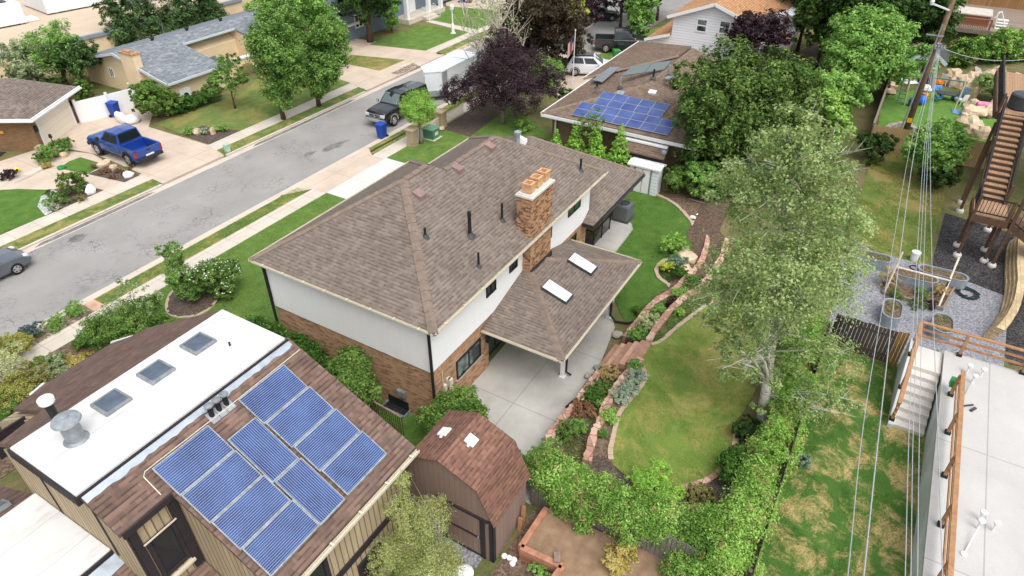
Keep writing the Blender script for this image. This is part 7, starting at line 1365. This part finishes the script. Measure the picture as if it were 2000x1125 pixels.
scatter('ground_cover', [A2([(1150,888),(1173,825),(1197,771),(1221,737),(1251,708),(1257,745),(1213,803),(1197,857),(1193,897)], UPZ)], UPZ+.02, 900, 'lime', .06, 17, fn=.8)
scatter('ground_cover', [A2([(1270,672),(1320,601),(1371,566),(1400,585),(1320,641),(1293,664)], UPZ)], UPZ+.02, 3500, 'box', .07, 18, fn=-.1)
# ================================================================ props
def one(name, mb, mat, label, cat, group=None, **kw): return tag(mb.build(name, mat, **kw), label, cat, group)
# utility pole, guy, wires
PB = at(1767,261,UPZ); PX0, PY0 = PB.x, PB.y
UP_ = thing('utility_pole', 'tall leaning-looking wooden utility pole with wire brackets above the play yard', 'utility pole', tuple(PB))
b = MB(); b.tube([(PX0,PY0,UPZ-.1),(PX0+.1,PY0,6),(PX0+.15,PY0,14)],[.2,.17,.13],12); b.build('shaft', M_['polewood'], UP_, smooth=True)
zb_ = onX(1834,93,PX0).z
b = MB(); b.bar((PX0-.3,PY0+.1,zb_),(PX0-.3,PY0-.5,zb_),.08,.1); b.bar((PX0-.3,PY0-.1,zb_+.3),(PX0-.15,PY0-.1,zb_+.3),.3,.06)
for k in range(4): b.lathe((PX0-.32,PY0-.45+.17*k,zb_+.02),[(.05,0),(.07,.1),(.04,.22)],8)
b.build('wire_bracket', M_['galv'], UP_)
z2 = onX(1862,20,PX0).z; b = MB(); b.bar((PX0-.15,PY0,z2),(PX0-.2,PY0+1.1,z2+.3),.09); b.lathe((PX0-.2,PY0+1.1,z2+.2),[(.08,0),(.14,.2),(.08,.5)],10); b.build('arm', M_['whitemetal'], UP_)
z3 = onX(1829,68,PX0).z; b = MB(); b.bar((PX0-.2,PY0-.2,z3),(PX0-.2,PY0+.8,z3),.08); b.build('cross_bracket', M_['galv'], UP_)
b = MB(); b.box(PX0-.24,PY0-.15,UPZ+.9,PX0-.19,PY0+.15,UPZ+1.2); b.build('yellow_tag', plain('yellow_plate', hx('e6b52e'), .5), UP_)
g_ = at(1756,261,UPZ); b = MB(); b.tube([g_,Vector((PX0-.3,PY0+.1,zb_+1.5))],[.06,.035],8); one('guy_wire', b, M_['galv'], 'pale grey guy wire guard slanting beside the utility pole', 'guy wire')
M_['wire'] = plain('pale_cable', (.4,.42,.44), .5, amt=.05); M_['wire_d'] = plain('dark_cable', (.1,.1,.11), .5, amt=.05)
def wire(pts, zend, label, r=.013, m='wire'):
    r *= .72
    P0 = onX(*pts[0], PX0-.3); PE = at(*pts[-1], zend); d = (PE-P0); nn = Vector((-d.y,d.x,0)).normalized(); out = [P0]
    for p in pts[1:]: out.append(onP(*p, P0, nn))
    out.append(out[-1]+(out[-1]-out[-2])*1.2); S = smooth_path(out, 5); b = MB(); b.tube(S, r, 5); return one('overhead_wire', b, M_[m], label, 'wire', 'overhead wires from the pole')
wire([(1829,98),(1803,200),(1777,290),(1727,580),(1687,825),(1656,1125)],7.6,'leftmost overhead wire, over the patchy lawn',.016,'wire'); wire([(1830,100),(1812,180),(1785,300),(1751,550),(1719,825),(1687,1125)],7.8,'thick pale overhead wire second from the left',.02)
wire([(1831,96),(1818,195),(1805,290),(1788,550),(1776,825),(1768,1125)],7.4,'overhead wire third from the left, crossing the concrete stairs'); wire([(1833,96),(1820,195),(1809,290),(1795,550),(1784,825),(1779,1125)],7.2,'overhead wire in the middle of the group of four'); wire([(1834,97),(1822,195),(1813,290),(1803,550),(1796,825),(1792,1125)],7.0,'overhead wire second from the right'); wire([(1836,97),(1823,195),(1817,290),(1821,550),(1831,825),(1841,1125)],6.6,'rightmost overhead wire, crossing the terrace rail',.016)
A_ = onX(1836,92,PX0-.2); e = at(2010,115,5.5); b = MB(); S = [A_.lerp(e,k/8)-Vector((0,0,1.2*(k/8)*(1-k/8)*4*.35)) for k in range(9)]; b.tube(S,.022,5); one('service_wire', b, M_['wire'], 'pale service wire sagging from the pole to the right edge', 'wire'); e2 = at(1995,135,4.0); b = MB(); b.tube([A_.lerp(e2,k/8)-Vector((0,0,.5*(k/8)*(1-k/8)*4)) for k in range(9)],.016,5); one('service_wire', b, M_['wire_d'], 'thin darker service wire below the pale one', 'wire')
# play yard: swing frame, slide ladder, balls, chairs, toys, boulders
SW = thing('swing_set', 'green metal swing frame with ladder end legs in the play yard', 'swing set', (59.6,-1.8,UPZ)); g1 = plain('green_tube', hx('3f7a68'), .5); zt = 2.75
b = MB(); b.tube([(60.2,.4,zt),(60.4,-3.9,zt)],.05,8); b.build('top_bar', g1, SW)
for p in (((60.2,-.1,zt),(58.5,-.35,UPZ)),((60.2,-.1,zt),(61.9,-.1,UPZ)),((60.4,-3.8,zt),(58.8,-3.65,UPZ)),((60.4,-3.8,zt),(62,-3.9,UPZ))): b = MB(); b.tube(p,.05,8); b.build('leg', plain('tan_tube', hx('a59a84'), .5) if 'tan_tube' not in bpy.data.materials else bpy.data.materials['tan_tube'], SW)
b = MB(); A0, A1, B0, B1 = Vector((60.2,.35,zt)), Vector((58.5,.15,UPZ)), Vector((60.2,-.1,zt)), Vector((58.5,-.35,UPZ)); b.tube([A0,A1],.04,6)
for k in range(7): b.tube([A0.lerp(A1,(k+.5)/7),B0.lerp(B1,(k+.5)/7)],.03,6)
b.build('ladder', g1, SW)
for y in (-1.3,-2.5): b = MB(); b.tube([(60.27,y-.22,zt),(60.27,y-.22,1.4)],.012,5); b.tube([(60.27,y+.22,zt),(60.27,y+.22,1.4)],.012,5); b.box(60.15,y-.25,1.36,60.4,y+.25,1.4); b.build('swing', M_['bluebin'], SW)
for i, px in enumerate(((1781,208),(1797,205))): q = at(*px, UPZ); b = MB(); b.blob((q.x,q.y,UPZ+.36),(.36,.36,.36),i,0,16,10); one('play_ball', b, plain('shiny_blue_plastic', hx('1f6fd0'), .3) if not i else bpy.data.materials['shiny_blue_plastic'], ['big blue ball left of the utility pole base','big blue ball right of the utility pole'][i], 'ball', 'blue balls in the play yard', smooth=True)
def chair(label, px, m, rz, s=1.0):
    q = at(*px, UPZ); r_ = thing('garden_chair', label, 'chair', (0,0,0), 0, 'small chairs in the play yard')
    b = MB(); b.box(-.24,-.24,.34,.24,.24,.39); b.build('seat', M_[m], r_); b = MB(); b.add([(-.24,.2,.4),(.24,.2,.4),(.24,.25,.4),(-.24,.25,.4),(-.2,.3,.85),(.2,.3,.85),(.2,.34,.85),(-.2,.34,.85)],[(0,3,2,1),(4,5,6,7),(0,1,5,4),(1,2,6,5),(2,3,7,6),(3,0,4,7)]); b.build('backrest', M_[m], r_)
    for sx in (-1,1):
        for sy in (-1,1): b = MB(); b.tube([(sx*.2,sy*.2,.34),(sx*.25,sy*.25,0)],.03,6); b.build('leg', M_[m], r_)
    return place(r_,(q.x,q.y,UPZ),rz,s=s)
M_['skyblue'] = plain('sky_blue_plastic', hx('6fa3d6'), .4)
chair('white plastic chair on the turf left of the boulders', (1876,204), 'whitemetal', 2.2); chair('pale blue plastic chair behind the white one', (1880,190), 'skyblue', 2.0); chair('white plastic chair farther back by the swing frame', (1842,165), 'whitemetal', 1.2,1.1)
q = at(1845,195,UPZ); r_ = thing('picnic_table', 'small grey and blue plastic picnic table in the play yard', 'table', (q.x,q.y,UPZ)); b = MB(); b.box(q.x-.45,q.y-.6,UPZ+.5,q.x+.45,q.y+.6,UPZ+.55); b.build('tabletop', M_['darkgrey'], r_)
for k in range(3): a = k*2.1+.4; b = MB(); b.box(q.x+math.cos(a)*.85-.2,q.y+math.sin(a)*.85-.25,UPZ+.28,q.x+math.cos(a)*.85+.2,q.y+math.sin(a)*.85+.25,UPZ+.33); b.build('seat', M_['skyblue'], r_)
b = MB(); b.bar((q.x,q.y-.5,UPZ),(q.x,q.y-.5,UPZ+.5),.3,.06); b.bar((q.x,q.y+.5,UPZ),(q.x,q.y+.5,UPZ+.5),.3,.06); b.build('base', M_['darkgrey'], r_)
for i, (px, m, lab, s) in enumerate((((1803,193),'orange','orange toy by the pole in the play yard',(.35,.3,.3)),((1827,197),'greenbin','green toy left of the picnic table',(.5,.2,.25)),((1870,220),'skyblue','blue toy board on the turf by the swing leg',(.5,.4,.06)),((1832,165),'orange','orange toy among the white chairs',(.35,.35,.3)),((1757,153),'orange','yellow-orange toy behind the swing frame',(.4,.5,.25)),((1828,178),'skyblue','blue toy at the foot of the swing frame',(.3,.4,.3)),((1805,178),'whitemetal','white toy behind the utility pole',(.3,.5,.35)),((1772,160),'whitemetal','white toy slab behind the swing ladder',(.8,.9,.12)))):
    if m not in M_: M_[m] = plain('orange_plastic', hx('e0822e'), .45)
    q = at(*px, UPZ); b = MB(); b.blob((q.x,q.y,UPZ+s[2]*.8),s,i,.25,8,5); one('toy', b, M_[m], lab, 'toy', 'toys in the play yard')
q = at(1925,208,UPZ+.4); b = MB(); b.obox((q.x,q.y,UPZ+.55),(.5,1.3,.3),.2); one('pink_slide', b, plain('pink_plastic', hx('dc8fb4'), .5), 'pink plastic slide piece lying between the boulders', 'toy', bevel=.08)
bl = [((1890,246),.75,.6),((1895,262),.6,.5),((1912,266),.75,.6),((1905,247),.6,.45),((1880,236),.5,.4),((1898,226),.9,.6),((1925,224),.9,.6),((1895,210),.8,.5),((1892,190),.7,.9),((1882,172),.75,.6),((1868,170),.8,.7),((1898,160),.8,.6),((1905,150),.6,.5),((1945,150),.9,.7),((1970,172),.8,.6),((1978,190),.8,.6),((1968,205),.9,.7),((1945,214),.8,.6),((1860,150),.7,.5),((1925,155),.7,.4),((1742,172),.5,.35),((1738,182),.45,.3),((1985,160),.6,.5),((1858,166),.5,.4)]
for i, (px, r, h) in enumerate(bl): r *= .85; h *= .85; q = at(*px, UPZ); b = MB(); b.blob((q.x,q.y,UPZ+h*.55),(r,r*.9,h),i+3,.3,9,6); one('boulder', b, M_['stone' if i not in (19,12) else 'stone_g'], 'sandstone boulder of the rockery beside the play yard', 'boulder', 'sandstone boulders of the rockery')
b = MB(); ribbon(b,[tuple(p[:2]) for p in smooth_path(A2([(1728,258),(1742,250),(1770,247),(1785,258)],UPZ),5)],.35,UPZ,UPZ+.3,.2); one('stone_edging', b, M_['stone_g'], 'low grey stone edging around the foot of the utility pole', 'edging')
# boulders, logs near the terraces
for i, (px, z, r, h, m, lab) in enumerate((((1342,511),0,.6,.4,'stone','tan boulder beyond the light bush by the lower lawn'),((1338,536),0,.45,.4,'stone','tan boulder at the end of the lower terrace wall'),((1148,735),.05,.16,.12,'stone_g','flat stone at the left foot of the garden steps'),((1205,655),.05,.26,.1,'stone_g','flat grey stones at the right foot of the garden steps'))): q = at(*px, z); b = MB(); b.blob((q.x,q.y,z+h*.5),(r,r*.8,h),i+40,.2,9,6); one('boulder', b, M_[m], lab, 'boulder')
q = at(1375,385,.0); b = MB(); b.blob((q.x,q.y,.25),(.5,.35,.3),77,.2); one('dark_rock', b, M_['darkgrey'], 'dark rounded rock under the aspen leaves by the soil bed', 'rock')
for i,(a_,c_) in enumerate((((1345,388),(1385,400)),((1352,380),(1390,394)))): b = MB(); b.tube([at(*a_,.06),at(*c_,.06)],.05,7); one('log', b, M_['greywood'], ['thin log lying on the soil bed by the dark rock','thin log lying behind the first on the soil bed'][i], 'log')
for i, px in enumerate(((1353,424),(1360,427),(1358,434),(1365,420))): q = at(*px, .01); b = MB(); b.lathe((q.x,q.y,.0),[(.16,0),(.16,.04),(.12,.06)],10); one('stepping_stone', b, M_['white'], 'pale round stepping stone by the curved lawn kerb', 'stepping stone', 'pale stepping stones by the kerb')
# AC unit, transformer, lamp post, flag
AC = thing('air_conditioner', 'grey square air conditioner with a round top fan at the lower wing', 'air conditioner', (33.0,12.0,0)); b = MB(); b.box(32.5,11.55,.06,33.45,12.45,.98); b.build('housing', boards('louvred_grey_metal', hx('6f7276'), .06, .2, 1, .5, .03, .5, False), AC, bevel=.04); b = MB(); b.box(32.4,11.45,0,33.55,12.55,.06); b.build('pad', M_['darkgrey'], AC); b = MB(); b.lathe((32.97,12.0,.985),[(.4,0),(.4,.03),(.36,.05),(.36,.0)],20); g_ = b.build('fan_ring', M_['steel'], AC); b = MB(); b.lathe((32.97,12.0,.99),[(.34,0),(.08,.03)],18); b.build('fan_grille', M_['darkgrey'], g_)
q = at(838,272); TRF = thing('transformer_box', 'green pad-mounted utility transformer box behind the globe tree trunk', 'utility box', (q.x,q.y,0)); m_ = plain('transformer_green', hx('4f7d62'), .5); b = MB(); b.box(q.x-.1,q.y-.45,.06,q.x+.7,q.y+.45,.72); b.build('housing', m_, TRF); b = MB(); b.box(q.x-.16,q.y-.5,.72,q.x+.76,q.y+.5,.82); b.build('lid', plain('transformer_lid', hx('6b9a7c'), .5), TRF, bevel=.03); b = MB(); b.box(q.x-.2,q.y-.6,0,q.x+.85,q.y+.6,.06); b.build('pad', M_['walk'], TRF); b = MB(); b.box(q.x+.15,q.y-.456,.3,q.x+.55,q.y-.451,.55); b.build('warning_label', M_['cream'], TRF)
q = at(885,65); LP_ = thing('lamp_post', 'white garden lamp post with lantern on the lawn of the blue-grey house', 'lamp post', (q.x,q.y,0)); b = MB(); b.lathe((q.x,q.y,0),[(.35,0),(.35,.06)],4); b.lathe((q.x,q.y,.06),[(.22,0),(.16,.9),(.1,.95)],4); b.build('pedestal', M_['whitemetal'], LP_); b = MB(); b.tube([(q.x,q.y,1.0),(q.x,q.y,2.3)],[.07,.05],8); b.build('post', M_['whitemetal'], LP_); b = MB(); b.lathe((q.x,q.y,2.3),[(.06,0),(.2,.1),(.22,.4),(.26,.42),(.05,.62)],8); b.build('lantern', M_['whitemetal'], LP_)
q = at(1118,168); FL = thing('flagpole', 'white flagpole with a striped flag hanging limp beside the white suv', 'flagpole', (q.x,q.y,0)); b = MB(); b.tube([(q.x,q.y,0),(q.x,q.y,4.6)],[.05,.03],8); b.lathe((q.x,q.y,4.6),[(.06,0),(.06,.1)],8); b.build('pole', M_['whitemetal'], FL)
t = NT('striped_flag'); v = t.coord('UV'); s = t.n('ShaderNodeSeparateXYZ'); t.l(v, s.inputs[0]); c = t.mix(t.ramp(t.math('FRACT', t.math('MULTIPLY', s.outputs[0], 7.0)), [(.5,0),(.52,1)], 'CONSTANT'), (.7,.7,.7), (.4,.03,.05)); fm = t.fin(c, .8)
def flagmesh(name, z0, z1, m, y0=.0):
    b = MB(); n = 8; W = .95
    for i in range(n): 
        a0, a1 = i/n, (i+1)/n; f = lambda a: (q.x-.05-.1*math.sin(a*9), q.y+.05+W*a*.55); x0_, y0_ = f(a0); x1_, y1_ = f(a1); b.quad((x0_,y0_,z0-.9*a0),(x1_,y1_,z0-.9*a1),(x1_,y1_,z1-.9*a1),(x0_,y0_,z1-.9*a0))
    return b.build(name, m, FL)
flagmesh('flag', 3.1, 4.3, fm); 
b = MB(); 
for i in range(4):
    a0, a1 = i/8, (i+1)/8; f = lambda a: (q.x-.065-.1*math.sin(a*9), q.y+.05+.95*a*.55); x0_, y0_ = f(a0); x1_, y1_ = f(a1); b.quad((x0_,y0_,3.75-.9*a0),(x1_,y1_,3.75-.9*a1),(x1_,y1_,4.31-.9*a1),(x0_,y0_,4.31-.9*a0))
t = NT('starred_blue'); v = t.coord('Object'); vo = t.n('ShaderNodeTexVoronoi'); vo.inputs['Scale'].default_value = 9; t.l(v, vo.inputs['Vector']); c = t.mix(t.ramp(vo.outputs['Distance'], [(.25,1),(.3,0)]), hx('26325c'), (.7,.7,.7)); b.build('canton', t.fin(c,.8), FL)
q = at(445,296); b = MB(); b.box(q.x-.15,q.y-.15,0,q.x+.15,q.y+.15,.5); b.box(q.x-.18,q.y-.18,.5,q.x+.18,q.y+.18,.56); one('utility_pedestal', b, plain('pale_green_plastic', hx('a9c4b4'), .6), 'pale green utility pedestal at the end of the far verge', 'utility box')
for i, (px, r, h, lab) in enumerate((((386,262),.5,.4,'tan boulder in the driveway corner bed, left one'),((417,262),.35,.4,'round cream boulder in the driveway corner bed'),((205,326),.6,.35,'big tan boulder at the top of the bed beside the blue pickup'),((224,332),.4,.3,'mossy boulder in the middle of the bed beside the blue pickup'),((252,344),.5,.32,'white boulder at the right end of the bed beside the blue pickup'),((127,308),.4,.3,'tan boulder among the planter shrubs'),((178,378),.45,.5,'white pointed boulder beside the rose bush'),((200,640),.5,.45,'pale boulder beside the sidewalk and loose shrub'),((53,718),.25,.2,'small pale stone at the sidewalk edge of the front bed'),((863,254),.35,.25,'round pale stone in the mulch bed by the pillars'))): r *= .7; h *= .8; q = at(*px); b = MB(); b.blob((q.x,q.y,h*.55),(r,r*.85,h),i+60,.2,9,6); one('boulder', b, M_['white' if i in (4,6) else 'stone'], lab, 'boulder')
q = at(122,330); b = MB(); b.blob((q.x,q.y,.12),(.3,.25,.14),5,.1); one('green_cushion', b, M_['greenbin'], 'flat green toy lying at the tip of the small lawn triangle', 'toy'); q = at(36,335,.1); b = MB(); b.blob((q.x,q.y,.25),(.16,.16,.16),5,0,12,8); one('yellow_ball', b, plain('yellow_plastic', hx('ecd94a'), .5), 'small yellow ball on the courtyard floor', 'ball', smooth=True)
# galvanised stock-tank planters
M_['tank'] = plain('dull_zinc', (.27,.31,.34), .5, .15, amt=.2, scale=5)
def tank(label, c, L, W, rz, soil='soil', h=.6):
    r_ = thing('stock_tank_planter', label, 'planter', (0,0,0), 0, 'galvanised stock tank planters'); n = 10; P = []
    for s in (1,-1):
        for k in range(n+1): a = -math.pi/2+math.pi*k/n; P.append((s*((L-W)/2+math.cos(a)*W/2), s*math.sin(a)*W/2))
    b = MB(); m = len(P); v = [(x,y,z) for z in (0,h) for x,y in P]+[(x*.93,y*.9,z) for z in (h,h-.08) for x,y in P]
    f = [tuple(range(m-1,-1,-1))]+[(i,(i+1)%m,m+(i+1)%m,m+i) for i in range(m)]+[(m+i,m+(i+1)%m,2*m+(i+1)%m,2*m+i) for i in range(m)]+[(2*m+i,2*m+(i+1)%m,3*m+(i+1)%m,3*m+i) for i in range(m)]
    b.add(v,f); b.build('tank', M_['tank'], r_); b = MB(); b.tube([(x*1.01,y*1.01,h) for x,y in P]+[(P[0][0]*1.01,P[0][1]*1.01,h)],.014,6,False); b.tube([(x*1.01,y*1.01,h*.5) for x,y in P]+[(P[0][0]*1.01,P[0][1]*1.01,h*.5)],.008,6,False); b.build('rim', M_['galv'], r_)
    b = MB(); b.add([(x*.93,y*.9,h-.07) for x,y in P],[tuple(range(m))]); b.build('soil', M_[soil], r_)
    g = np.random.default_rng(len(label)); k_ = 90; P_ = np.stack([g.uniform(-L*.4,L*.4,k_),g.uniform(-W*.3,W*.3,k_),np.full(k_,h-.03)],1); o_ = leaf_mesh('seedlings',P_,np.tile([0,0,1.0],(k_,1)),.1,LM['rust' if len(label)%2 else 'box'],r_,seed=3); o_['kind'] = 'stuff'
    return place(r_,(c.x,c.y,UPZ),rz)
def tankpx(label, top, L, W, rz): q = at(*top, UPZ+.6); tank(label, Vector((q.x,q.y,0)), L, W, rz)
tankpx('long galvanised tank planter with a black label beside the aspen', (1702,498), 2.0, .75, R(-88)); tankpx('long galvanised tank planter behind the right timber post', (1842,532), 2.2, .75, R(-88)); tankpx('galvanised tank planter lying lengthwise before the timber bed', (1744,602), 1.6, .8, R(2)); tankpx('galvanised tank planter seen through the cedar railing', (1842,630), 1.5, .85, R(2)); tankpx('galvanised tank planter behind the timber bed, mostly hidden by wires', (1788,537), 2.0, .75, R(-88))
q = at(1693,517,UPZ+.3)
b = MB(); zt_ = UPZ
r_ = thing('timber_bed', 'low timber-framed soil bed with leaning poles in the gravel garden', 'garden bed', (32.3,-3.4,UPZ)); c4 = [at(x,y,UPZ) for x,y in ((1722,575),(1839,607),(1862,565),(1742,536))]
for k in range(4): b = MB(); b.bar(c4[k]+Vector((0,0,.1)),c4[(k+1)%4]+Vector((0,0,.1)),.08,.2); b.build('frame_board', M_['greywood'], r_)
b = MB(); b.prism([tuple(p[:2]) for p in c4],UPZ+.03,UPZ+.12); b.build('soil', M_['soil'], r_)
TP = thing('pole_trellis', 'pale timber pole trellis of leaning poles and a crossbar over the bed', 'trellis', (32.5,-3.4,UPZ)); pw_ = plain('bleached_pole', hx('d0c2ae'), .8, amt=.15)
z_ = 2.1; ja, jb = at(1750,521,z_+.2), at(1857,549,z_+.2)
for p in ((at(1727,572,UPZ+.1), ja+(ja-at(1727,572,UPZ+.1))*.55),(at(1832,602,UPZ+.1), at(1873,503,2.35)),(ja,jb)): b = MB(); b.tube(p,.045,7); b.build('pole', pw_, TP)
b = MB(); b.tube([at(1855,545,2.2),at(1842,572,UPZ+.1)],.04,7); b.build('pole', M_['darkgrey'], TP)
q = at(1784,508,UPZ); r_ = thing('white_bucket', 'white plastic bucket standing on the gravel behind the trellis', 'bucket', (q.x,q.y,UPZ)); b = MB(); b.lathe((q.x,q.y,UPZ),[(.17,0),(.2,.42),(.21,.46)],16); b.build('pail', M_['whitemetal'], r_); b = MB(); b.lathe((q.x,q.y,UPZ+.46),[(.22,0),(.22,.04)],16); b.build('lid', M_['whitemetal'], r_)
q = at(1890,573,UPZ+.06); b = MB(); pts = []
for k in range(70): a = k*.5; rr_ = .42+.09*math.sin(k*1.7)+.05*math.cos(k*.6); pts.append((q.x+math.cos(a)*rr_,q.y+math.sin(a)*rr_,UPZ+.04+.0012*k))
b.tube(pts,.028,6); one('garden_hose', b, plain('dark_green_hose', hx('2d3a38'), .6), 'coiled dark garden hose on the gravel', 'hose')
q = at(1790,527,UPZ); b = MB(); b.tube([(q.x+.3*math.cos(k*.7)+.02*k,q.y+.4*math.sin(k*.7)-.03*k,UPZ+.05) for k in range(26)],.03,6); one('black_hose', b, M_['black'], 'tangled black drip hose beside the hidden tank planter', 'hose')
# items round the patio
q = at(1117,790,.02); b = MB(); b.tube([at(1108,797,.08),at(1124,783,.1)],.11,10); one('rolled_mat', b, M_['trimdark'], 'dark rolled mat lying at the lower terrace wall', 'mat'); q = at(1165,720,.02); b = MB(); b.lathe((q.x,q.y,.0),[(.13,0),(.15,.12),(.12,.15)],14); one('valve_box', b, M_['galv'], 'small silver round lid at the left foot of the garden steps', 'lid'); b = MB(); b.tube([at(1174,716,.05),at(1178,711,.45)],.03,6); one('path_light', b, M_['black'], 'small black path light at the garden steps', 'lamp')
q = at(1160,808,.5); b = MB(); b.obox((q.x,q.y,.5),(.9,.12,.12),.9); one('timber_offcut', b, M_['cedar'], 'short pale timber piece in the terrace bed', 'timber')
# red timber bed behind the shed
RB = thing('red_timber_bed', 'raised bed framed by red landscape timbers in the bottom foreground', 'garden bed', (12.0,4.3,0)); z_ = .62
c = [at(x,y,z_) for x,y in ((1068,991),(1017,1067),(1098,1105),(1060,1160))]; 
for k, m in ((0,3),(1,3),(2,3)):
    for l in range(3): b = MB(); b.bar(c[k]-Vector((0,0,.1+.2*l)),c[k+1]-Vector((0,0,.1+.2*l)),.2,.195); b.build('timber', M_['redwood'] if l else plain('red_timber_top', hx('ab7a62'), .8, amt=.25, scale=4) if 'red_timber_top' not in bpy.data.materials else bpy.data.materials['red_timber_top'], RB)
b = MB(); e = [at(x,y,z_) for x,y in ((1073,995),(1142,1024))]; b.bar(e[0]-Vector((0,0,.06)),e[1]-Vector((0,0,.06)),.16,.2); b.build('back_board', M_['greywood'], RB)
b = MB(); b.prism(A2([(1073,997),(1022,1066),(1100,1102),(1062,1160),(1400,1260),(1300,1080),(1190,1045)],.52),0,.52); b.build('soil_fill', M_['dirt'], RB)
q = at(1088,1090,z_); b = MB(); b.obox((q.x,q.y,z_+.05),(.35,.2,.06),.5); one('loose_board', b, M_['greywood'], 'short weathered board lying on the red timber frame', 'board')
for i, (a_, c_) in enumerate((((1020,1030),(1023,990)),((1014,1040),(1013,1018)))): b = MB(); p = at(*a_,.0); b.bar(p,p+Vector((.12,.02,1.0-.35*i)),.14,.05); one('leaning_board', b, M_['cedar'], ['tall cedar board leaning at the shed corner','short cedar board leaning at the shed corner'][i], 'board')
for i, px in enumerate(((985,1088),(995,1092),(1004,1096),(1001,1103))): q = at(*px,.01); b = MB(); b.blob((q.x,q.y,.08),(.1,.1,.09),i,.08,9,6); one('white_stone', b, M_['white'], 'small round white stone at the shed corner', 'stone', 'white stones at the shed corner')
q = at(905,1122,.02); b = MB(); b.lathe((q.x,q.y,0),[(.3,0),(.34,.1),(.22,.2)],16); one('white_basin', b, M_['white'], 'round white basin at the bottom edge under the feathery tree', 'basin')
sheet('path', A2([(825,1075),(880,1065),(900,1100),(845,1130),(815,1100)],.01), .03, brick('red_brick_paving', hx('91604d'), hx('75493b'), hx('6a5a50'), .24, .12), .06); sheet('gravel_bed', A2([(840,1040),(880,1050),(945,1085),(930,1110),(890,1090),(850,1070)],.01), .022, M_['gravel'], .06)
